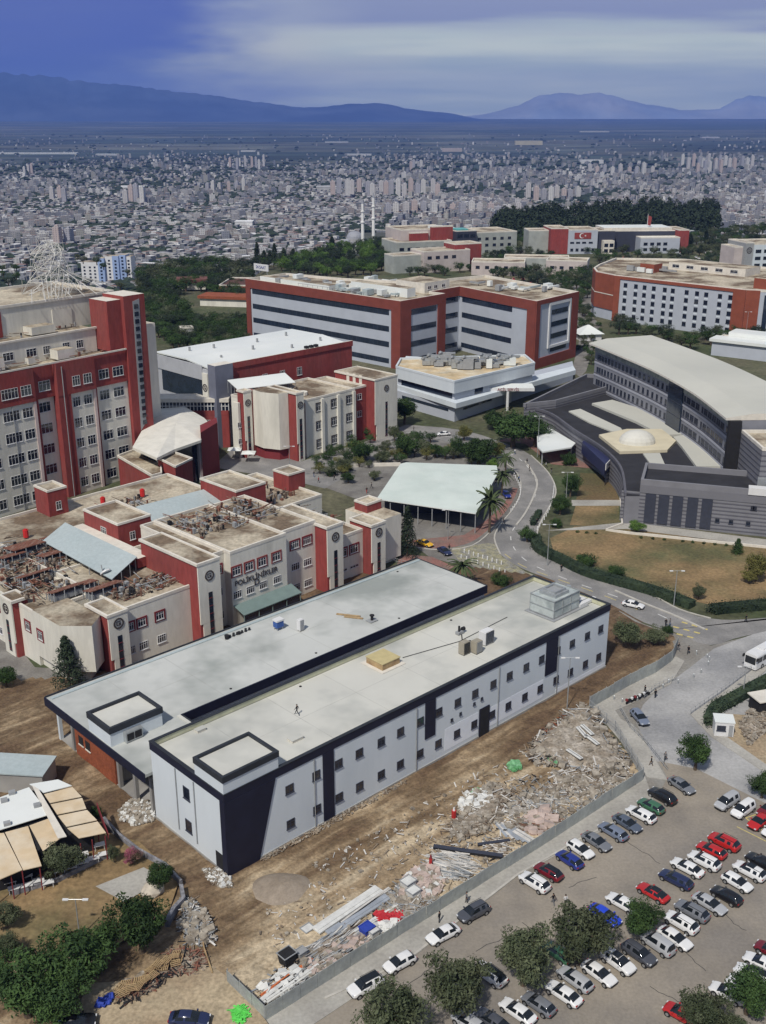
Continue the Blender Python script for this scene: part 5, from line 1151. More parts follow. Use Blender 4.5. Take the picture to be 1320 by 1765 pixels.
# ------------------------------------------------------------------ the big white canopy over the car stand
def canopy():
    fr = Fr(15, 250, 0); b = bldg('canopy', 'wide white sheet canopy on dark posts beside the curving road', 'canopy', fr)
    Lp = lambda x, y, z: fr.l(U(x, y, z))
    P = [Lp(649, 855, 6), Lp(820, 880, 6), Lp(858, 815, 6), Lp(856, 803, 6), Lp(700, 795, 6.4), Lp(690, 797, 6.4)]
    mb = MB(); c = Lp(765, 835, 6.4); zt = (5.3, 5.3, 5.9, 6.1, 6.1, 6.0)
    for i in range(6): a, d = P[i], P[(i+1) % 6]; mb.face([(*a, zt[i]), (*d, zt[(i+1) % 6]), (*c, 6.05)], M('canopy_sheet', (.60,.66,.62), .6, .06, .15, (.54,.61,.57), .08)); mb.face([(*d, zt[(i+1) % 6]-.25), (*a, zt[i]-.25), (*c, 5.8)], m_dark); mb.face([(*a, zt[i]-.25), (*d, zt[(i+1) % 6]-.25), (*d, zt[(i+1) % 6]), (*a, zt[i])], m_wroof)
    mb.build('roof', b)
    for i in range(8):
        t = i/7; p = (P[0][0]*(1-t)+P[1][0]*t, P[0][1]*(1-t)+P[1][1]*t+.5); mb = MB(); mb.tube((*p, 0), (*p, 5.1), .12, m_greym); mb.build('post', b)
        p = (P[5][0]*(1-t)+P[3][0]*t, P[5][1]*(1-t)+P[3][1]*t-.6); mb = MB(); mb.tube((*p, 0), (*p, 5.6), .12, m_greym); mb.build('post', b)
    mb = MB(); mb.box(P[0][0]+2, P[1][0]-2, P[0][1]+4.0, P[0][1]+4.3, 0, 4.6, m_fdark); mb.build('back_screen', b)
canopy()
# ------------------------------------------------------------------ more distant campus buildings
def far_building(name, label, cat, px, py, deg, parts, wins=(), grp=None):
    fr = Fr(*U(px, py, 0).xy, deg); b = bldg(name, label, cat, fr, grp)
    for k, (nm, u0, u1, v0, v1, z0, z1, mat, top) in enumerate(parts):
        mb = MB(); mb.box(u0, u1, v0, v1, z0, z1, mat, top); mb.build(nm, b)
        if z1 - z0 > 4: mb = MB(); mb.rim(u0, u1, v0, v1, z1+.003, z1+.7, .6, m_coping); mb.build('parapet', b)
    for (us, zs, v, w, h) in wins:
        for z in zs:
            for u in us: window(b, u, v-.01, z, w, h, 'v-', n=1, frame=m_fdark)
    return b, fr
m_pink = M('pale_pink_render', (.50,.44,.42), .85, .12, .2); m_grn = M('grey_green_render', (.34,.36,.34), .85, .15, .2)
b, f = far_building('flag_building', 'white and red block bearing a painted national flag, before the dark wood', 'building', 978, 438, 5,
  [('wall', 0, 22, 0, 26, 0, 17, m_lil, m_roofold), ('red_bay', -13, -.01, 1, 26, 0, 18, m_red, m_roofold), ('left_wall', -28, -13.01, 8, 26, 0, 16, m_grn, m_roofold), ('glass_wall', 22.01, 36, 3, 26, 0, 16, m_fdark, m_roofold), ('portal', 26, 34, -3, 2.9, 0, 9, m_coping, m_roofold),
   ('long_wall', 36.01, 84, 10, 40, 0, 15, m_fdark, m_roofold), ('white_wing', 54, 84, -2, 9.9, 0, 11, m_lil, m_wroof), ('right_red', 84.01, 92, 2, 30, 0, 16, m_red, m_roofold), ('long_roof', 30, 82, 12, 36, 15.01, 17.5, m_coping, m_wroof)],
  [((28, 32), (2.5, 6.5), -3, 3, 2.4), ((58, 63, 68, 73), (3, 7), -2, 3, 2), ((3, 7, 11, 15, 19), (3,), 0, 2.2, 2), ((3, 7.5, 12, 17), (8.2,), 0, 3, 1.2)])
mb = MB(); mb.box(4.5, 17, -.3, -.003, 11.0, 15.4, m_red); mb.build('painted_flag', b)
mb = MB(); n = 14
for i in range(n):
    t0, t1 = .6+5.1*i/n, .6+5.1*(i+1)/n; q = [(10+1.9*math.cos(t), 13.2+1.9*math.sin(t), 10.45+1.5*math.cos(t), 13.2+1.5*math.sin(t)) for t in (t0, t1)]
    mb.face([(q[0][0], -.36, q[0][1]), (q[1][0], -.36, q[1][1]), (q[1][2], -.36, q[1][3]), (q[0][2], -.36, q[0][3])][::-1], m_frame)
st = []
for i in range(10): r = .85 if i % 2 == 0 else .33; t = math.pi+i*math.pi/5; st.append((12.6+r*math.cos(t), -.36, 13.2+r*math.sin(t)))
mb.face(st, m_frame); mb.build('crescent_and_star', b)
fp = empty('flagpole', 'tall mast with a hanging red flag in front of the flag painted building', 'flagpole', U(1112, 432, 0)); mb = MB(); mb.tube((0, 0, 0), (0, 0, 27), .25, m_frame, 6, .15); mb.build('mast', fp)
mb = MB(); mb.hexa([(.2,-.05,19),(2.4,-.05,18.2),(2.4,.05,18.2),(.2,.05,19),(.2,-.05,26),(3.0,-.05,24.8),(3.0,.05,24.8),(.2,.05,26)], MATS['red_render']); mb.build('flag', fp)
far_building('campus_block', 'pale clinic cluster with red upper storeys and a turquoise rooftop, left of the wood', 'building', 683, 452, 20,
  [('wall', 0, 42, 0, 30, 0, 13, m_grn, m_roofold), ('upper', 8, 46, 12, 44, 13.01, 20, m_pink, m_roofold), ('red_storey', 30, 46, 8, 11.9, 13.01, 22, m_red, m_roofold), ('red_storey', 14, 28, 10, 11.95, 13.01, 18, m_red, m_roofold), ('glass_front', 46.01, 62, 2, 20, 0, 19, m_fdark, m_roofold), ('turquoise_roof', 48, 58, 8, 18, 19.01, 20.2, M('turquoise_sheet', (.12,.38,.38), .5, .1, 1), None), ('white_roof', 34, 45, 14, 26, 20.01, 21.6, m_wroof, None), ('grey_wing', 62.01, 96, 6, 40, 0, 17, m_grn, m_roofold)],
  [((4, 10, 16, 22, 28, 34), (4, 8.6), 0, 3.4, 2), ((49, 54, 59), (16,), 2, 4, 2.4), ((66, 72, 78, 84, 90), (4, 8.5, 13), 6, 2.6, 1.8)])
far_building('campus_block', 'low pink and red block with pale roof just behind the hospital roof', 'building', 740, 470, 25,
  [('wall', -4, 30, 0, 20, 0, 13, m_pink, m_roofold), ('red_storey', 22, 42, 6, 22, 0, 16, m_red, m_roofold), ('wing', -24, -4.01, 4, 18, 0, 11, m_grn, m_roofold)], [((0, 6, 12, 18), (9.5,), 0, 3, 1.8)])
far_building('campus_block', 'long low block with beige roof behind the dark trees, centre right', 'building', 812, 474, -8,
  [('wall', 0, 34, 0, 18, 0, 8, m_pink, m_roofold), ('wing', 20, 62, 18.01, 34, 0, 9, m_grn, m_roofold)], [((4, 10, 16, 22, 28), (5,), 0, 2.6, 1.8)])
far_building('campus_block', 'short beige flat roofed block beside trees left of the orange block', 'building', 940, 474, -15, [('wall', 0, 26, 0, 18, 0, 9, m_pink, m_roofold)], [((4, 10, 16, 22), (5,), 0, 2.6, 1.8)])
b, f = far_building('campus_block', 'grey and white block cut by the right edge, with an emblem on its end wall', 'building', 1296, 468, 12,
  [('wall', 0, 50, 0, 30, 0, 17, m_metal, m_roofold), ('grey_end', -6, -.01, 1, 24, 0, 18, m_greym, m_roofold), ('base', -12, -6.01, 4, 22, 0, 15, m_pink, m_roofold)], [((3, 9, 15, 21), (4, 8.5, 13), 0, 4, 2)])
emblem(b, -3, .99, 13.5, 2)
far_building('red_roof_house', 'long rust roofed low house among the trees left of the hospital', 'house', 345, 527, -12, [('wall', 0, 34, 0, 12, 0, 4, m_cream, None), ('roof', -1, 35, -1, 13, 4.01, 5.4, m_brick, None)])
far_building('red_roof_house', 'smaller red roofed house deeper among the trees at left', 'house', 308, 500, 10, [('wall', 0, 16, 0, 12, 0, 4, m_cream, None), ('roof', -1, 17, -1, 13, 4.01, 6, M('dull_red_tiles', (.16,.07,.06), .9, .2, .5), None)])
far_building('rust_hall', 'broad dark rust brown roof right beside the hospital flank', 'hall', 372, 512, -5, [('wall', 0, 36, 8, 40, 0, 5, m_brick, M('rust_brown_roof', (.10,.05,.04), .9, .15, .2))])
far_building('white_kiosk', 'small white cabin beyond the sports hall roof', 'cabin', 312, 585, 20, [('wall', 0, 6, 0, 5, 0, 4.6, m_frame, m_wroof)])
far_building('tent_hall', 'white curved sheet roofs behind the curved building at the right edge', 'hall', 1225, 612, -35, [('wall', 0, 34, 0, 14, 0, 6, m_lil, None), ('roof', -1, 35, -1, 8, 6.01, 7.2, m_wroof, None), ('roof', 4, 38, 8.2, 18, 6.01, 9, m_wroof, None)])
b, f = far_building('tent_hall', 'small pointed white tent roof between the hospital and the orange block', 'tent', 1000, 588, 10, [('wall', 0, 10, 0, 8, 0, 3, m_frame, None)])
mb = MB(); mb.hexa([(-1,-1,3.01),(11,-1,3.01),(11,9,3.01),(-1,9,3.01),(4.6,3.6,6.5),(5.4,3.6,6.5),(5.4,4.4,6.5),(4.6,4.4,6.5)], m_wroof); mb.build('tent_roof', b)
# ------------------------------------------------------------------ landmarks in the city: mosque, blue-white flats, tower blocks
def mosque():
    p = U(612, 432, -95); b = empty('mosque', 'pale mosque with grey dome and two slim minarets above the pines', 'mosque', p, .2)
    ms = M('mosque_stone', (.80,.79,.76), .8, .08, .05); md = M('lead_dome', (.30,.31,.34), .6, .1, .1)
    mb = MB(); mb.box(-20, 20, -14, 18, 0, 15, M('mosque_wall', (.34,.34,.34), .8, .1, .05)); mb.build('prayer_hall', b)
    def dome(cx, cy, z, r, nm):
        mb = MB(); n = 16; rg = [[(cx+r*math.cos(math.pi/2*k/6)*math.cos(6.283*i/n), cy+r*math.cos(math.pi/2*k/6)*math.sin(6.283*i/n), z+r*.75*math.sin(math.pi/2*k/6)) for i in range(n)] for k in range(6)]
        for k in range(5):
            for i in range(n): mb.face([rg[k][i], rg[k][(i+1) % n], rg[k+1][(i+1) % n], rg[k+1][i]], md)
        mb.face(rg[5], md); mb.build(nm, b, smooth=True)
    dome(0, 2, 19, 13, 'dome'); mb = MB(); mb.tube((0, 2, 15.01), (0, 2, 19), 13.5, MATS['mosque_wall'], 16); mb.build('drum', b)
    for x in (-14, 14): dome(x, -8, 15, 5, 'small_dome')
    mb = MB(); [mb.box(-19+i*5, -16+i*5, -16, -14.01, 0, 9, ms, md) for i in range(8)]; mb.build('arcade', b)
    for x, y, h in ((8, -21, 78), (27, -8, 86)):
        mb = MB(); mb.tube((x, y, 0), (x, y, h*.55), 2.6, ms, 10, 2.3); mb.tube((x, y, h*.55), (x, y, h*.57), 3.4, ms, 10); mb.tube((x, y, h*.57), (x, y, h*.75), 2.1, ms, 10, 1.9); mb.tube((x, y, h*.75), (x, y, h*.77), 3.0, ms, 10); mb.tube((x, y, h*.77), (x, y, h*.9), 1.8, ms, 10); mb.tube((x, y, h*.9), (x, y, h), 1.8, md, 10, .1); mb.build('minaret', b)
mosque()
def flats():
    p = U(186, 490, -95); b = empty('apartment_building', 'white and blue stepped apartment slab at the city edge by the trees', 'apartment building', p, -.12)
    mw = M('flats_white', (.66,.66,.66), .8, .06, .1); mbl = M('flats_blue', (.30,.40,.62), .8, .08, .1)
    for i, (u0, u1, v, h, m) in enumerate(((-32, -10, 0, 26, mw), (-10, -2, -2, 31, mbl), (-2, 8, 2, 33, mw), (8, 16, -1, 34, mbl), (16, 24, 1, 35, mbl), (24, 30, 3, 33, mw))):
        mb = MB(); mb.box(u0, u1-.01, v, v+16, 0, h, m, m_roofold); mb.build('wall', b)
        for z in range(4, int(h)-2, 4): window(b, (u0+u1)/2, v-.01, z, 2.6, 2, 'v-', n=1, frame=m_fdark); (u1-u0 > 12) and [window(b, u0+q, v-.01, z, 2.4, 2, 'v-', n=1, frame=m_fdark) for q in (4, 17)]
flats()
def tall_rows():
    rnd = random.Random(21); k = 0
    mw = [M('tower_pale', (.50,.48,.48), .85, .1, .05), M('tower_grey', (.36,.36,.40), .85, .1, .05), M('tower_pink', (.48,.40,.38), .85, .1, .05)]
    rows = [(395, 462, 290, 8, 46, 9), (570, 760, 338, 17, 42, 12), (350, 425, 332, 6, 34, 9), (215, 250, 352, 4, 40, 11), (88, 118, 348, 3, 40, 10), (1170, 1300, 290, 14, 46, 12), (1200, 1245, 300, 5, 50, 10), (660, 900, 372, 15, 34, 12), (700, 730, 290, 3, 40, 10), (905, 1000, 345, 8, 36, 12), (1010, 1130, 300, 9, 34, 12), (95, 125, 425, 2, 38, 10), (40, 60, 300, 3, 34, 8)]
    for (x0, x1, y, n, h, w) in rows:
        for i in range(n):
            x = x0 + (x1-x0)*(i+.5)/n + rnd.uniform(-3, 3); yy = y + rnd.uniform(-4, 4); p = U(x, yy, -95)
            if abs(p.x) > 3000 or p.y < 1060: continue
            mb = MB(); m = facade_mat('tower_wall', rnd.choice(((.50,.48,.48),(.36,.36,.40),(.48,.40,.38),(.56,.55,.54)))) if k < 4 else bpy.data.materials[TW[k % 4]]
            if k < 4: TW.append(m.name)
            hh = h*rnd.uniform(.75, 1.1)*(1 if p.y > 2500 else .8); mb.box(-w/2, w/2, -8, 8, 0, hh, m, m_cr[0]); mb.box(-2.5, 2.5, -2.5, 2.5, hh+.01, hh+3, m); o = mb.build('tower_block'); k += 1
            o.location = (p.x, p.y, G(p.x, p.y) if p.y > 1500 else -95); o.rotation_euler = (0, 0, rnd.uniform(-.15, .15)); tag(o, 'tall slender apartment tower rising in a row out of the low city', 'tower block', 'apartment towers in rows across the city')
TW = []
tall_rows()
# ------------------------------------------------------------------ trees
def leaf_mat(name, c1, c2):
    m = M(name, c1, .8, .22, .55, c2, .35, .38, .62, local=False, fine=1.9, spec=.15, detail=3)
    nt = m.node_tree; b = nt.nodes['Principled BSDF']; l = b.inputs['Base Color'].links[0]; src = l.from_socket
    oi = nt.nodes.new('ShaderNodeObjectInfo'); mr = nt.nodes.new('ShaderNodeMapRange'); nt.links.new(oi.outputs['Random'], mr.inputs[0]); mr.inputs[3].default_value = .78; mr.inputs[4].default_value = 1.25
    vm = nt.nodes.new('ShaderNodeVectorMath'); vm.operation = 'SCALE'; nt.links.new(src, vm.inputs[0]); nt.links.new(mr.outputs[0], vm.inputs['Scale']); nt.links.new(vm.outputs[0], b.inputs['Base Color'])
    return m
LM = {'olive': leaf_mat('olive_leaves', (.105,.12,.068), (.05,.065,.034)), 'broad': leaf_mat('dark_leaves', (.052,.092,.028), (.024,.046,.017)), 'fresh': leaf_mat('bright_leaves', (.10,.17,.035), (.06,.11,.03)),
      'pine': leaf_mat('pine_needles', (.042,.060,.034), (.024,.038,.024)), 'palm': leaf_mat('palm_leaves', (.075,.10,.045), (.05,.07,.03)), 'pink': leaf_mat('pink_blossom', (.30,.07,.13), (.07,.06,.035)), 'yellow': leaf_mat('yellow_green_leaves', (.16,.15,.05), (.10,.11,.035))}
m_bark = M('bark', (.10,.075,.055), .95, .3, 2)
def leaves(mb, rnd, P, rr, n, s, mat, flat=.0):
    for _ in range(n):
        t, f = rnd.uniform(0, 6.283), rnd.uniform(-1, 1); q = math.sqrt(1-f*f); d = Vector((q*math.cos(t), q*math.sin(t), f)); r = rr*(rnd.uniform(.35, 1.08)**.6)
        c = P + Vector((d.x, d.y, d.z*.85))*r
        nrm = (d + Vector((rnd.uniform(-.9, .9), rnd.uniform(-.9, .9), rnd.uniform(-.4, 1.0)))).normalized(); a = nrm.orthogonal().normalized(); ang = rnd.uniform(0, 6.28); b_ = nrm.cross(a); a2 = a*math.cos(ang)+b_*math.sin(ang); b2 = nrm.cross(a2)
        l = s*rnd.uniform(.6, 1.35); w = l*rnd.uniform(.45, .8); mb.face([c-a2*l, c-b2*w*.6, c+a2*l, c+b2*w*.6], mat)
def crown_mesh(kind, seed, dens_=1.0):
    rnd = random.Random(seed); mb = MB(); mat = LM[{'cypress': 'pine', 'conifer': 'pine', 'bush': 'broad', 'fir': 'broad'}.get(kind, kind)]
    if kind in ('cypress', 'conifer', 'fir'):
        W_, H_t = {'cypress': (.28, 3.0), 'conifer': (.75, 2.9), 'fir': (.62, 2.4)}[kind]; n = int(60*dens_)
        for i in range(n):
            t = (i+.5)/n; z = .25 + t*(H_t-.25); r = W_*((1-t)**.65 if kind != 'cypress' else math.sin(math.pi*min(1, t*.9+.12))**.6)*rnd.uniform(.75, 1.15); a = i*2.4
            leaves(mb, rnd, Vector((r*.6*math.cos(a), r*.6*math.sin(a), z)), max(.1, r*.55), int(55*dens_), .065, mat)
        return mb
    if kind == 'palm':
        for i in range(34):
            a = i*2.4+rnd.uniform(-.2, .2); el = rnd.uniform(-.3, 1.2); p = Vector((0, 0, 1.9)); d = Vector((math.cos(a)*math.cos(el), math.sin(a)*math.cos(el), math.sin(el))); side = Vector((-math.sin(a), math.cos(a), 0)); prev = p
            for k in range(7):
                nx = prev + d*.19; d = (d + Vector((0, 0, -.19))).normalized(); w = .13*(1-abs(k-2.5)/5)
                mb.face([prev-side*w*.9+Vector((0, 0, -.05)), nx-side*w+Vector((0, 0, -.06)), nx, prev], mat); mb.face([prev, nx, nx+side*w+Vector((0, 0, -.06)), prev+side*w*.9+Vector((0, 0, -.05))], mat); prev = nx
        return mb
    zc = {'bush': .55}.get(kind, 1.0); n = int(46*dens_)
    for i in range(n):
        t, f = rnd.uniform(0, 6.283), rnd.uniform(-.75, 1); q = math.sqrt(1-f*f); r = rnd.uniform(.42, .82)*(1 if f > -.2 else .8)*(1+.2*math.sin(t*3+seed)+.1*math.sin(t*5+seed*2))
        P = Vector((q*math.cos(t)*r, q*math.sin(t)*r, zc + f*r*.78)); leaves(mb, rnd, P, rnd.uniform(.17, .33), int(125*dens_), .052, mat)
    leaves(mb, rnd, Vector((0, 0, zc)), .62, int(700*dens_), .07, mat)
    return mb
def trunk_mesh(kind):
    mb = MB()
    if kind == 'palm': mb.tube((0, 0, -.05), (.03, 0, 1.95), .10, m_bark, 7, .075); return mb
    if kind in ('cypress', 'conifer', 'fir'): mb.tube((0, 0, -.05), (0, 0, 1.8), .07, m_bark, 6, .02); return mb
    if kind == 'bush': mb.tube((0, 0, -.05), (0, 0, .5), .05, m_bark, 5, .03); return mb
    mb.tube((0, 0, -.1), (.03, 0, .5), .10, m_bark, 7, .07)
    for a in (.3, 2.2, 4.1, 5.3): mb.tube((.03, 0, .45), (.45*math.cos(a), .45*math.sin(a), 1.1), .055, m_bark, 5, .015)
    return mb
TREES = {}
def tree_proto(kind, var, low=False):
    key = (kind, var, low)
    if key not in TREES:
        seed = hash((kind, var)) if False else sum(map(ord, kind))*7+var*13
        e = bpy.data.objects.new('prototype', None)
        TREES[key] = (crown_mesh(kind, seed, .55 if low else 1.0), trunk_mesh(kind), [None, None])
    return TREES[key]
NAMES = {'olive': 'olive_tree', 'broad': 'broadleaf_tree', 'fresh': 'bright_tree', 'pine': 'pine_tree', 'cypress': 'cypress_tree', 'conifer': 'conifer_tree', 'fir': 'conifer_tree', 'palm': 'palm_tree', 'bush': 'shrub', 'pink': 'flowering_shrub', 'yellow': 'broadleaf_tree'}
def tree_at(kind, P, sx, sz, label, group=None, low=False, var=None, rnd=random.Random(77)):
    var = rnd.randrange(3) if var is None else var; cm, tm, cache = tree_proto(kind, var, low); cat = 'shrub' if kind in ('bush', 'pink') else ('palm' if kind == 'palm' else 'tree')
    e = empty(NAMES[kind], label, cat, P, rnd.uniform(0, 6.28), group); e.scale = (sx, sx, sz)
    for i, (nm, mm) in enumerate((('crown', cm), ('trunk', tm))):
        if cache[i] is None: cache[i] = mm.build(nm, e)
        else: o = cache[i].copy(); COL.objects.link(o); o.parent = e
    return e
def tree(kind, cx, cy, w, label, group=None, h=None, low=False, var=None, zb=0):
    """a tree whose crown centre shows at (cx, cy) and which is w pixels wide"""
    zc = {'cypress': 1.6, 'conifer': 1.5, 'fir': 1.25, 'palm': 1.8, 'bush': .55, 'pink': .55}.get(kind, 1.0); rr = {'cypress': .3, 'conifer': .78, 'fir': .66, 'palm': 1.0}.get(kind, 1.0); hh = {'cypress': 3.0, 'conifer': 2.9, 'fir': 2.4}.get(kind, 2.0); z = 3
    for _ in range(8):
        P = U(cx, cy, zb+z); dep = P.y*math.cos(TH) + (CAMZ-P.z)*math.sin(TH); mpp = dep/FPX; sx = w*mpp/2/rr; sz = (h*mpp/hh if h else sx*1.05); z = zc*sz
    return tree_at(kind, (P.x, P.y, zb-.02 if zb == 0 else zb), sx, sz, label, group, low, var)
G1 = 'olive trees in the car park'
for k, cx, cy, w, l in (('olive', 905, 1645, 118, 'large olive tree between the two rows of cars, beside the silver estate'), ('olive', 1000, 1602, 116, 'wide olive tree right of the largest one, near the bright blue car'), ('broad', 1108, 1583, 74, 'dark round tree standing between the blue car and the white vans'),
    ('olive', 785, 1698, 122, 'olive tree left of the blue roofed white car'), ('olive', 672, 1740, 128, 'olive tree at the bottom edge behind the white cars at the kerb'), ('olive', 1212, 1742, 92, 'pale olive tree at the bottom right with red car behind it'), ('broad', 1292, 1705, 96, 'dark tree in the bottom right corner'), ('olive', 1265, 1768, 60, 'small olive tree cut by the bottom right edge')): tree(k, cx, cy, w*1.08, l, G1)
tree('broad', 1202, 1292, 66, 'leafy dark tree on the corner above the grey parked sedan', h=82); tree('broad', 1316, 1352, 52, 'dark tree at the right edge behind the red cars')
G2 = 'trees in the lower left garden'
for k, cx, cy, w, h, l, zb in (('broad', 240, 1588, 122, 128, 'big fresh dark tree beside the stone wall in the garden', .4), ('broad', 130, 1655, 150, 130, 'broad dark tree at the foot of the garden lamp', .4), ('broad', 40, 1690, 160, 150, 'broad dark tree in the bottom left corner', .4), ('broad', 95, 1720, 130, 110, 'lower dark tree along the bottom left edge', .4),
    ('olive', 8, 1575, 56, 60, 'grey green tree cut by the left edge below the awnings', .4), ('broad', 170, 1620, 90, 80, 'mid sized dark tree between the two biggest garden trees', .4), ('olive', 12, 1630, 62, 60, 'lower grey green tree at the left edge', .4), ('olive', 104, 1482, 80, 72, 'soft green tree in front of the cream awnings', .4), ('broad', 276, 1508, 60, 66, 'young dark tree by the grey garden wall', .4),
    ('bush', 165, 1402, 30, 36, 'dark shrub behind the right awning corner', .4), ('olive', 195, 1470, 26, 40, 'thin small tree beside the pink flowering shrub', .4), ('pink', 229, 1480, 40, 30, 'pink bougainvillea shrub by the garden wall', .4)): tree(k, cx, cy, w, l, G2 if k == 'broad' else None, h, zb=zb)
tree('conifer', 115, 1140, 64, 'dark conifer in front of the cream clinic corner', h=98); tree('broad', 8, 1165, 52, 'dark round tree at the left edge by the clinic wing', h=46)
tree('conifer', 702, 915, 44, 'tall dark conifer at the clinic east tower, beside the taxi', h=92); tree('broad', 697, 703, 52, 'dark round tree at the podium corner', h=56)
for k, cx, cy, w, h, l in (('olive', 1085, 1092, 62, 58, 'olive tree behind the far end of the white building'), ('olive', 1132, 1094, 44, 40, 'second olive tree right of the one behind the white building'), ('palm', 797, 975, 46, 44, 'short palm between the grey roof and the taxi stand'), ('bush', 864, 1000, 40, 34, 'green shrub at the gap between the two flat roofs'), ('broad', 909, 919, 34, 32, 'single dark tree on the road verge at the bend'),
    ('broad', 885, 735, 104, 74, 'wide dark tree at the entrance drive'), ('broad', 852, 722, 46, 40, 'dark tree left of the wide one at the drive'), ('broad', 922, 742, 58, 60, 'dark tree touching the white forecourt canopy'), ('palm', 845, 868, 48, 60, 'palm at the right corner of the white canopy'), ('palm', 866, 820, 34, 40, 'smaller palm behind the canopy corner'), ('palm', 872, 790, 30, 34, 'palm on the inside of the bend'),
    ('fresh', 850, 800, 26, 30, 'light green small tree by the canopy back edge'), ('broad', 826, 775, 74, 58, 'dark tree behind the white canopy'), ('yellow', 855, 775, 40, 36, 'yellowish tree behind the white canopy'), ('broad', 790, 772, 42, 34, 'small dark tree left behind the canopy'),
    ('bush', 980, 792, 30, 38, 'dark shrub by the forecourt steps'), ('broad', 984, 832, 38, 52, 'dark tree on the terrace edge'), ('broad', 966, 868, 42, 40, 'dense shrub at the road bend'), ('bush', 960, 902, 26, 26, 'shrub where the hedge begins'),
    ('bush', 1012, 966, 40, 36, 'round dark shrub on the brown lawn'), ('bush', 1063, 985, 34, 32, 'second round shrub on the brown lawn near the hedge'), ('fir', 1272, 941, 26, 28, 'small dark tree on the right of the brown lawn'), ('yellow', 1306, 975, 46, 60, 'yellow green tree at the right edge of the lawn'), ('yellow', 1292, 992, 30, 30, 'small yellow green tree beside the one at the right edge'),
    ('fresh', 1097, 906, 34, 26, 'bright green shrub in front of the tall dark windows'), ('olive', 1205, 1018, 26, 34, 'thin young tree behind the hedge end'), ('bush', 1150, 1085, 24, 22, 'dark shrub at the end of the site fence')): tree(k, cx, cy, w, l, None, h)
G3 = 'trees in the plaza'
for k, cx, cy, w, h, l in (('broad', 622, 775, 52, 46, 'bushy tree in front of the small cream clinic'), ('olive', 590, 800, 34, 30, 'small tree left in the plaza'), ('olive', 660, 785, 34, 30, 'small tree behind the low white wall'), ('broad', 700, 765, 44, 52, 'dark tree right in the plaza'), ('olive', 735, 770, 30, 28, 'pale tree on the traffic island'), ('broad', 750, 775, 26, 30, 'dark shrub like tree on the traffic island'),
    ('olive', 680, 745, 24, 34, 'thin tree beside the red clinic tower'), ('yellow', 800, 745, 30, 30, 'sparse yellowish tree near the white car'), ('bush', 570, 815, 26, 18, 'low shrub at the plaza edge'), ('broad', 600, 822, 30, 22, 'small dark shrub below the plaza'), ('olive', 645, 818, 26, 20, 'low olive shrub by the canopy')): tree(k, cx, cy, w, l, G3, h)
def inpoly(x, y, poly):
    r = False; j = len(poly)-1
    for i in range(len(poly)):
        (xi, yi), (xj, yj) = poly[i], poly[j]
        if (yi > y) != (yj > y) and x < (xj-xi)*(y-yi)/(yj-yi)+xi: r = not r
        j = i
    return r
def grove(poly, n, kinds, wr, label, group, seed, hmul=None):
    rnd = random.Random(seed); xs = [p[0] for p in poly]; ys = [p[1] for p in poly]; k = 0; t = 0; used = []
    while k < n and t < n*60:
        t += 1; x, y = rnd.uniform(min(xs), max(xs)), rnd.uniform(min(ys), max(ys))
        if not inpoly(x, y, poly): continue
        w = rnd.uniform(*wr)
        if any(abs(x-a)/w + abs(y-b)/w*1.6 < .40 for a, b in used): continue
        used.append((x, y)); kd = rnd.choice(kinds); d = {'broad': 'dark bushy tree', 'pine': 'dark pine', 'olive': 'grey green tree', 'fresh': 'bright green tree', 'cypress': 'slim cypress', 'yellow': 'yellowish tree', 'bush': 'low dark shrub', 'conifer': 'pointed dark conifer'}[kd]
        ww = w*(.42 if kd == 'cypress' else 1)
        tree(kd, x, y, ww, d + ' ' + label, d + 's ' + group, h=w*rnd.uniform(.75, .95)*(1.7 if kd == 'cypress' else 1.4 if kd == 'conifer' else 1), low=True); k += 1
grove([(240,465),(300,450),(380,445),(440,450),(430,480),(425,515),(330,488),(300,500),(330,545),(425,545),(428,590),(300,590),(262,560),(240,510)], 210, ['broad','broad','olive','pine'], (26, 40), 'left of the long banded hospital', 'left of the hospital', 1)
grove([(440,445),(500,440),(560,425),(660,412),(668,450),(650,462),(560,468),(470,458)], 110, ['pine','pine','broad','fresh'], (20, 34), 'on the ridge behind the hospital roof', 'on the ridge behind the hospital', 2)
for x, y, h in ((443, 437, 38), (473, 436, 34), (489, 440, 26), (465, 442, 22), (572, 416, 18), (747, 443, 26), (724, 444, 22), (1217, 408, 22), (1190, 415, 24), (455, 441, 20), (505, 438, 20)): tree('cypress', x, y, 11, 'dark pointed cypress standing out above the other trees', 'cypresses above the tree line', h=h)
grove([(835,440),(880,428),(950,432),(985,445),(1010,455),(1018,490),(1010,540),(985,520),(960,490),(900,478),(850,470)], 90, ['broad','pine','olive','broad'], (20, 32), 'between the hospital and the orange block', 'between hospital and orange block', 3)
grove([(1160,400),(1320,385),(1320,415),(1270,430),(1270,445),(1190,460),(1150,450)], 130, ['olive','broad','olive','pine'], (14, 22), 'in the grounds at the far right', 'in the grounds at the far right', 4)
grove([(1000,415),(1050,405),(1150,420),(1160,440),(1100,445),(1010,445)], 30, ['broad','olive'], (16, 26), 'in front of the flag painted building', 'in front of the flag building', 5)
grove([(1060,545),(1110,560),(1180,560),(1300,545),(1318,585),(1250,592),(1180,585),(1110,575),(1060,565)], 34, ['broad','pine','olive'], (28, 42), 'between the orange block and the curved roof', 'behind the curved building', 6)
grove([(1000,545),(1030,540),(1040,580),(1020,620),(1000,640),(993,600)], 24, ['bush','olive','broad'], (14, 24), 'on the lane beside the brick hospital end', 'beside the brick hospital end', 7)
grove([(860,400),(945,405),(950,425),(860,428)], 26, ['broad','fresh','olive'], (14, 24), 'left of the flag painted building', 'left of the flag building', 8)
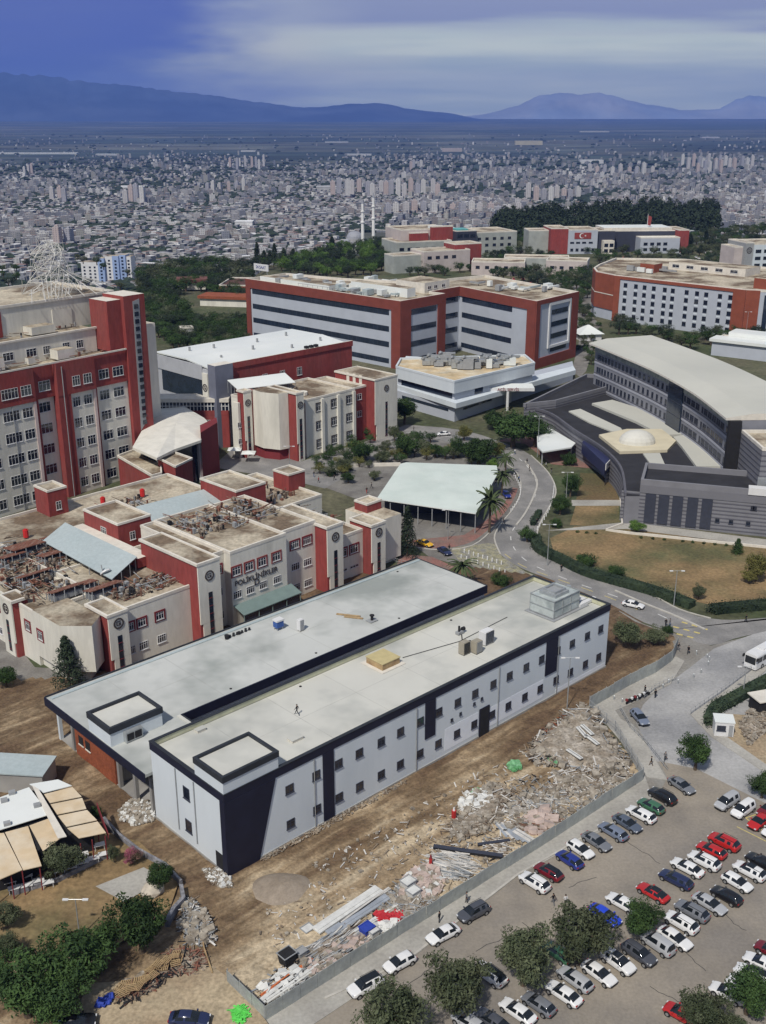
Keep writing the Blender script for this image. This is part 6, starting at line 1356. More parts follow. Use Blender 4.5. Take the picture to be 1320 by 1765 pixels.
grove([(0,452),(50,440),(60,470),(0,495)], 9, ['broad','pine'], (16, 24), 'behind the ward tower roof', 'behind the ward tower', 9)
grove([(95,430),(240,455),(235,492),(120,490)], 7, ['broad','olive'], (14, 22), 'by the white and blue flats', 'by the white and blue flats', 10)
grove([(540,760),(600,745),(680,735),(760,755),(830,760),(850,800),(780,785),(690,790),(600,815),(545,815)], 60, ['broad','olive','bush','yellow'], (20, 34), 'in the plaza greenery', 'in the plaza greenery', 11)
grove([(670,452),(740,448),(850,452),(860,470),(700,466)], 22, ['broad','pine','olive'], (18, 28), 'right behind the hospital roof', 'right behind the hospital roof', 12)
# the dark wood on the rise at the right: one mass
def wood():
    rnd = random.Random(31); mb = MB(); mat = LM['pine']; poly = [(845,396),(862,374),(880,366),(960,362),(1060,356),(1150,352),(1235,356),(1236,392),(1150,398),(1000,402),(870,408)]; n = 0
    while n < 760:
        x, y = rnd.uniform(850, 1240), rnd.uniform(350, 410)
        if not inpoly(x, y, poly): continue
        n += 1; P = U(x, y+8, 0); r = rnd.uniform(3.5, 7.5); h = rnd.uniform(6, 14)
        for q in range(3): leaves(mb, rnd, Vector((P.x+rnd.uniform(-2, 2), P.y+rnd.uniform(-2, 2), h*(.45+.25*q))), r*(.8 if q < 2 else .5), 26, 1.5, mat)
    tag(mb.build('wood'), 'dense dark wood on the rise in front of the city at right', 'wood', kind='stuff')
wood()
def hedge(px, w, h, label, mat='pine', n=5):
    rnd = random.Random(len(label)); P = [U(x, y) for x, y in smooth_px(px, n)]; mb = MB(); c = P[0]
    for i in range(len(P)-1):
        L_ = (P[i+1]-P[i]).length; k = max(1, int(L_/.9))
        for j in range(k):
            q = P[i].lerp(P[i+1], j/k); leaves(mb, rnd, Vector((q.x-c.x, q.y-c.y, h*.35)), w*.5, 40, .3, LM[mat]); leaves(mb, rnd, Vector((q.x-c.x+rnd.uniform(-.2, .2), q.y-c.y+rnd.uniform(-.3, .3), h*.5)), w*.62*rnd.uniform(.85, 1.15), 90, .24, LM[mat])
    strip(mb, [p-c for p in P], w*.8, 0, h*.8, LM[mat])
    o = mb.build('hedge'); o.location = (c.x, c.y, 0); tag(o, label, 'hedge')
hedge([(922,930),(930,950),(965,968),(1010,990),(1070,1008),(1130,1025),(1192,1048)], 3.0, 1.9, 'long dark hedge between the road and the brown lawn')
hedge([(1228,1056),(1270,1052),(1340,1046)], 2.8, 2.0, 'dark clipped hedge at the right of the junction')
hedge([(1222,1250),(1232,1228),(1260,1212),(1300,1190),(1340,1170)], 2.4, 1.8, 'dark hedge curling round the white guard cabin')
hedge([(918,905),(930,885)], 1.6, 1.4, 'short hedge stub at the road bend')
for x in (995, 1011, 1027, 1105, 1125, 1145, 1177, 1194, 1213, 1232, 1252): tree('bush', x, 916+(x-995)*.09, 9, 'small clipped shrub in the row along the pale path', 'clipped shrubs along the path', h=8, low=True)
# ------------------------------------------------------------------ vehicles
def paint(name, c, metal=.0):
    if name in MATS: return MATS[name]
    m = bpy.data.materials.new(name); m.use_nodes = True; nt = m.node_tree; b = nt.nodes['Principled BSDF']; b.inputs['Roughness'].default_value = .28; b.inputs['Metallic'].default_value = metal; b.inputs['Coat Weight'].default_value = .4; b.inputs['Coat Roughness'].default_value = .08
    tc = nt.nodes.new('ShaderNodeTexCoord'); nz = nt.nodes.new('ShaderNodeTexNoise'); nt.links.new(tc.outputs['Object'], nz.inputs['Vector']); nz.inputs['Scale'].default_value = 1.3
    mr = nt.nodes.new('ShaderNodeMapRange'); nt.links.new(nz.outputs[0], mr.inputs[0]); mr.inputs[3].default_value = .9; mr.inputs[4].default_value = 1.06
    vm = nt.nodes.new('ShaderNodeVectorMath'); vm.operation = 'SCALE'; vm.inputs[0].default_value = c; nt.links.new(mr.outputs[0], vm.inputs['Scale']); nt.links.new(vm.outputs[0], b.inputs['Base Color']); MATS[name] = m; return m
PAINTS = dict(white=(.74,.74,.74), silver=(.40,.41,.43), grey=(.17,.18,.20), dgrey=(.07,.075,.09), black=(.012,.012,.014), navy=(.02,.028,.08), slate=(.09,.11,.15), red=(.45,.02,.02), dred=(.16,.012,.02), blue=(.02,.06,.55), dblue=(.02,.035,.22), green=(.05,.14,.08), lgreen=(.16,.30,.22), yellow=(.75,.42,.02), steel=(.16,.19,.26))
m_tyre = M('tyre', (.015,.015,.016), .8, .1, 3); m_rim = M('alloy_rim', (.40,.41,.42), .35, .1, 3, metal=.6); m_hl = M('headlight_glass', (.60,.62,.65), .15, .05, 2); m_tl = M('tail_light', (.35,.01,.01), .25, .1, 2); m_cglass = M('car_glass', (.012,.015,.018), .06, .2, .8, spec=.7); m_trim = M('black_trim', (.02,.02,.02), .6, .1, 2)
# type: length, width, height, shoulder, hood end, windscreen top, roof end, rear window base (all from the front bumper)
TYPES = dict(sedan=(4.55, 1.80, 1.42, .90, 1.15, 1.95, 3.35, 4.05), hatch=(4.15, 1.76, 1.46, .92, 1.0, 1.75, 3.55, 4.0), estate=(4.6, 1.80, 1.47, .92, 1.1, 1.85, 4.05, 4.45), suv=(4.45, 1.86, 1.64, 1.04, 1.08, 1.75, 3.85, 4.3), van=(4.45, 1.84, 1.84, 1.06, .85, 1.45, 4.15, 4.38), coupe=(4.4, 1.8, 1.34, .84, 1.3, 2.1, 3.1, 4.0))
CARP = {}; CARN = {}
def car_parts(ty):
    if ty in CARP: return CARP[ty]
    L_, W_, H_c, S, a, b_, c, d = TYPES[ty]; pm = paint('paint_white', PAINTS['white']); hw = W_/2; mid = (b_+c)/2+.05
    xs = [0, .10, .42, a*.72, a, (a+b_)/2, b_, mid-.05, mid+.05, c-.28, c, (c+d)/2, d, L_-.22, L_-.06, L_]
    xs = sorted(set(round(x, 3) for x in xs)); cabin = lambda x: a < x < d
    def ztop(x):
        if x <= a: return S-.30+.28*min(1, (x/a))**.5 - (.10 if x < .05 else 0)
        if x <= b_: return S-.02 + (H_c-.03-S+.02)*((x-a)/(b_-a))**.85
        if x <= c: t = (x-b_)/(c-b_); return H_c-.03+.05*math.sin(math.pi*t)-.03*t
        if x <= d: return H_c-.06 + (S-H_c+.06)*((x-c)/(d-c))**1.25
        return S-.01-.16*max(0, (x-d)/max(.05, L_-d))**2
    rings = []
    for x in xs:
        e = min(x, L_-x); w = hw*(1-.20*max(0, 1-e/.5)**2); z = ztop(x); z0 = .24+.10*max(0, 1-e/.35); k = max(0, (z-S)/(H_c-S)); belt = min(S, z)-.03; yt = w*(.84-.20*k) if cabin(x) else w*.80
        half = [(w*.86, z0), (w, z0+.16), (w, S*.60), (w*.965, belt-.06 if k > .05 else belt-.05), (w*.92, belt) , (yt, z-.035 if k > .05 else z-.012), (yt*.55, z), (0, z+.012)]
        rings.append([(x, -y, z_) for y, z_ in half] + [(x, y, z_) for y, z_ in half[-2::-1]])
    V = []; F = []; MI = []; n = len(rings[0])
    for r in rings: V += r
    pil = lambda x0, x1: abs((x0+x1)/2-mid) < .06 or (ty in ('estate', 'suv', 'van') and abs((x0+x1)/2-(c-.14)) < .15) or (x0+x1)/2 < a+.0 or ((x0+x1)/2 > (c+d)/2)
    for i in range(len(xs)-1):
        x0, x1 = xs[i], xs[i+1]; xm = (x0+x1)/2
        for j in range(n-1):
            jj = min(j, n-2-j); g = 0
            if cabin(xm):
                if jj == 4 and not pil(x0, x1): g = 1
                if jj in (5, 6) and (xm < b_ or xm > c): g = 1
            F.append((i*n+j, i*n+j+1, (i+1)*n+j+1, (i+1)*n+j)); MI.append(g)
        F.append((i*n+n-1, i*n, (i+1)*n, (i+1)*n+n-1)); MI.append(0)
    F.append(tuple(range(n))[::-1]); MI.append(0); k = (len(xs)-1)*n; F.append(tuple(range(k, k+n))); MI.append(0)
    me = bpy.data.meshes.new('shell'); me.from_pydata(V, [], F); me.materials.append(pm); me.materials.append(m_cglass); me.polygons.foreach_set('material_index', MI); o = bpy.data.objects.new('shell', me); COL.objects.link(o)
    sb = o.modifiers.new('s', 'SUBSURF'); sb.levels = 1; dg = bpy.context.evaluated_depsgraph_get(); dg.update(); m2 = bpy.data.meshes.new_from_object(o.evaluated_get(dg)); bpy.data.objects.remove(o)
    body, gl = MB(), MB(); vs = [tuple(v.co) for v in m2.vertices]
    for want, mb_, mt_ in ((0, body, pm), (1, gl, m_cglass)):
        remap = {}; mi = mb_.mi(mt_)
        for p in m2.polygons:
            if p.material_index != want: continue
            f = []
            for v in p.vertices:
                if v not in remap: remap[v] = len(mb_.v); mb_.v.append(vs[v])
                f.append(remap[v])
            mb_.f.append(tuple(f)); mb_.m.append(mi)
    CARN[ty] = len(body.f)
    body.box(-.015, .12, -hw*.60, hw*.60, .32, .50, m_trim); body.box(L_-.12, L_+.015, -hw*.60, hw*.60, .30, .44, m_trim)
    for s in (-1, 1):
        body.box(a+.28, a+.46, s*hw*.93, s*(hw+.15), S-.04, S+.09, pm)
        for x in (.78, L_-.85): body.tube((x, s*(hw-.3), .34), (x, s*(hw+.004), .34), .385, m_trim, 14)
    parts = [('body', body, True), ('window_glass', gl, True)]
    for x in (.78, L_-.85):
        for s in (-1, 1):
            w = MB(); w.tube((x, s*(hw-.20), .32), (x, s*(hw+.015), .32), .325, m_tyre, 14); w.tube((x, s*(hw+.016), .32), (x, s*(hw+.03), .32), .20, m_rim, 10); parts.append(('wheel', w, False))
    for s in (-1, 1):
        h = MB(); h.box(.005, .30, s*hw*.50, s*hw*.80, S-.38, S-.25, m_hl); parts.append(('headlight', h, False))
        h = MB(); h.box(L_-.25, L_-.002, s*hw*.50, s*hw*.82, S-.30, S-.14, m_tl); parts.append(('tail_light', h, False))
    if ty == 'suv': r = MB(); [r.tube((b_, s*yt*.9, H_c+.04), (c, s*yt*.9, H_c+.04), .03, m_trim, 5) for s in (-1, 1)]; parts.append(('roof_rail', r, False))
    for nm, mb, sm in parts: mb.v = [(L_/2-x, -y, z) for x, y, z in mb.v]
    CARP[ty] = (parts, {}); return CARP[ty]
def car(ty, col, P, ang, label, group=None, roof=None, name='parked_car', z=.02):
    parts, cache = car_parts(ty); e = empty(name, label, 'car' if ty != 'van' else 'van', (P.x, P.y, z), ang, group); pm = paint('paint_'+col, PAINTS[col])
    for i, (nm, mb, sm) in enumerate(parts):
        if i not in cache:
            cache[i] = mb.build(nm, e); o = cache[i]
            if nm in ('body', 'window_glass'): o.data.polygons.foreach_set('use_smooth', [len(p.vertices) == 4 and p.index < CARN[ty] for p in o.data.polygons])
        else: o = cache[i].copy(); COL.objects.link(o); o.parent = e
        if nm == 'body': o.material_slots[0].link = 'OBJECT'; o.material_slots[0].material = pm
    if roof:
        L_, W_, H_c, S, a, b_, c, d = TYPES[ty]; mb = MB(); yt = W_/2*.62; x0, x1 = (b_+.15, b_+1.15) if roof == 'sun' else (b_-.02, c+.02); mb.box(L_/2-x1, L_/2-x0, -yt*.82, yt*.82, H_c-.06, H_c+.012, m_cglass); mb.build('sunroof' if roof == 'sun' else 'dark_roof', e)
    return e
Z8 = lambda x, y: (960+x/3.667, 1325+y/3.667)
Z7 = lambda x, y: (700+x/4.0125, 1325+y/4.0125)
Z6 = lambda x, y: (300+x/3, 1325+y/3)
Z5 = lambda x, y: (x/3, 1325+y/3)
def row(group, Z, items, name='parked_car'):
    hs = []
    for it in items:
        A, B = U(*Z(*it[0]), .7), U(*Z(*it[1]), .7); hs.append(B-A)
    m = Vector((0, 0, 0))
    for h in hs: m += h.normalized()
    base = math.atan2(m.y, m.x)
    for it, h in zip(items, hs):
        A, B = U(*Z(*it[0]), .7), U(*Z(*it[1]), .7); P = (A+B)/2; a = math.atan2(h.y, h.x); da = (a-base+math.pi) % (2*math.pi) - math.pi; a = base + da*.35
        if it[2] == 'a': a += math.pi
        car(it[3], it[4], P, a, it[5], group, it[6] if len(it) > 6 else None, name)
row('cars nosed to the hoarding footpath', Z8, [
  ((735,50),(840,150),'b','sedan','grey','grey sedan alone at the top of the car park near the leafy tree'),
  ((588,125),(745,215),'a','suv','black','black suv with silver roof, last in the footpath row'),
  ((505,190),(685,275),'a','hatch','green','mid green hatchback with pale green roof beside the black suv'),
  ((440,245),(625,325),'a','estate','white','white estate between the green hatchback and the dark slate sedan'),
  ((350,280),(540,400),'b','sedan','slate','dark slate sedan in the footpath row, left of the white estate'),
  ((275,345),(435,440),'a','estate','steel','steel blue estate with silver roof between slate and grey sedans'),
  ((165,400),(335,510),'b','sedan','grey','mid grey sedan right of the white hatchback in the footpath row'),
  ((65,450),(232,560),'b','hatch','white','white hatchback between the dark blue and the grey cars'),
  ((-5,510),(165,630),'a','hatch','dblue','dark blue hatchback between the dark red and the white cars')])
row('cars nosed to the hoarding footpath', Z7, [((885,650),(1085,765),'a','hatch','dred','dark red hatchback with black roof second from the left end', 'all'), ((785,715),(995,850),'a','suv','white','white suv at the left end of the footpath row by two walkers')])
row('cars along the kerb', Z7, [((370,1040),(560,935),'a','suv','dgrey','black box shaped suv parked along the kerb of the hoarding footpath'), ((135,1195),(372,1080),'a','sedan','white','white sedan at the kerb directly behind the black suv')])
row('cars along the kerb', Z6, [((1080,1045),(1250,950),'a','hatch','white','white hatchback at the kerb, middle of the three white ones'), ((895,1165),(1085,1070),'a','suv','white','white suv with black glass roof, last at the kerb', 'all')])
row('cars by the right corner', Z8, [((1005,245),(1145,170),'a','van','silver','silver grey minivan in the right corner row'), ((1118,298),(1235,215),'a','van','white','white minivan between the silver one and the red car'), ((1228,370),(1335,285),'a','sedan','red','bright red car in the right corner bay with yellow lines'), ((1290,285),(1390,215),'a','sedan','dred','dark red car tucked behind the bright red one under the tree'), ((1315,420),(1420,340),'a','hatch','white','white car cut by the right edge below the red one')])
row('cars in the middle row', Z8, [
  ((960,410),(1155,510),'a','suv','red','red suv at the top end of the middle row'), ((882,465),(1075,560),'a','hatch','red','red hatchback with pale roof beside the red suv'), ((835,530),(1030,630),'a','suv','white','white suv right after the two red cars in the middle row'),
  ((720,565),(930,675),'a','sedan','white','white sedan next to the big dark blue one'), ((638,640),(868,750),'a','estate','navy','big dark navy estate in the middle row'), ((505,715),(712,840),'a','coupe','red','red coupe with black roof and windows, alone in the middle row', 'all'),
  ((335,800),(500,890),'a','sedan','white','white sedan half hidden by the round dark tree'), ((215,855),(390,985),'b','sedan','blue','bright blue sedan between two trees')])
row('cars in the long lower row', Z8, [
  ((1195,530),(1400,640),'a','sedan','black','black sedan cut by the right edge, top of the lower row'), ((1110,590),(1330,700),'a','suv','white','white suv with sunroof near the right edge', 'sun'), ((1035,650),(1245,775),'b','hatch','white','white hatchback nosed outwards below the sunroof suv'), ((975,745),(1170,850),'a','hatch','black','glossy black hatchback in the lower row'),
  ((870,790),(1062,905),'b','sedan','silver','silver grey sedan between the black hatchback and the grey suv'), ((750,845),(960,950),'a','suv','grey','grey suv with silver roof in the lower row'), ((680,910),(895,1030),'a','suv','white','white suv with black tailgate in the lower row'), ((655,1000),(838,1130),'b','sedan','white','white sedan facing out, right of the silver roofed van'),
  ((565,1050),(710,1160),'a','van','silver','dark sided silver van shaded by the round tree'), ((410,1085),(628,1245),'b','suv','dgrey','charcoal suv facing out beside the silver van'), ((290,1145),(482,1290),'b','suv','white','white suv with a black sunroof facing out', 'sun'), ((155,1205),(378,1370),'b','sedan','white','long white sedan facing out right of the silver estate'), ((22,1260),(208,1390),'a','estate','silver','silver estate with white roof beside the biggest tree')])
row('cars in the long lower row', Z7, [((995,1480),(1188,1620),'a','sedan','white','white sedan with dark rear window left of the silver estate'), ((822,1555),(1012,1690),'a','hatch','grey','grey hatchback half under the biggest tree'), ((655,1590),(892,1755),'a','sedan','white','white sedan at the bottom, left of the grey hatchback'), ((510,1680),(690,1800),'a','sedan','dgrey','black sedan cut by the bottom edge'), ((350,1700),(520,1800),'a','hatch','silver','silver hatchback cut by the bottom edge')])
row('cars under the trees', Z7, [((460,1335),(700,1500),'a','suv','white','white suv with dark blue roof between two olive trees', 'all'), ((1000,1230),(1095,1300),'a','hatch','green','dark green car showing between two olive trees')])
row('cars at the lower right', Z8, [((1215,1185),(1390,1265),'a','sedan','white','white sedan entering the frame at lower right'), ((1155,1260),(1330,1345),'a','suv','white','white suv with dark roof behind the corner tree', 'all'), ((1110,1325),(1270,1405),'a','hatch','white','white car mostly hidden by the corner tree'), ((1300,1115),(1420,1180),'a','hatch','dred','dark red car cut by the right edge at lower right'), ((745,1520),(830,1570),'a','hatch','red','red car showing above the pale olive tree at the bottom'), ((1040,1395),(1120,1430),'a','hatch','white','white car under the pale olive trees at the bottom')])
def one(Z, A, B, front, ty, col, label, name='parked_car', roof=None, z=.02):
    a, b_ = U(*Z(*A), .7), U(*Z(*B), .7); h = b_-a; an = math.atan2(h.y, h.x) + (math.pi if front == 'a' else 0); return car(ty, col, (a+b_)/2, an, label, None, roof, name, z)
I_ = lambda x, y: (x, y)
one(I_, (1073,1037), (1110,1045), 'b', 'sedan', 'white', 'white sedan driving on the road behind the white building', 'driving_car', z=.03)
one(I_, (1090,1222), (1115,1250), 'b', 'estate', 'steel', 'blue grey estate parked beside the railing at the site corner', z=.11)
one(I_, (716,930), (748,941), 'b', 'sedan', 'yellow', 'yellow taxi beside the conifer', 'taxi', z=.05)
one(I_, (752,940), (780,958), 'b', 'sedan', 'navy', 'dark navy car next to the yellow taxi', z=.05)
one(I_, (750,748), (778,746), 'a', 'sedan', 'white', 'white car crossing the plaza in front of the podium', 'driving_car', z=.03)
one(Z5, (860,1300), (1100,1310), 'b', 'sedan', 'navy', 'navy sedan with shiny roof at the bottom left yard', z=.5)
one(Z5, (300,1330), (480,1310), 'b', 'sedan', 'black', 'black car mostly cut off by the bottom left edge', z=.5)
one(I_, (868,846), (878,858), 'b', 'hatch', 'dblue', 'dark blue car between the palms by the canopy', z=.03)
rnd = random.Random(41)
def far_cars(poly, n, seed, label, group, step=(3.0, 6)):
    r = random.Random(seed); k = 0; used = []; t = 0
    while k < n and t < 3000:
        t += 1; x = r.uniform(min(p[0] for p in poly), max(p[0] for p in poly)); y = r.uniform(min(p[1] for p in poly), max(p[1] for p in poly))
        if not inpoly(x, y, poly): continue
        P = U(x, y); P.x = round(P.x/3.0)*3.0; P.y = round(P.y/7)*7
        if (P.x, P.y) in used: continue
        used.append((P.x, P.y)); c = r.choice(['white','white','white','silver','grey','black','red']); nm = dict(white='white', silver='silver', grey='grey', black='black', red='red')[c]
        car('hatch', c, P, 1.57+r.uniform(-.05, .05), nm+' '+label, nm+' '+group, z=.04); k += 1
far_cars([(1045,428),(1110,428),(1120,455),(1050,455)], 26, 1, 'car in the far car park behind the orange block', 'cars in the far car park')
far_cars([(1170,440),(1260,425),(1285,440),(1200,470)], 34, 2, 'car in the car park at the far right', 'cars in the right hand far car park')
far_cars([(865,485),(900,480),(1005,520),(990,530)], 12, 3, 'car on the lane behind the hospital', 'cars behind the hospital')
# ------------------------------------------------------------------ the coach at the right edge
def coach():
    A, B = U(1292, 1148, .8), U(1345, 1118, .8); h = A-B; e = empty('coach', 'white and pink coach coming down the junction at the right edge', 'bus', (A.x-h.normalized().x*0, A.y, .03), math.atan2(h.y, h.x)); w = 1.25; wh = paint('paint_white', PAINTS['white'])
    mb = MB(); sec = [(-w, .35), (-w, 2.9), (-w+.18, 3.2), (w-.18, 3.2), (w, 2.9), (w, .35)]
    X = [0, -.25, -11.5]; S_c = [.94, 1, 1]
    R_ = [[(x, y*s, z) for y, z in sec] for x, s in zip(X, S_c)]
    for i in range(2):
        for j in range(5): mb.face([R_[i][j], R_[i+1][j], R_[i+1][j+1], R_[i][j+1]], wh)
    mb.face(R_[0], wh); mb.face(R_[2][::-1], wh); mb.build('body', e)
    mb = MB(); mb.box(.003, .03, -1.05, 1.05, 1.3, 2.7, m_cglass); mb.build('windscreen', e)
    for s in (-1, 1):
        for i in range(6): mb = MB(); mb.box(-1.9-i*1.65, -.5-i*1.65, s*(w+.003), s*(w+.03), 1.6, 2.6, m_cglass); mb.build('window', e)
        for x in (-2.2, -8.6): mb = MB(); mb.tube((x, s*(w-.3), .5), (x, s*(w+.02), .5), .5, m_tyre, 14); mb.tube((x, s*(w+.021), .5), (x, s*(w+.04), .5), .28, m_rim, 10); mb.build('wheel', e)
        mb = MB(); mb.box(.003, .05, s*.75, s*1.05, .65, .9, m_hl); mb.build('headlight', e); mb = MB(); mb.box(-.2, .35, s*(w+.05), s*(w+.25), 2.3, 2.8, m_trim); mb.build('mirror', e)
    mb = MB(); mb.box(-11.4, -.3, -w-.02, -w-.003, .7, 1.1, M('pink_stripe', (.40,.06,.16), .5, .1, 1)); mb.build('stripe', e); mb = MB(); mb.box(-4.5, -3, -.7, .7, 3.205, 3.4, m_frame); mb.box(-9, -7, -.7, .7, 3.205, 3.4, m_frame); mb.build('roof_hatch', e)
coach()
# ------------------------------------------------------------------ people
def person_mesh(seed, pose):
    bm = bmesh.new(); st = {'stand': .07, 'walk': .30, 'stride': .42}[pose]; ar = {'stand': .05, 'walk': .22, 'stride': .3}[pose]
    V = [(0,0,.95,.15,.11),(0,.01,1.15,.14,.10),(0,.02,1.36,.17,.11),(0,.02,1.50,.06,.06),(0,.03,1.60,.085,.10),(0,.03,1.70,.07,.08),
         (-.19,.02,1.40,.055,.055),(-.24,ar*.5,1.14,.045,.045),(-.24,ar+.05,.88,.03,.03),(-.24,ar+.08,.80,.035,.02),
         (.19,.02,1.40,.055,.055),(.24,-ar*.5,1.14,.045,.045),(.24,-ar*.8+.05,.88,.03,.03),(.24,-ar*.8+.06,.80,.035,.02),
         (-.09,0,.88,.09,.09),(-.10,-st*.35,.50,.065,.065),(-.10,-st,.09,.045,.045),(-.10,-st+.15,.04,.04,.035),
         (.09,0,.88,.09,.09),(.10,st*.55,.50,.065,.065),(.10,st*.9,.09,.045,.045),(.10,st*.9+.16,.04,.04,.035)]
    E_ = [(0,1),(1,2),(2,3),(3,4),(4,5),(2,6),(6,7),(7,8),(8,9),(2,10),(10,11),(11,12),(12,13),(0,14),(14,15),(15,16),(16,17),(0,18),(18,19),(19,20),(20,21)]
    me = bpy.data.meshes.new('figure'); me.from_pydata([v[:3] for v in V], [], []); me.edges.add(len(E_)); [setattr(me.edges[i], 'vertices', e) for i, e in enumerate(E_)]; me.update()
    o = bpy.data.objects.new('figure', me); COL.objects.link(o); md = o.modifiers.new('skin', 'SKIN'); sv = me.skin_vertices[0].data if me.skin_vertices else None
    if sv is None:
        bpy.context.view_layer.objects.active = o; bpy.ops.object.modifier_add(type='SKIN'); sv = me.skin_vertices[0].data
    for i, v in enumerate(V): sv[i].radius = (v[3], v[4]); sv[i].use_root = (i == 0)
    sb = o.modifiers.new('sub', 'SUBSURF'); sb.levels = 1; sb.render_levels = 1
    dg = bpy.context.evaluated_depsgraph_get(); dg.update(); m2 = bpy.data.meshes.new_from_object(o.evaluated_get(dg)); bpy.data.objects.remove(o); return m2
FIG = {}
def person(px, py, pose, shirt, trousers, label, rz, z=0, sc=1.0):
    if pose not in FIG: FIG[pose] = person_mesh(1, pose)
    me = FIG[pose].copy(); me.materials.clear(); cs = [M('cloth_'+shirt, CL[shirt], .9, .1, 5), M('cloth_'+trousers, CL[trousers], .9, .1, 5), M('skin', (.42,.25,.17), .6, .05, 5), M('shoe', (.02,.02,.02), .7, .1, 5)]
    for c in cs: me.materials.append(c)
    for p in me.polygons:
        c = p.center; p.material_index = 3 if c.z < .07 else 1 if c.z < .98 and abs(c.x) < .2 else 2 if (c.z > 1.50 or (abs(c.x) > .19 and c.z < .98)) else 0; p.use_smooth = True
    o = bpy.data.objects.new('person', me); COL.objects.link(o); P = U(px, py, z); o.location = (P.x, P.y, z); o.rotation_euler = (0, 0, rz); o.scale = (sc,)*3
    tag(o, label, 'person'); mb = MB()
    hr = M('hair', (.02,.015,.012), .9, .1, 5); n = 8
    rg = [[(.10*math.cos(t)*math.cos(6.283*i/n), .005+.12*math.cos(t)*math.sin(6.283*i/n), 1.66+.125*math.sin(t)) for i in range(n)] for t in (-.2, .5, 1.1)]
    for k in range(2):
        for i in range(n): mb.face([rg[k][i], rg[k][(i+1) % n], rg[k+1][(i+1) % n], rg[k+1][i]], hr)
    mb.face(rg[2], hr); mb.build('hair', o); return o
CL = dict(black=(.012,.012,.015), blue=(.05,.09,.22), red=(.40,.03,.03), white=(.6,.6,.6), grey=(.15,.15,.16), brown=(.12,.08,.05), green=(.05,.12,.06))
person(512, 1232, 'stride', 'black', 'black', 'man in black walking across the cream roof', 1.2, 12, 1.0)
person(953, 1559, 'stride', 'black', 'grey', 'left of two people walking in the car park, in black', .6); person(974, 1561, 'walk', 'white', 'black', 'right of the two people walking in the car park, in a pale top', .4)
person(646, 1763, 'stand', 'black', 'black', 'person in black on the footpath at the bottom of the hoarding', 2.5, .1); person(757, 1590, 'stand', 'black', 'black', 'person in black on the footpath near the white sedan', 1, .1); person(804, 1556, 'stand', 'grey', 'black', 'person leaning by the black suv at the kerb', 2, .1)
for i, (x, y, s, t, l) in enumerate(((1147,1080,'black','black','left of the pair in black walking along the road kerb'), (1154,1080,'black','blue','right of the pair in black walking along the road kerb'), (1186,1127,'black','black','person in a long black coat near the junction bollards'), (1169,1122,'black','grey','person beside the end of the site hoarding'), (1111,1196,'black','black','person left of the parked motorbikes'), (1129,1203,'black','black','large dark figure right of the parked motorbikes'),
   (1122,1320,'black','brown','person on the corner footpath'), (1146,1312,'grey','black','person stepping off the corner footpath'), (1285,1072,'black','black','person on the pavement by the right hedge'), (887,803-20,'white','blue','pedestrian in white on the red forecourt edge'), (908,800,'black','black','person in black beside the road at the forecourt'), (941,806,'white','black','person in a pale top on the forecourt'), (950,815,'black','grey','second person in black on the forecourt'), (912,812,'black','black','person in black crossing to the forecourt'),
   (894,830,'blue','black','person on the verge inside the bend'), (925,905,'black','black','person beside the small tree at the bend'), (868,903,'black','black','person on the red walk'), (967,985,'black','black','person by the hedge at the road'), (549,832,'red','black','person in red in the plaza'), (576,828,'black','black','dark clad person in the plaza'), (541,822,'black','blue','person in blue jeans in the plaza'), (637,822,'white','black','person in white near the canopy'), (632,850,'black','red','person beside the clinic east roof'), (640,842,'black','black','person in black by the canopy corner'), (676,745,'black','black','person by the red clinic tower'), (713,743,'grey','black','person beside the podium tree'), (670,748,'blue','black','person in blue by the red clinic tower'), (774,950,'black','black','person standing by the navy car'))):
    person(x, y, ('walk', 'stand', 'walk', 'stride')[i % 4], s, t, l, i*1.3, .03)
for i, (x, y) in enumerate(((742,1495),(782,1412))):
    e = empty('gas_bottle' if i else 'red_post', 'red and white gas bottle standing by the white bags' if i else 'dark red post standing by the pale planks', 'gas bottle' if i else 'post', U(x, y, .1)); mb = MB(); mb.tube((0, 0, 0), (0, 0, 1.5), .35 if i else .22, M('site_red', (.42,.03,.03), .5, .2, 1), 8); mb.build('cylinder', e); mb = MB(); mb.tube((0, 0, 1.5), (0, 0, 2.0), .2, m_frame if i else m_dred, 8, .1); mb.build('cap', e)
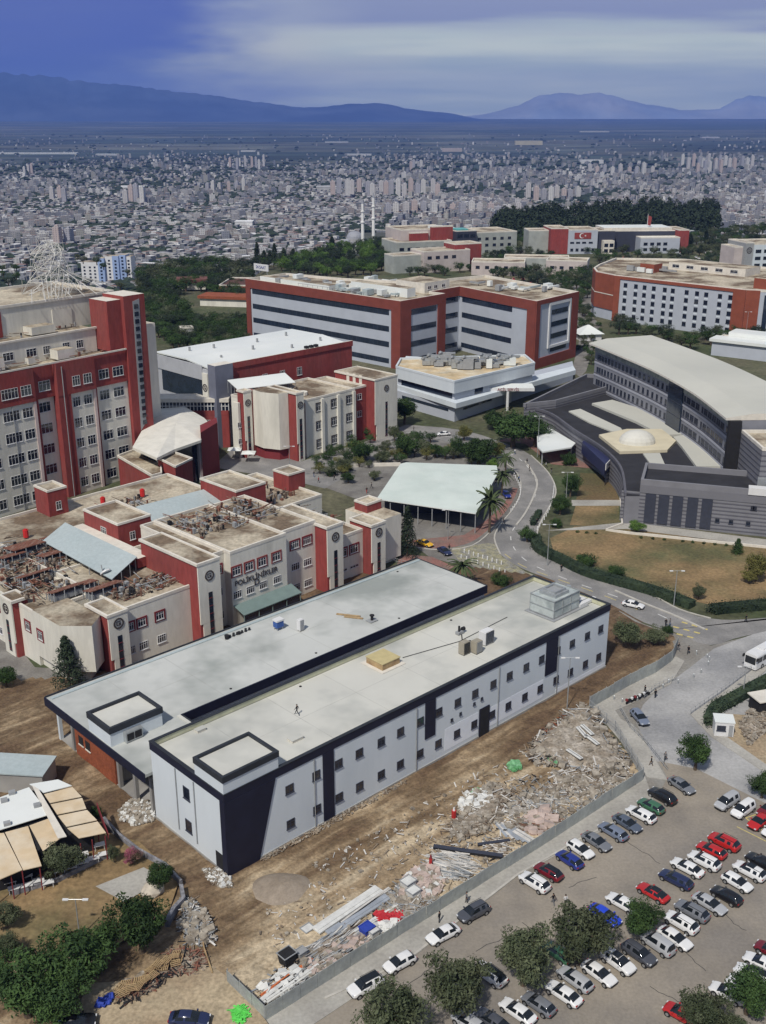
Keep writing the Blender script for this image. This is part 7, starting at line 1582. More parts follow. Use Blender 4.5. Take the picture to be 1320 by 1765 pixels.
# ------------------------------------------------------------------ hoardings and fences
m_hoard = M('hoarding_sheet', (.36,.38,.36), .6, .12, .35, (.29,.31,.31), .2, .45, .62, fine=1.5)
def hoarding(px, label, h=2.1, step=2.5, kind='sheet'):
    P = [U(x, y) for x, y in px]; e = empty('site_hoarding' if kind == 'sheet' else 'mesh_fence', label, 'fence', (P[0].x, P[0].y, 0)); rnd = random.Random(len(label)); c = P[0]
    for i in range(len(P)-1):
        a, b_ = P[i], P[i+1]; L_ = (b_-a).length; n = max(1, round(L_/step)); d = (b_-a)/L_; nn = Vector((-d.y, d.x, 0))
        for k in range(n):
            q0, q1 = a+d*L_*k/n-c, a+d*L_*(k+1)/n-c; t = rnd.uniform(-.05, .05); o = nn*rnd.uniform(-.03, .03); g = d*.02
            mb = MB()
            if kind == 'sheet':
                zz = h+rnd.uniform(-.05, .05); w = nn*.03
                p = [q0+g+o-w, q1-g+o-w, q1-g+o+w, q0+g+o+w]; mb.hexa([(v.x, v.y, .05) for v in p] + [(v.x+nn.x*t, v.y+nn.y*t, zz) for v in p], m_hoard); mb.build('panel', e)
            else:
                for z in (.15, 1.0, 1.9): mb.tube(q0+Vector((0, 0, z)), q1+Vector((0, 0, z)), .035, m_steel, 4)
                m2 = max(3, int((q1-q0).length/.22))
                for j in range(m2+1): v = q0.lerp(q1, j/m2); mb.tube((v.x, v.y, .1), (v.x, v.y, 2.0), .018, m_steel, 3)
                mb.build('mesh_panel', e)
            pb = MB(); v = q0+nn*.09; pb.tube((v.x, v.y, 0), (v.x, v.y, h+.1), .06, m_greym, 5); pb.build('post', e)
hoarding([(392,1696),(457,1760),(935,1458),(1108,1345)], 'long grey sheet hoarding between the rubble strip and the footpath')
hoarding([(1108,1343),(1060,1262),(1016,1224)], 'see through mesh fence at the inner corner of the rubble strip', kind='mesh')
hoarding([(1016,1222),(1085,1182),(1130,1160),(1158,1140),(1167,1118)], 'grey sheet hoarding rising from the rubble heap to the junction', 2.4)
m_stonew = M('grey_stone_wall', (.24,.24,.26), .9, .25, .8, (.15,.15,.17), .6, fine=3)
def wall_run(px, h, t, label, name='garden_wall', mat=None, z=0):
    P = [U(x, y) for x, y in px]; c = P[0]; mb = MB(); strip(mb, [p-c for p in P], t, z-.1, z+h, mat or m_stonew); o = mb.build(name); o.location = (c.x, c.y, 0); tag(o, label, 'wall')
wall_run([(313,1538),(317,1560),(300,1578),(288,1600)], 1.3, .5, 'rough grey stone wall ending beside the debris pile'); wall_run([(180,1420),(205,1448),(240,1475),(285,1500),(313,1530)], 1.2, .35, 'low grey garden wall beside the dirt track')
wall_run([(5,1345),(60,1335),(95,1330)], 1.6, .3, 'pale concrete wall above the cafe roof'); wall_run([(22,1548),(100,1525),(190,1480)], .7, .3, 'low dark wall in front of the cafe terrace', z=.4)
wall_run([(565,812),(620,804),(690,803)], 1.0, .4, 'low white wall in the plaza', mat=m_coping); wall_run([(345,1600),(352,1640),(366,1682)], .3, .15, 'yellow timber rail along the lower yard', 'timber_rail', m_wood, .3)
wall_run([(1068,845),(1072,905),(1045,915),(1080,920),(1320,945)], .6, .4, 'pale retaining wall below the striped block', mat=m_coping)
# railings along the curve of the entrance and the corner
def railing(px, label, h=1.1):
    P = [U(x, y) for x, y in px]; c = P[0]; e = empty('railing', label, 'railing', (c.x, c.y, 0)); mb = MB()
    for i in range(len(P)-1):
        a, b_ = P[i]-c, P[i+1]-c
        for z in (.5, h): mb.tube(a+Vector((0, 0, z)), b_+Vector((0, 0, z)), .04, m_greym, 4)
        n = int((b_-a).length/1.5)+1
        for k in range(n): v = a.lerp(b_, k/n); mb.tube((v.x, v.y, .0), (v.x, v.y, h), .04, m_greym, 4)
    mb.build('rail', e)
railing([(1068,1225),(1085,1255),(1115,1285),(1150,1330)], 'grey railing along the corner footpath beside the blue grey estate'); railing([(1110,1205),(1128,1190),(1165,1172)], 'grey railing curving beside the motorbikes'); railing([(1190,1232),(1250,1190),(1330,1130)], 'grey railing along the right hand footpath'); railing([(660,965),(700,975),(760,990)], 'dark railing behind the grey flat roof')
# ------------------------------------------------------------------ debris
m_plank = M('weathered_plank', (.30,.245,.185), .9, .35, .9, (.13,.095,.07), .7); m_pale = M('pale_plank', (.55,.53,.50), .8, .2, .9); m_wbag = M('white_bag', (.62,.62,.60), .8, .15, 1.2); m_redbag = M('red_bag', (.45,.03,.04), .7, .15, 2); m_bluebag = M('blue_bag', (.03,.06,.35), .7, .15, 2); m_gnet = M('green_netting', (.22,.45,.25), .8, .2, 2, (.10,.30,.12), 1.5); m_pinkbox = M('pink_box', (.46,.37,.33), .8, .2, 1); m_sheet = M('metal_sheet', (.40,.43,.47), .4, .2, .6, metal=.3); m_soil = M('soil_heap', (.24,.20,.155), .95, .3, .8, (.38,.34,.29), .5, fine=3); m_lime = M('lime_plastic', (.12,.60,.10), .6, .2, 2); m_rub = M('rubble', (.34,.305,.255), .95, .3, 1.5, (.20,.17,.135), 1.0)
def stick(mb, rnd, p, a, l, w, t, mat, tilt=0):
    q = Matrix.Rotation(a, 3, 'Z') @ Matrix.Rotation(tilt, 3, 'Y') @ Matrix.Rotation(rnd.uniform(-.4, .4), 3, 'X'); P = [p + q @ Vector((x, y, z)) for z in (-t/2, t/2) for x, y in ((-l/2, -w/2), (l/2, -w/2), (l/2, w/2), (-l/2, w/2))]; mb.hexa([tuple(v) for v in P], mat)
def heap(name, label, cat, px, n, mats, lens, a0=None, spread=1.2, hmax=1.2, w=(.06, .22), th=(.03, .09), soil=True, seed=0, z0=.12):
    """a heap over the pixel outline; dome-like, with loose pieces lying every way"""
    rnd = random.Random(seed or len(label)*3+len(px)); pts = [U(x, y, z0) for x, y in px]; c = sum(pts, Vector())/len(pts); mb = MB(); pl = [(p.x-c.x, p.y-c.y) for p in pts]; R0 = max(math.hypot(*p) for p in pl)
    if soil:
        k = 22; gx = [-R0+2*R0*i/(k-1) for i in range(k)]
        def hh(x, y):
            if not inpoly(x, y, pl): return -.25
            m = min(abs((pl[i][0]-x)*(pl[(i+1) % len(pl)][1]-pl[i][1]) - (pl[i][1]-y)*(pl[(i+1) % len(pl)][0]-pl[i][0]))/max(.1, math.hypot(pl[(i+1) % len(pl)][0]-pl[i][0], pl[(i+1) % len(pl)][1]-pl[i][1])) for i in range(len(pl)))
            return hmax*.55*min(1, m/1.8) + .18*noise.noise(Vector((x*.7+seed, y*.7, 3)))
        b0 = len(mb.v); mi = mb.mi(m_soil if soil is True else soil)
        for i in range(k):
            for j in range(k): mb.v.append((gx[i], gx[j], hh(gx[i], gx[j])-.05))
        for i in range(k-1):
            for j in range(k-1): mb.f.append((b0+i*k+j, b0+(i+1)*k+j, b0+(i+1)*k+j+1, b0+i*k+j+1)); mb.m.append(mi)
    t = 0; made = 0; n = int(n*2.8); hmax *= .5
    while made < n and t < n*30:
        t += 1; x, y = rnd.uniform(-R0, R0), rnd.uniform(-R0, R0)
        if not inpoly(x, y, pl): continue
        m = min(math.hypot(x-p[0], y-p[1]) for p in pl); z = rnd.uniform(.05, .25)+hmax*rnd.uniform(.3, .75)*min(1, m/2.2); a = (a0 if a0 is not None else rnd.uniform(0, 3.14))+rnd.uniform(-spread, spread); mt = rnd.choice(mats); l = rnd.uniform(*lens)*rnd.choice((.45, .6, .8, 1.0))
        if mt in (m_wbag, m_redbag, m_gnet, m_rub, m_pinkbox): stick(mb, rnd, Vector((x, y, z)), a, l*.45, l*.35, l*.28, mt, rnd.uniform(-.4, .4))
        else: stick(mb, rnd, Vector((x, y, z)), a, l, rnd.uniform(*w), rnd.uniform(*th), mt, rnd.uniform(-.16, .16))
        made += 1
    o = mb.build(name); o.location = c; return tag(o, label, cat, kind='stuff')
LA = W.a
heap('timber_heap', 'heap of broken timber and boards in the fence corner', 'timber heap', [(985,1225),(1015,1218),(1050,1270),(1085,1320),(1040,1345),(990,1330),(925,1320),(900,1300),(935,1265)], 430, [m_plank, m_plank, m_plank, m_steel, m_rub, m_dark, m_pale], (1.0, 3.4), hmax=1.9, seed=3)
heap('timber_heap', 'brown broken timber along the upper edge of the big heap', 'timber heap', [(930,1268),(985,1228),(1000,1250),(960,1285),(910,1300)], 120, [m_rust, m_plank, m_brick, m_dark], (.8, 2.6), hmax=1.4, seed=5)
heap('timber_heap', 'flat scatter of sticks beyond the green netting', 'timber scatter', [(950,1330),(1080,1320),(1100,1345),(1010,1380),(940,1370)], 130, [m_plank, m_pale, m_rub], (.8, 2.8), hmax=.3, soil=M('pale_rubble_ground', (.36,.33,.29), .95, .25, .6), seed=6)
heap('timber_heap', 'timbers and white bags piled beside the gas bottle', 'timber heap', [(800,1385),(850,1350),(880,1365),(868,1400),(835,1435),(790,1450),(765,1430),(790,1410)], 230, [m_plank, m_plank, m_plank, m_pale, m_rub], (.8, 2.8), hmax=1.5, seed=7)
heap('bag_heap', 'white sacks on the pile near the gas bottle', 'sack heap', [(790,1380),(815,1365),(850,1372),(845,1395),(800,1402)], 70, [m_wbag, m_wbag, m_rub], (1.2, 2.6), hmax=1.9, seed=8, soil=False)
heap('plank_stack', 'layer of pale parallel planks on the ground', 'plank stack', [(735,1480),(775,1462),(825,1492),(790,1518),(755,1515)], 70, [m_pale, m_pale, m_steel], (2.4, 4.6), a0=LA-1.15, spread=.14, hmax=.7, seed=9)
heap('box_heap', 'pale pink and white boxes heaped in the middle of the strip', 'box heap', [(690,1520),(735,1490),(770,1520),(755,1545),(720,1565),(690,1550)], 95, [m_pinkbox, m_wbag, m_pinkbox, m_rub, m_plank], (1.2, 2.6), hmax=1.3, seed=10)
heap('scrap_heap', 'grey mixed scrap behind the pink boxes', 'scrap heap', [(668,1545),(700,1525),(755,1550),(720,1580),(680,1600),(650,1575)], 150, [m_steel, m_rub, m_plank, m_greym, m_pale], (.6, 2.2), hmax=1.1, seed=11)
heap('pipe_heap', 'long grey pipes and battens running along the hoarding', 'pipe heap', [(520,1640),(575,1610),(640,1600),(650,1615),(600,1650),(545,1675)], 110, [m_steel, m_pale, m_plank, m_greym], (2.5, 6.5), a0=LA+.02, spread=.18, hmax=.9, seed=12)
heap('bag_heap', 'bright red sacks lying against the hoarding', 'sack heap', [(648,1578),(665,1572),(693,1578),(690,1590),(655,1592)], 34, [m_redbag], (1.2, 2.2), hmax=1.4, seed=13, soil=False)
heap('bag_heap', 'white sacks around the red ones', 'sack heap', [(640,1598),(690,1588),(688,1600),(650,1612)], 26, [m_wbag], (1.2, 2.2), hmax=1.1, seed=14, soil=False)
heap('scrap_heap', 'white cartons and scrap at the lower end of the strip', 'scrap heap', [(445,1705),(475,1680),(530,1670),(545,1688),(490,1715),(462,1730)], 80, [m_wbag, m_pale, m_greym, m_dark, m_steel], (.8, 2.6), a0=LA, spread=.5, hmax=.9, seed=15)
heap('stick_fan', 'thin brown rods lying in a fan near the hoarding', 'rods', [(905,1410),(940,1395),(958,1412),(930,1440),(905,1436)], 60, [m_rust, m_plank, m_pinkbox], (1.6, 3.6), a0=LA-.9, spread=.25, hmax=.3, seed=16)
heap('stick_fan', 'loose thin battens between the dark beam and the metal sheets', 'battens', [(840,1440),(880,1450),(870,1480),(835,1478)], 22, [m_plank, m_pale], (1.6, 3.2), a0=LA-.9, spread=.5, hmax=.15, seed=17, soil=False)
heap('green_net', 'crumpled green netting at the left of the big timber heap', 'netting', [(876,1318),(893,1314),(897,1326),(882,1332)], 26, [m_gnet], (1.0, 2.2), hmax=.9, seed=18, soil=False)
heap('green_net', 'crumpled green netting in the middle of the timber', 'netting', [(935,1298),(975,1300),(980,1318),(950,1320)], 30, [m_gnet], (.9, 2.0), hmax=.7, seed=19, soil=False)
heap('green_net', 'pale green sheet over the white sacks', 'netting', [(808,1368),(828,1362),(838,1372),(815,1378)], 14, [m_gnet, m_wbag], (.9, 2.0), hmax=2.4, seed=20, soil=False)
heap('rubble_heap', 'broken concrete rubble spilling from the open bays of the annex', 'rubble', [(205,1400),(225,1380),(262,1385),(268,1415),(235,1425),(208,1415)], 190, [m_rub, m_wbag, m_rub], (.5, 1.6), hmax=1.3, seed=21)
heap('rubble_heap', 'small pile of pale rubble at the corner of the white building', 'rubble', [(350,1500),(375,1498),(398,1515),(400,1532),(375,1530),(355,1515)], 120, [m_rub, m_wbag, m_plank], (.4, 1.3), hmax=.6, seed=22)
heap('debris_pile', 'pile of grey boards and wire beside the stone wall', 'debris pile', [(318,1548),(350,1570),(372,1618),(352,1632),(322,1625),(310,1590)], 220, [m_steel, m_pale, m_plank, m_rub, m_greym, m_dark], (.6, 2.6), hmax=1.6, seed=23)
heap('debris_pile', 'brown broken wood left of the lower yard', 'debris pile', [(290,1640),(345,1640),(360,1665),(330,1685),(290,1680)], 140, [m_plank, m_plank, m_rust, m_dark], (.7, 2.4), hmax=1.2, seed=24)
heap('rubble_heap', 'stones and broken slabs behind the guard cabin', 'rubble', [(1270,1250),(1300,1215),(1320,1225),(1320,1262),(1290,1285)], 120, [m_rub, m_rub, m_plank], (.5, 1.5), hmax=.8, seed=25)
heap('lime_net', 'bright lime green plastic bundle outside the hoarding corner', 'plastic bundle', [(400,1742),(420,1735),(430,1752),(415,1765),(402,1760)], 40, [m_lime], (.6, 1.6), hmax=1.1, seed=26, soil=False, z0=.4)
heap('rubble_strip', 'thin line of rubble along the foot of the long white wall', 'rubble', [(450,1478),(560,1418),(700,1345),(702,1350),(570,1424),(455,1486)], 160, [m_rub, m_plank], (.3, .9), hmax=.1, seed=27, soil=False)
heap('rubble_strip', 'fine pale rubble carpet along the whole hoarding', 'rubble', [(440,1700),(520,1640),(620,1570),(720,1490),(800,1400),(880,1340),(1000,1330),(1080,1325),(1095,1345),(935,1450),(760,1560),(600,1660),(465,1745)], 620, [m_rub, m_plank, m_pale, m_rub, m_steel, m_plank, m_dark], (.25, 1.4), hmax=.22, seed=29, soil=False)
heap('rubble_heap', 'low mixed rubble between the white sacks and the metal sheets', 'rubble', [(880,1370),(960,1350),(1040,1350),(1060,1368),(960,1420),(880,1440),(850,1410)], 160, [m_rub, m_plank, m_pale, m_steel], (.5, 2.4), hmax=.35, seed=30, soil=M('pale_rubble_ground', (.36,.33,.29), .95, .25, .6))
heap('scrap_heap', 'mixed scrap between the long sheets and the black bin', 'scrap heap', [(520,1650),(570,1628),(640,1612),(640,1632),(560,1680),(530,1690)], 160, [m_rub, m_plank, m_pale, m_steel, m_dark, m_pinkbox], (.5, 2.6), a0=LA, spread=.6, hmax=.7, seed=31)
heap('site_litter', 'scattered boards and lumps on the bare earth', 'litter', [(430,1600),(520,1500),(700,1400),(900,1290),(1000,1200),(900,1330),(760,1450),(600,1560),(480,1640)], 150, [m_plank, m_rub, m_pale], (.3, 1.4), hmax=.02, seed=28, soil=False)
def item(name, label, cat, px, py, rz, build, z=.12, group=None):
    p = U(px, py, z); e = empty(name, label, cat, p, rz, group); build(e); return e
def beam(e, l=11, w=.5, t=.35, mat=None): mb = MB(); mb.box(-l/2, l/2, -w/2, w/2, 0, t, mat or m_dark); mb.build('web', e); mb = MB(); mb.box(-l/2, l/2, -w/2-.1, w/2+.1, t+.001, t+.07, mat or m_fdark); mb.build('flange', e)
item('steel_beam', 'long black steel beam lying across the strip to the hoarding', 'beam', 806, 1470, LA-.98, lambda e: beam(e, 9.5), .5); item('steel_beam', 'short dark beam lying right of the long one', 'beam', 851, 1455, LA-.55, lambda e: beam(e, 4.6, .3))
for i in range(6): item('metal_sheet', ('blue grey','pale grey','dull grey','bent grey','shiny grey','white edged')[i]+' metal sheet in the fanned stack by the hoarding', 'metal sheet', 866+i*8, 1428+i*2.6, LA+1.15+i*.06, lambda e: [MBx(e, 3.6, 1.0, .06, (m_sheet, m_pale)[i in (1, 5)], 'sheet')], .15+.12*i)if False else None
def MBx(e, l, w, t, mat, nm, z=0): mb = MB(); mb.box(-l/2, l/2, -w/2, w/2, z, z+t, mat); return mb.build(nm, e)
for i in range(6):
    e = empty('metal_sheet', ('blue grey','pale grey','dull grey','bent grey','shiny grey','white edged')[i]+' metal sheet, number %s in the fan by the hoarding' % ('one','two','three','four','five','six')[i], 'metal sheet', U(866+i*8, 1428+i*2.8, .2+.07*i), LA+1.2+i*.07); MBx(e, 4.0, 1.1, .06, m_pale if i in (1, 5) else m_sheet, 'sheet'); MBx(e, 4.0, .1, .06, m_greym, 'folded_edge', .061)
for i, (x, y, l, w, a, m, lab) in enumerate(((600,1568,11,1.5,.03,m_wbag,'long white sheeting roll nearest the building'), (618,1578,10,1.3,.0,m_sheet,'long grey sheet beside the white roll'), (640,1590,9,.7,-.03,m_wbag,'narrow white plank stack beside the grey sheet'), (630,1562,9,.5,.06,m_pale,'pale board at the outer side of the white roll'), (495,1685,8,.35,.05,M('orange_board', (.55,.16,.06), .7, .15, 1),'thin orange board by the black bin'), (505,1695,8,.8,.02,m_wbag,'white board below the orange one'), (478,1706,5,.9,.1,m_wbag,'white sheet at the lowest end of the strip'))):
    e = empty('site_board', lab, 'board', U(x, y, .35), LA+a); MBx(e, l, w, .22, m, 'board'); MBx(e, l*.98, w*.4, .1, m, 'fold', .221)
for x, y, m, lab, s in ((495,1660,m_dark,'black rubble bin on the lower strip',1.5), (519,1650,m_greym,'grey bin right of the black one',1.0), (632,1612,m_bluebag,'blue bulk bag against the hoarding',1.3), (643,1615,m_wbag,'white bulk bag beside the blue one',1.1), (703,1533,m_wbag,'white carton left of the pink boxes',1.4), (712,1548,m_wbag,'white carton in front of the pink boxes',1.3), (530,1602,m_wbag,'single white panel lying on bare earth',1.2)):
    e = empty('bulk_bag' if 'bag' in lab else 'carton' if 'carton' in lab or 'panel' in lab else 'rubble_bin', lab, 'bag' if 'bag' in lab else 'carton' if 'carton' in lab else 'panel' if 'panel' in lab else 'bin', U(x, y, .15), LA); h = .2 if 'panel' in lab else s*1.0
    mb = MB(); mb.hexa([(-s*.45,-s*.45,0),(s*.45,-s*.45,0),(s*.45,s*.45,0),(-s*.45,s*.45,0),(-s*.6,-s*.5,h),(s*.6,-s*.5,h),(s*.6,s*.5,h),(-s*.6,s*.5,h)], m); mb.build('container', e); mb = MB(); mb.rim(-s*.66, s*.66, -s*.56, s*.56, h+.001, h+.1, .1, m_greym if m != m_bluebag else m); mb.build('rim', e)
for x, y, a, lab in ((880,1205+60,0,'x'),): pass
for i, (x, y) in enumerate(((1003,1262),(1012,1258),(1020,1275),(990,1300))): e = empty('cladding_board', ('upper left','upper right','lower','detached left')[i]+' of the white panels lying on the timber heap', 'panel', U(x, y, 1.5), LA+1.1+i*.1); MBx(e, 3.2, .7, .12, m_wbag, 'board'); MBx(e, 3.2, .1, .1, m_greym, 'rib', .121)
# sand mound
def mound():
    c = U(485, 1533, 0); mb = MB(); n, k = 26, 7
    for j in range(k+1):
        t = j/k
        for i in range(n): a = 6.283*i/n; r = 3.9*(1-t)*(1+.06*math.sin(3*a)); mb.v.append((r*math.cos(a)*1.12, r*math.sin(a)*.95, -.1+1.15*(1-(1-t)**2.0)+.05*noise.noise(Vector((math.cos(a)*2, math.sin(a)*2, t*3)))))
    for j in range(k):
        for i in range(n): mb.f.append((j*n+i, j*n+(i+1) % n, (j+1)*n+(i+1) % n, (j+1)*n+i)); mb.m.append(0)
    mb.mats = [M('mound_sand', (.30,.25,.20), .95, .12, .8, (.25,.205,.16), .5, fine=4)]; o = mb.build('sand_mound', smooth=True); o.location = c; tag(o, 'round grey brown sand mound on the bare earth', 'sand mound')
mound()
# pallets
def pallet(px, py, rz, z, lab, tilt=0):
    e = empty('pallet', lab, 'pallet', U(px, py, z), rz, 'wooden pallets heaped by the lower yard'); e.rotation_euler = (tilt, tilt*.5, rz)
    mb = MB()
    for i in range(5): mb.box(-.62, .62, -.5+i*.225, -.39+i*.225, .12, .15, m_wood)
    mb.build('deck', e); mb = MB()
    for x in (-.6, -.05, .5): mb.box(x, x+.1, -.5, .51, 0, .119, M('shade_dark_timber', (.16,.11,.065), .9, .2, 1))  # bearers coloured darker so the slat gaps look shaded
    mb.build('bearer', e)
rnd = random.Random(14)
heap('timber_heap', 'dark broken timber under the pallets', 'timber heap', [(195,1722),(240,1690),(300,1655),(318,1668),(270,1705),(215,1735)], 70, [m_plank, m_dark, m_rust], (.6, 2.0), hmax=.9, seed=40, z0=.42)  # dark heap added beneath so gaps between the slats read as shade
for i in range(26):
    t = i/25; x, y = 205+t*105+rnd.uniform(-4, 4), 1712-t*62+rnd.uniform(-12, 12); lv = i % 3
    pallet(x, y, LA+.1+rnd.uniform(-.8, .8), .55+lv*.35, ('pale','brown','tan')[i % 3]+' pallet, '+('at the near left end','left of the middle','in the middle','right of the middle','at the far right end')[int(t*4.99)]+' of the heap, '+('bottom','second','top')[lv]+' layer'+(' lying askew' if i % 2 else ''), rnd.uniform(-.35, .35))
e = empty('blue_tarpaulin', 'crumpled blue tarpaulin at the left end of the pallets', 'tarpaulin', U(180, 1727, .45)); r2 = random.Random(2); mb = MB(); [stick(mb, r2, Vector((r2.uniform(-.5, .5), r2.uniform(-.4, .4), .3)), r2.uniform(0, 3), 1.2, .7, .25, m_bluebag, r2.uniform(-.6, .6)) for _ in range(7)]; mb.build('sheet', e)
# ------------------------------------------------------------------ the cafe with cream awnings
def cafe():
    f = Fr(*U(60, 1440, 0).xy, 25); b = bldg('cafe_pavilion', 'cafe pavilion under cream awnings beside the garden', 'pavilion', f); m_aw = M('cream_awning', (.60,.47,.31), .8, .08, .5, (.66,.56,.42), .3); z = 3.9
    Q = lambda x, y, zz=3.9: f.l(U(*Z5(x, y), zz)); m_wr = m_wroof
    def panel(pts, mat, nm, z0=3.9, dz=.0, th=.1, k=0):
        p = [Q(x, y, z0+.4) for x, y in pts]; a = sum(p[i][0]*p[(i+1) % 4][1]-p[(i+1) % 4][0]*p[i][1] for i in range(4)); p = p if a > 0 else p[::-1]
        mb = MB(); mb.prism(p, z0+.4+k*.02, z0+.4+th+k*.02, mat); mb.build(nm, b)
    L_ = [(152,82),(228,135),(262,188),(300,248),(348,312),(412,372)]; R_ = [(300,58),(375,98),(425,155),(450,218),(505,278),(552,344)]
    for i in range(5): panel([L_[i], R_[i], (R_[i+1][0]-4, R_[i+1][1]-8), (L_[i+1][0]-4, L_[i+1][1]-8)], m_aw if i else m_wr, 'awning', k=i)
    panel([(-60,340),(20,335),(115,525),(-60,600)], m_aw, 'awning'); panel([(28,330),(142,300),(212,440),(212,505),(122,525)][0:4], m_aw, 'awning', k=1) if False else panel([(26,332),(145,300),(215,505),(120,527)], m_aw, 'awning', k=1); panel([(152,298),(262,258),(330,350),(222,430)], m_aw, 'awning', k=2)
    panel([(-80,180),(150,100),(258,240),(-80,345)], m_wr, 'flat_roof', 4.3, k=3); panel([(165,90),(200,110),(345,355),(300,365)], m_coping, 'gutter', 4.45, k=4)
    for i, (x, y) in enumerate(((20,170),(35,290),(190,195),(60,130))): q = Q(x, y, 4.9); mb = MB(); mb.box(q[0]-.4, q[0]+.5, q[1]-.3, q[1]+.4, 4.85, 5.3, m_greym); mb.build('roof_unit', b)
    for x, y in ((-20,620),(60,600),(118,580),(208,555),(420,440),(480,420),(548,400),(300,110),(425,240),(505,320)): q = Q(x, y-30, 3.9); mb = MB(); mb.tube((q[0], q[1]+.5, .4), (q[0], q[1]+.5, 4.25), .08, m_dred); mb.build('post', b)
    p = [Q(*c, 4.2) for c in ((-60,420),(180,360),(250,420),(260,300),(400,330),(440,300),(300,90),(150,110),(-60,200))]; 
    mb = MB(); pp = [Q(*c, 4.2) for c in ((-60,520),(100,475),(230,400),(380,330),(480,300),(300,100),(160,110),(-60,200))]; mb.prism(pp, .3, 4.1, m_dark); mb.build('painted_shade_block', b)  # near-black solid block stands in for the shade under the awnings
    mb = MB(); mb.box(*sorted((Q(560,350)[0], Q(560,350)[0]+.1)), *sorted((Q(555,345)[1], Q(430,200)[1])), 3.2, 4.1, m_dred); mb.build('red_fascia', b)
cafe()
for i, (x, y) in enumerate(((55,605),(75,640),(140,575),(140,625),(200,600),(250,610),(310,550),(370,530),(430,465),(430,505),(485,485),(540,462),(515,415))):
    p = U(*Z5(x, y), .5); e = empty('terrace_table', 'white %s table, %s along the cafe terrace' % (('square','long','low')[i % 3], ('first from left','second from left','third from left','fourth from left','fifth from left','sixth from left','seventh from left','eighth from left','ninth from left','tenth from left','eleventh from left','last but one','at the right end')[i]), 'table', (p.x, p.y, .5), .4); MBx(e, 1.5, .9, .06, m_frame, 'table_top', .74)
    for sx in (-.6, .6):
        for sy in (-.35, .35): mb = MB(); mb.tube((sx, sy, 0), (sx, sy, .739), .04, m_frame, 5); mb.build('leg', e)
e = empty('grey_shed', 'low grey flat roof at the left edge above the cafe', 'shed', U(35, 1352, 0), -.1); MBx(e, 9.5, 5, 3.4, m_conc, 'wall'); MBx(e, 10, 5.4, .2, m_tealr, 'roof', 3.41)
# ------------------------------------------------------------------ lamps, bollards, cabin, motorbikes
def lamp(x, y, ytop, label, arm=True, z=0):
    P = U(x, y, z); lo, hi = 0, 30
    for _ in range(30):
        m = (lo+hi)/2; q = Vector((P.x, P.y, z+m)); dy = q.y; dz = q.z-CAMZ; fw = dy*math.cos(TH)-dz*math.sin(TH); up = dy*math.sin(TH)+dz*math.cos(TH); yy = 882.5-FPX*up/fw
        if yy > ytop: lo = m
        else: hi = m
    h = lo; e = empty('street_lamp', label, 'street lamp', (P.x, P.y, z)); mb = MB(); mb.tube((0, 0, 0), (0, 0, h), .11, m_steel, 6, .06); mb.build('pole', e)
    mb = MB(); mb.tube((-1.2, 0, h+.15), (1.2, 0, h+.15), .04, m_steel, 4); mb.tube((0, 0, h), (0, 0, h+.15), .05, m_steel, 4); mb.build('arm', e)
    for s in (-1, 1): mb = MB(); mb.box(s*1.2-.35, s*1.2+.35, -.15, .15, h+.05, h+.2, m_frame); mb.build('lamp_head', e)
for x, y, t, l in ((977,1222,1135,'tall lamp post on bare earth in front of the white wall'), (1161,1045,985,'lamp post behind the hedge at the junction'), (926,788,718,'lamp post by the forecourt canopy'), (975,868,815,'lamp post on the terrace edge'), (943,975,905,'lamp post where the hedge begins'), (1283,598,538,'lamp post in front of the orange block end'), (1280,1200,1150,'lamp post beside the right footpath'), (138,1620,1552,'white garden lamp between the dark trees'), (772,930,880,'lamp post in front of the canopy'), (500,830,770,'lamp post in the plaza')): lamp(x, y, t, l)
def bollard(x, y, lab, grp, mat=None):
    e = empty('bollard', lab, 'bollard', U(x, y, .02), 0, grp); mb = MB(); mb.tube((0, 0, 0), (0, 0, .75), .16, mat or m_frame, 7, .12); mb.build('post', e); mb = MB(); mb.tube((0, 0, .751), (0, 0, .9), .17, mat or m_frame, 7, .05); mb.build('cap', e)
for i in range(16): t = i/15; x = 886 + 14*math.sin(t*3.1) - t*6; bollard(x, 820+t*62, 'white bollard in the line on the inside of the road bend', 'bollards inside the bend')
for i in range(14): t = i/13; x = 955-30*t+8*math.sin(t*3); bollard(x, 838+t*75, 'white bollard in the line on the outside of the road bend', 'bollards outside the bend')
for i, (x, y) in enumerate(((1142,1186),(1152,1178),(1168,1188-10),(1195,1168),(1208,1160),(1220,1146),(1222,1138),(1200,1128),(1218,1134),(1058,1206),(1072,1211),(1098,1208))): bollard(x, y, 'grey bollard on the edge of the apron near the junction' if i < 9 else 'grey bollard by the motorbikes', 'bollards at the junction' if i < 9 else 'bollards by the motorbikes', m_steel)
for i in range(18): t = i/17; bollard(790+80*t, 960+28*t, 'white bollard on the hatched island', 'bollards on the hatched island') if i % 2 else bollard(800+68*t, 952+22*t, 'white bollard on the hatched island', 'bollards on the hatched island')
def cabin():
    e = empty('guard_cabin', 'white guard cabin with a dark window beside the curled hedge', 'cabin', U(1245, 1262, .1), -.15); MBx(e, 3.0, 2.6, 2.5, m_frame, 'wall'); MBx(e, 3.2, 2.8, .15, m_wroof, 'roof', 2.501); window(e, -.5, -1.305, 1.5, 1.4, .9, 'v-', n=2, frame=m_fdark); mb = MB(); mb.box(.7, 1.35, -1.34, -1.303, .1, 2.1, m_greym); mb.build('door', e)
cabin()
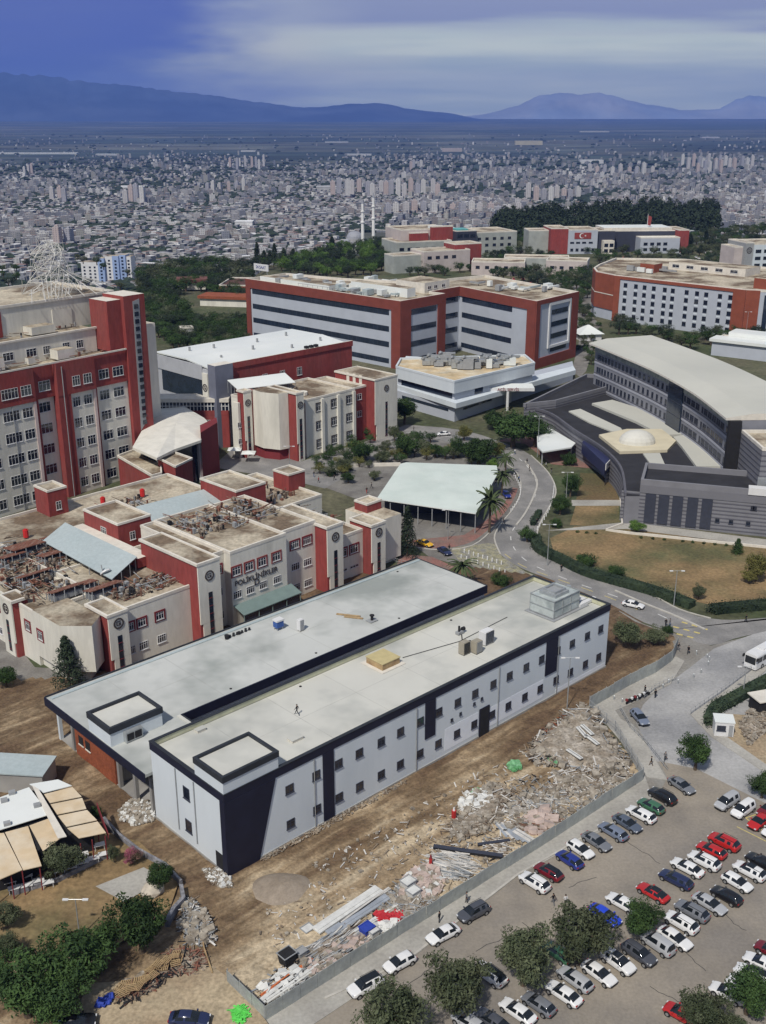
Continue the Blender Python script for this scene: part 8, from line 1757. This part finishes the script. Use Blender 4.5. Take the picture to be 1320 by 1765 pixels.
e = empty('kiosk', 'dark kiosk with pale roof at the right edge behind the hedge', 'kiosk', U(1316, 1222, 0), .3); MBx(e, 4, 3, 2.4, m_dark, 'wall'); MBx(e, 4.6, 3.6, .2, m_coping, 'roof', 2.401)
def moto(x, y, rz, lab):
    e = empty('motorbike', lab, 'motorbike', U(x, y, .1), rz, 'motorbikes parked by the corner')
    for s in (-.65, .65): mb = MB(); mb.tube((s, -.06, .3), (s, .06, .3), .3, m_tyre, 12); mb.build('wheel', e)
    mb = MB(); mb.hexa([(-.5,-.12,.35),(.45,-.12,.35),(.45,.12,.35),(-.5,.12,.35),(-.6,-.15,.75),(.3,-.15,.8),(.3,.15,.8),(-.6,.15,.75)], m_dark); mb.tube((.65, 0, .3), (.4, 0, 1.0), .05, m_steel, 5); mb.tube((.4, -.35, 1.0), (.4, .35, 1.0), .03, m_steel, 5); mb.build('frame', e); mb = MB(); mb.box(-.6, .15, -.14, .14, .76, .86, m_trim); mb.build('saddle', e); mb = MB(); mb.box(-.95, -.61, -.2, .2, .7, 1.05, m_frame if 'white' in lab else m_dred); mb.build('top_box', e)
for x, y, r, l in ((1085,1212,.6,'motorbike with dark red box, left end of the bike row'), (1092,1208,.9,'motorbike with white box, second in the bike row'), (1099,1206,.7,'motorbike with red box in the middle of the bike row'), (1106,1203,.8,'motorbike with white box in the middle of the bike row'), (1114,1200,.7,'motorbike with white box at the right end of the row')): moto(x, y, r, l)
e = empty('garden_boulder', 'big pale boulder beside the young tree and stone wall', 'boulder', U(263, 1537, .45)); mb = MB(); r2 = random.Random(5); n = 9
for z, r in ((-.1, 1.5), (.6, 1.6), (1.3, 1.1), (1.6, .4)):
    for i in range(n): a = 6.283*i/n; q = r*r2.uniform(.8, 1.15); mb.v.append((q*math.cos(a), q*math.sin(a), z+r2.uniform(-.1, .1)))
for j in range(3):
    for i in range(n): mb.f.append((j*n+i, j*n+(i+1) % n, (j+1)*n+(i+1) % n, (j+1)*n+i)); mb.m.append(0)
mb.f.append(tuple(range(3*n, 4*n))); mb.m.append(0); mb.mats = [M('boulder', (.48,.43,.36), .9, .2, 1)]; mb.build('rock', e)
e = empty('pale_awning', 'pair of white parasols in the court behind the clinic', 'parasol', U(405, 790, 0)); 
for i, (x, y) in enumerate(((0, 0), (4.5, -3.5))):
    mb = MB(); mb.hexa([(x-2,y-1.8,2.8),(x+2,y-1.8,2.8),(x+2,y+1.8,2.8),(x-2,y+1.8,2.8),(x-.2,y-.2,3.4),(x+.2,y-.2,3.4),(x+.2,y+.2,3.4),(x-.2,y+.2,3.4)], m_wroof); mb.build('canopy', e); mb = MB(); mb.tube((x, y, 0), (x, y, 2.8), .06, m_greym, 5); mb.build('pole', e)
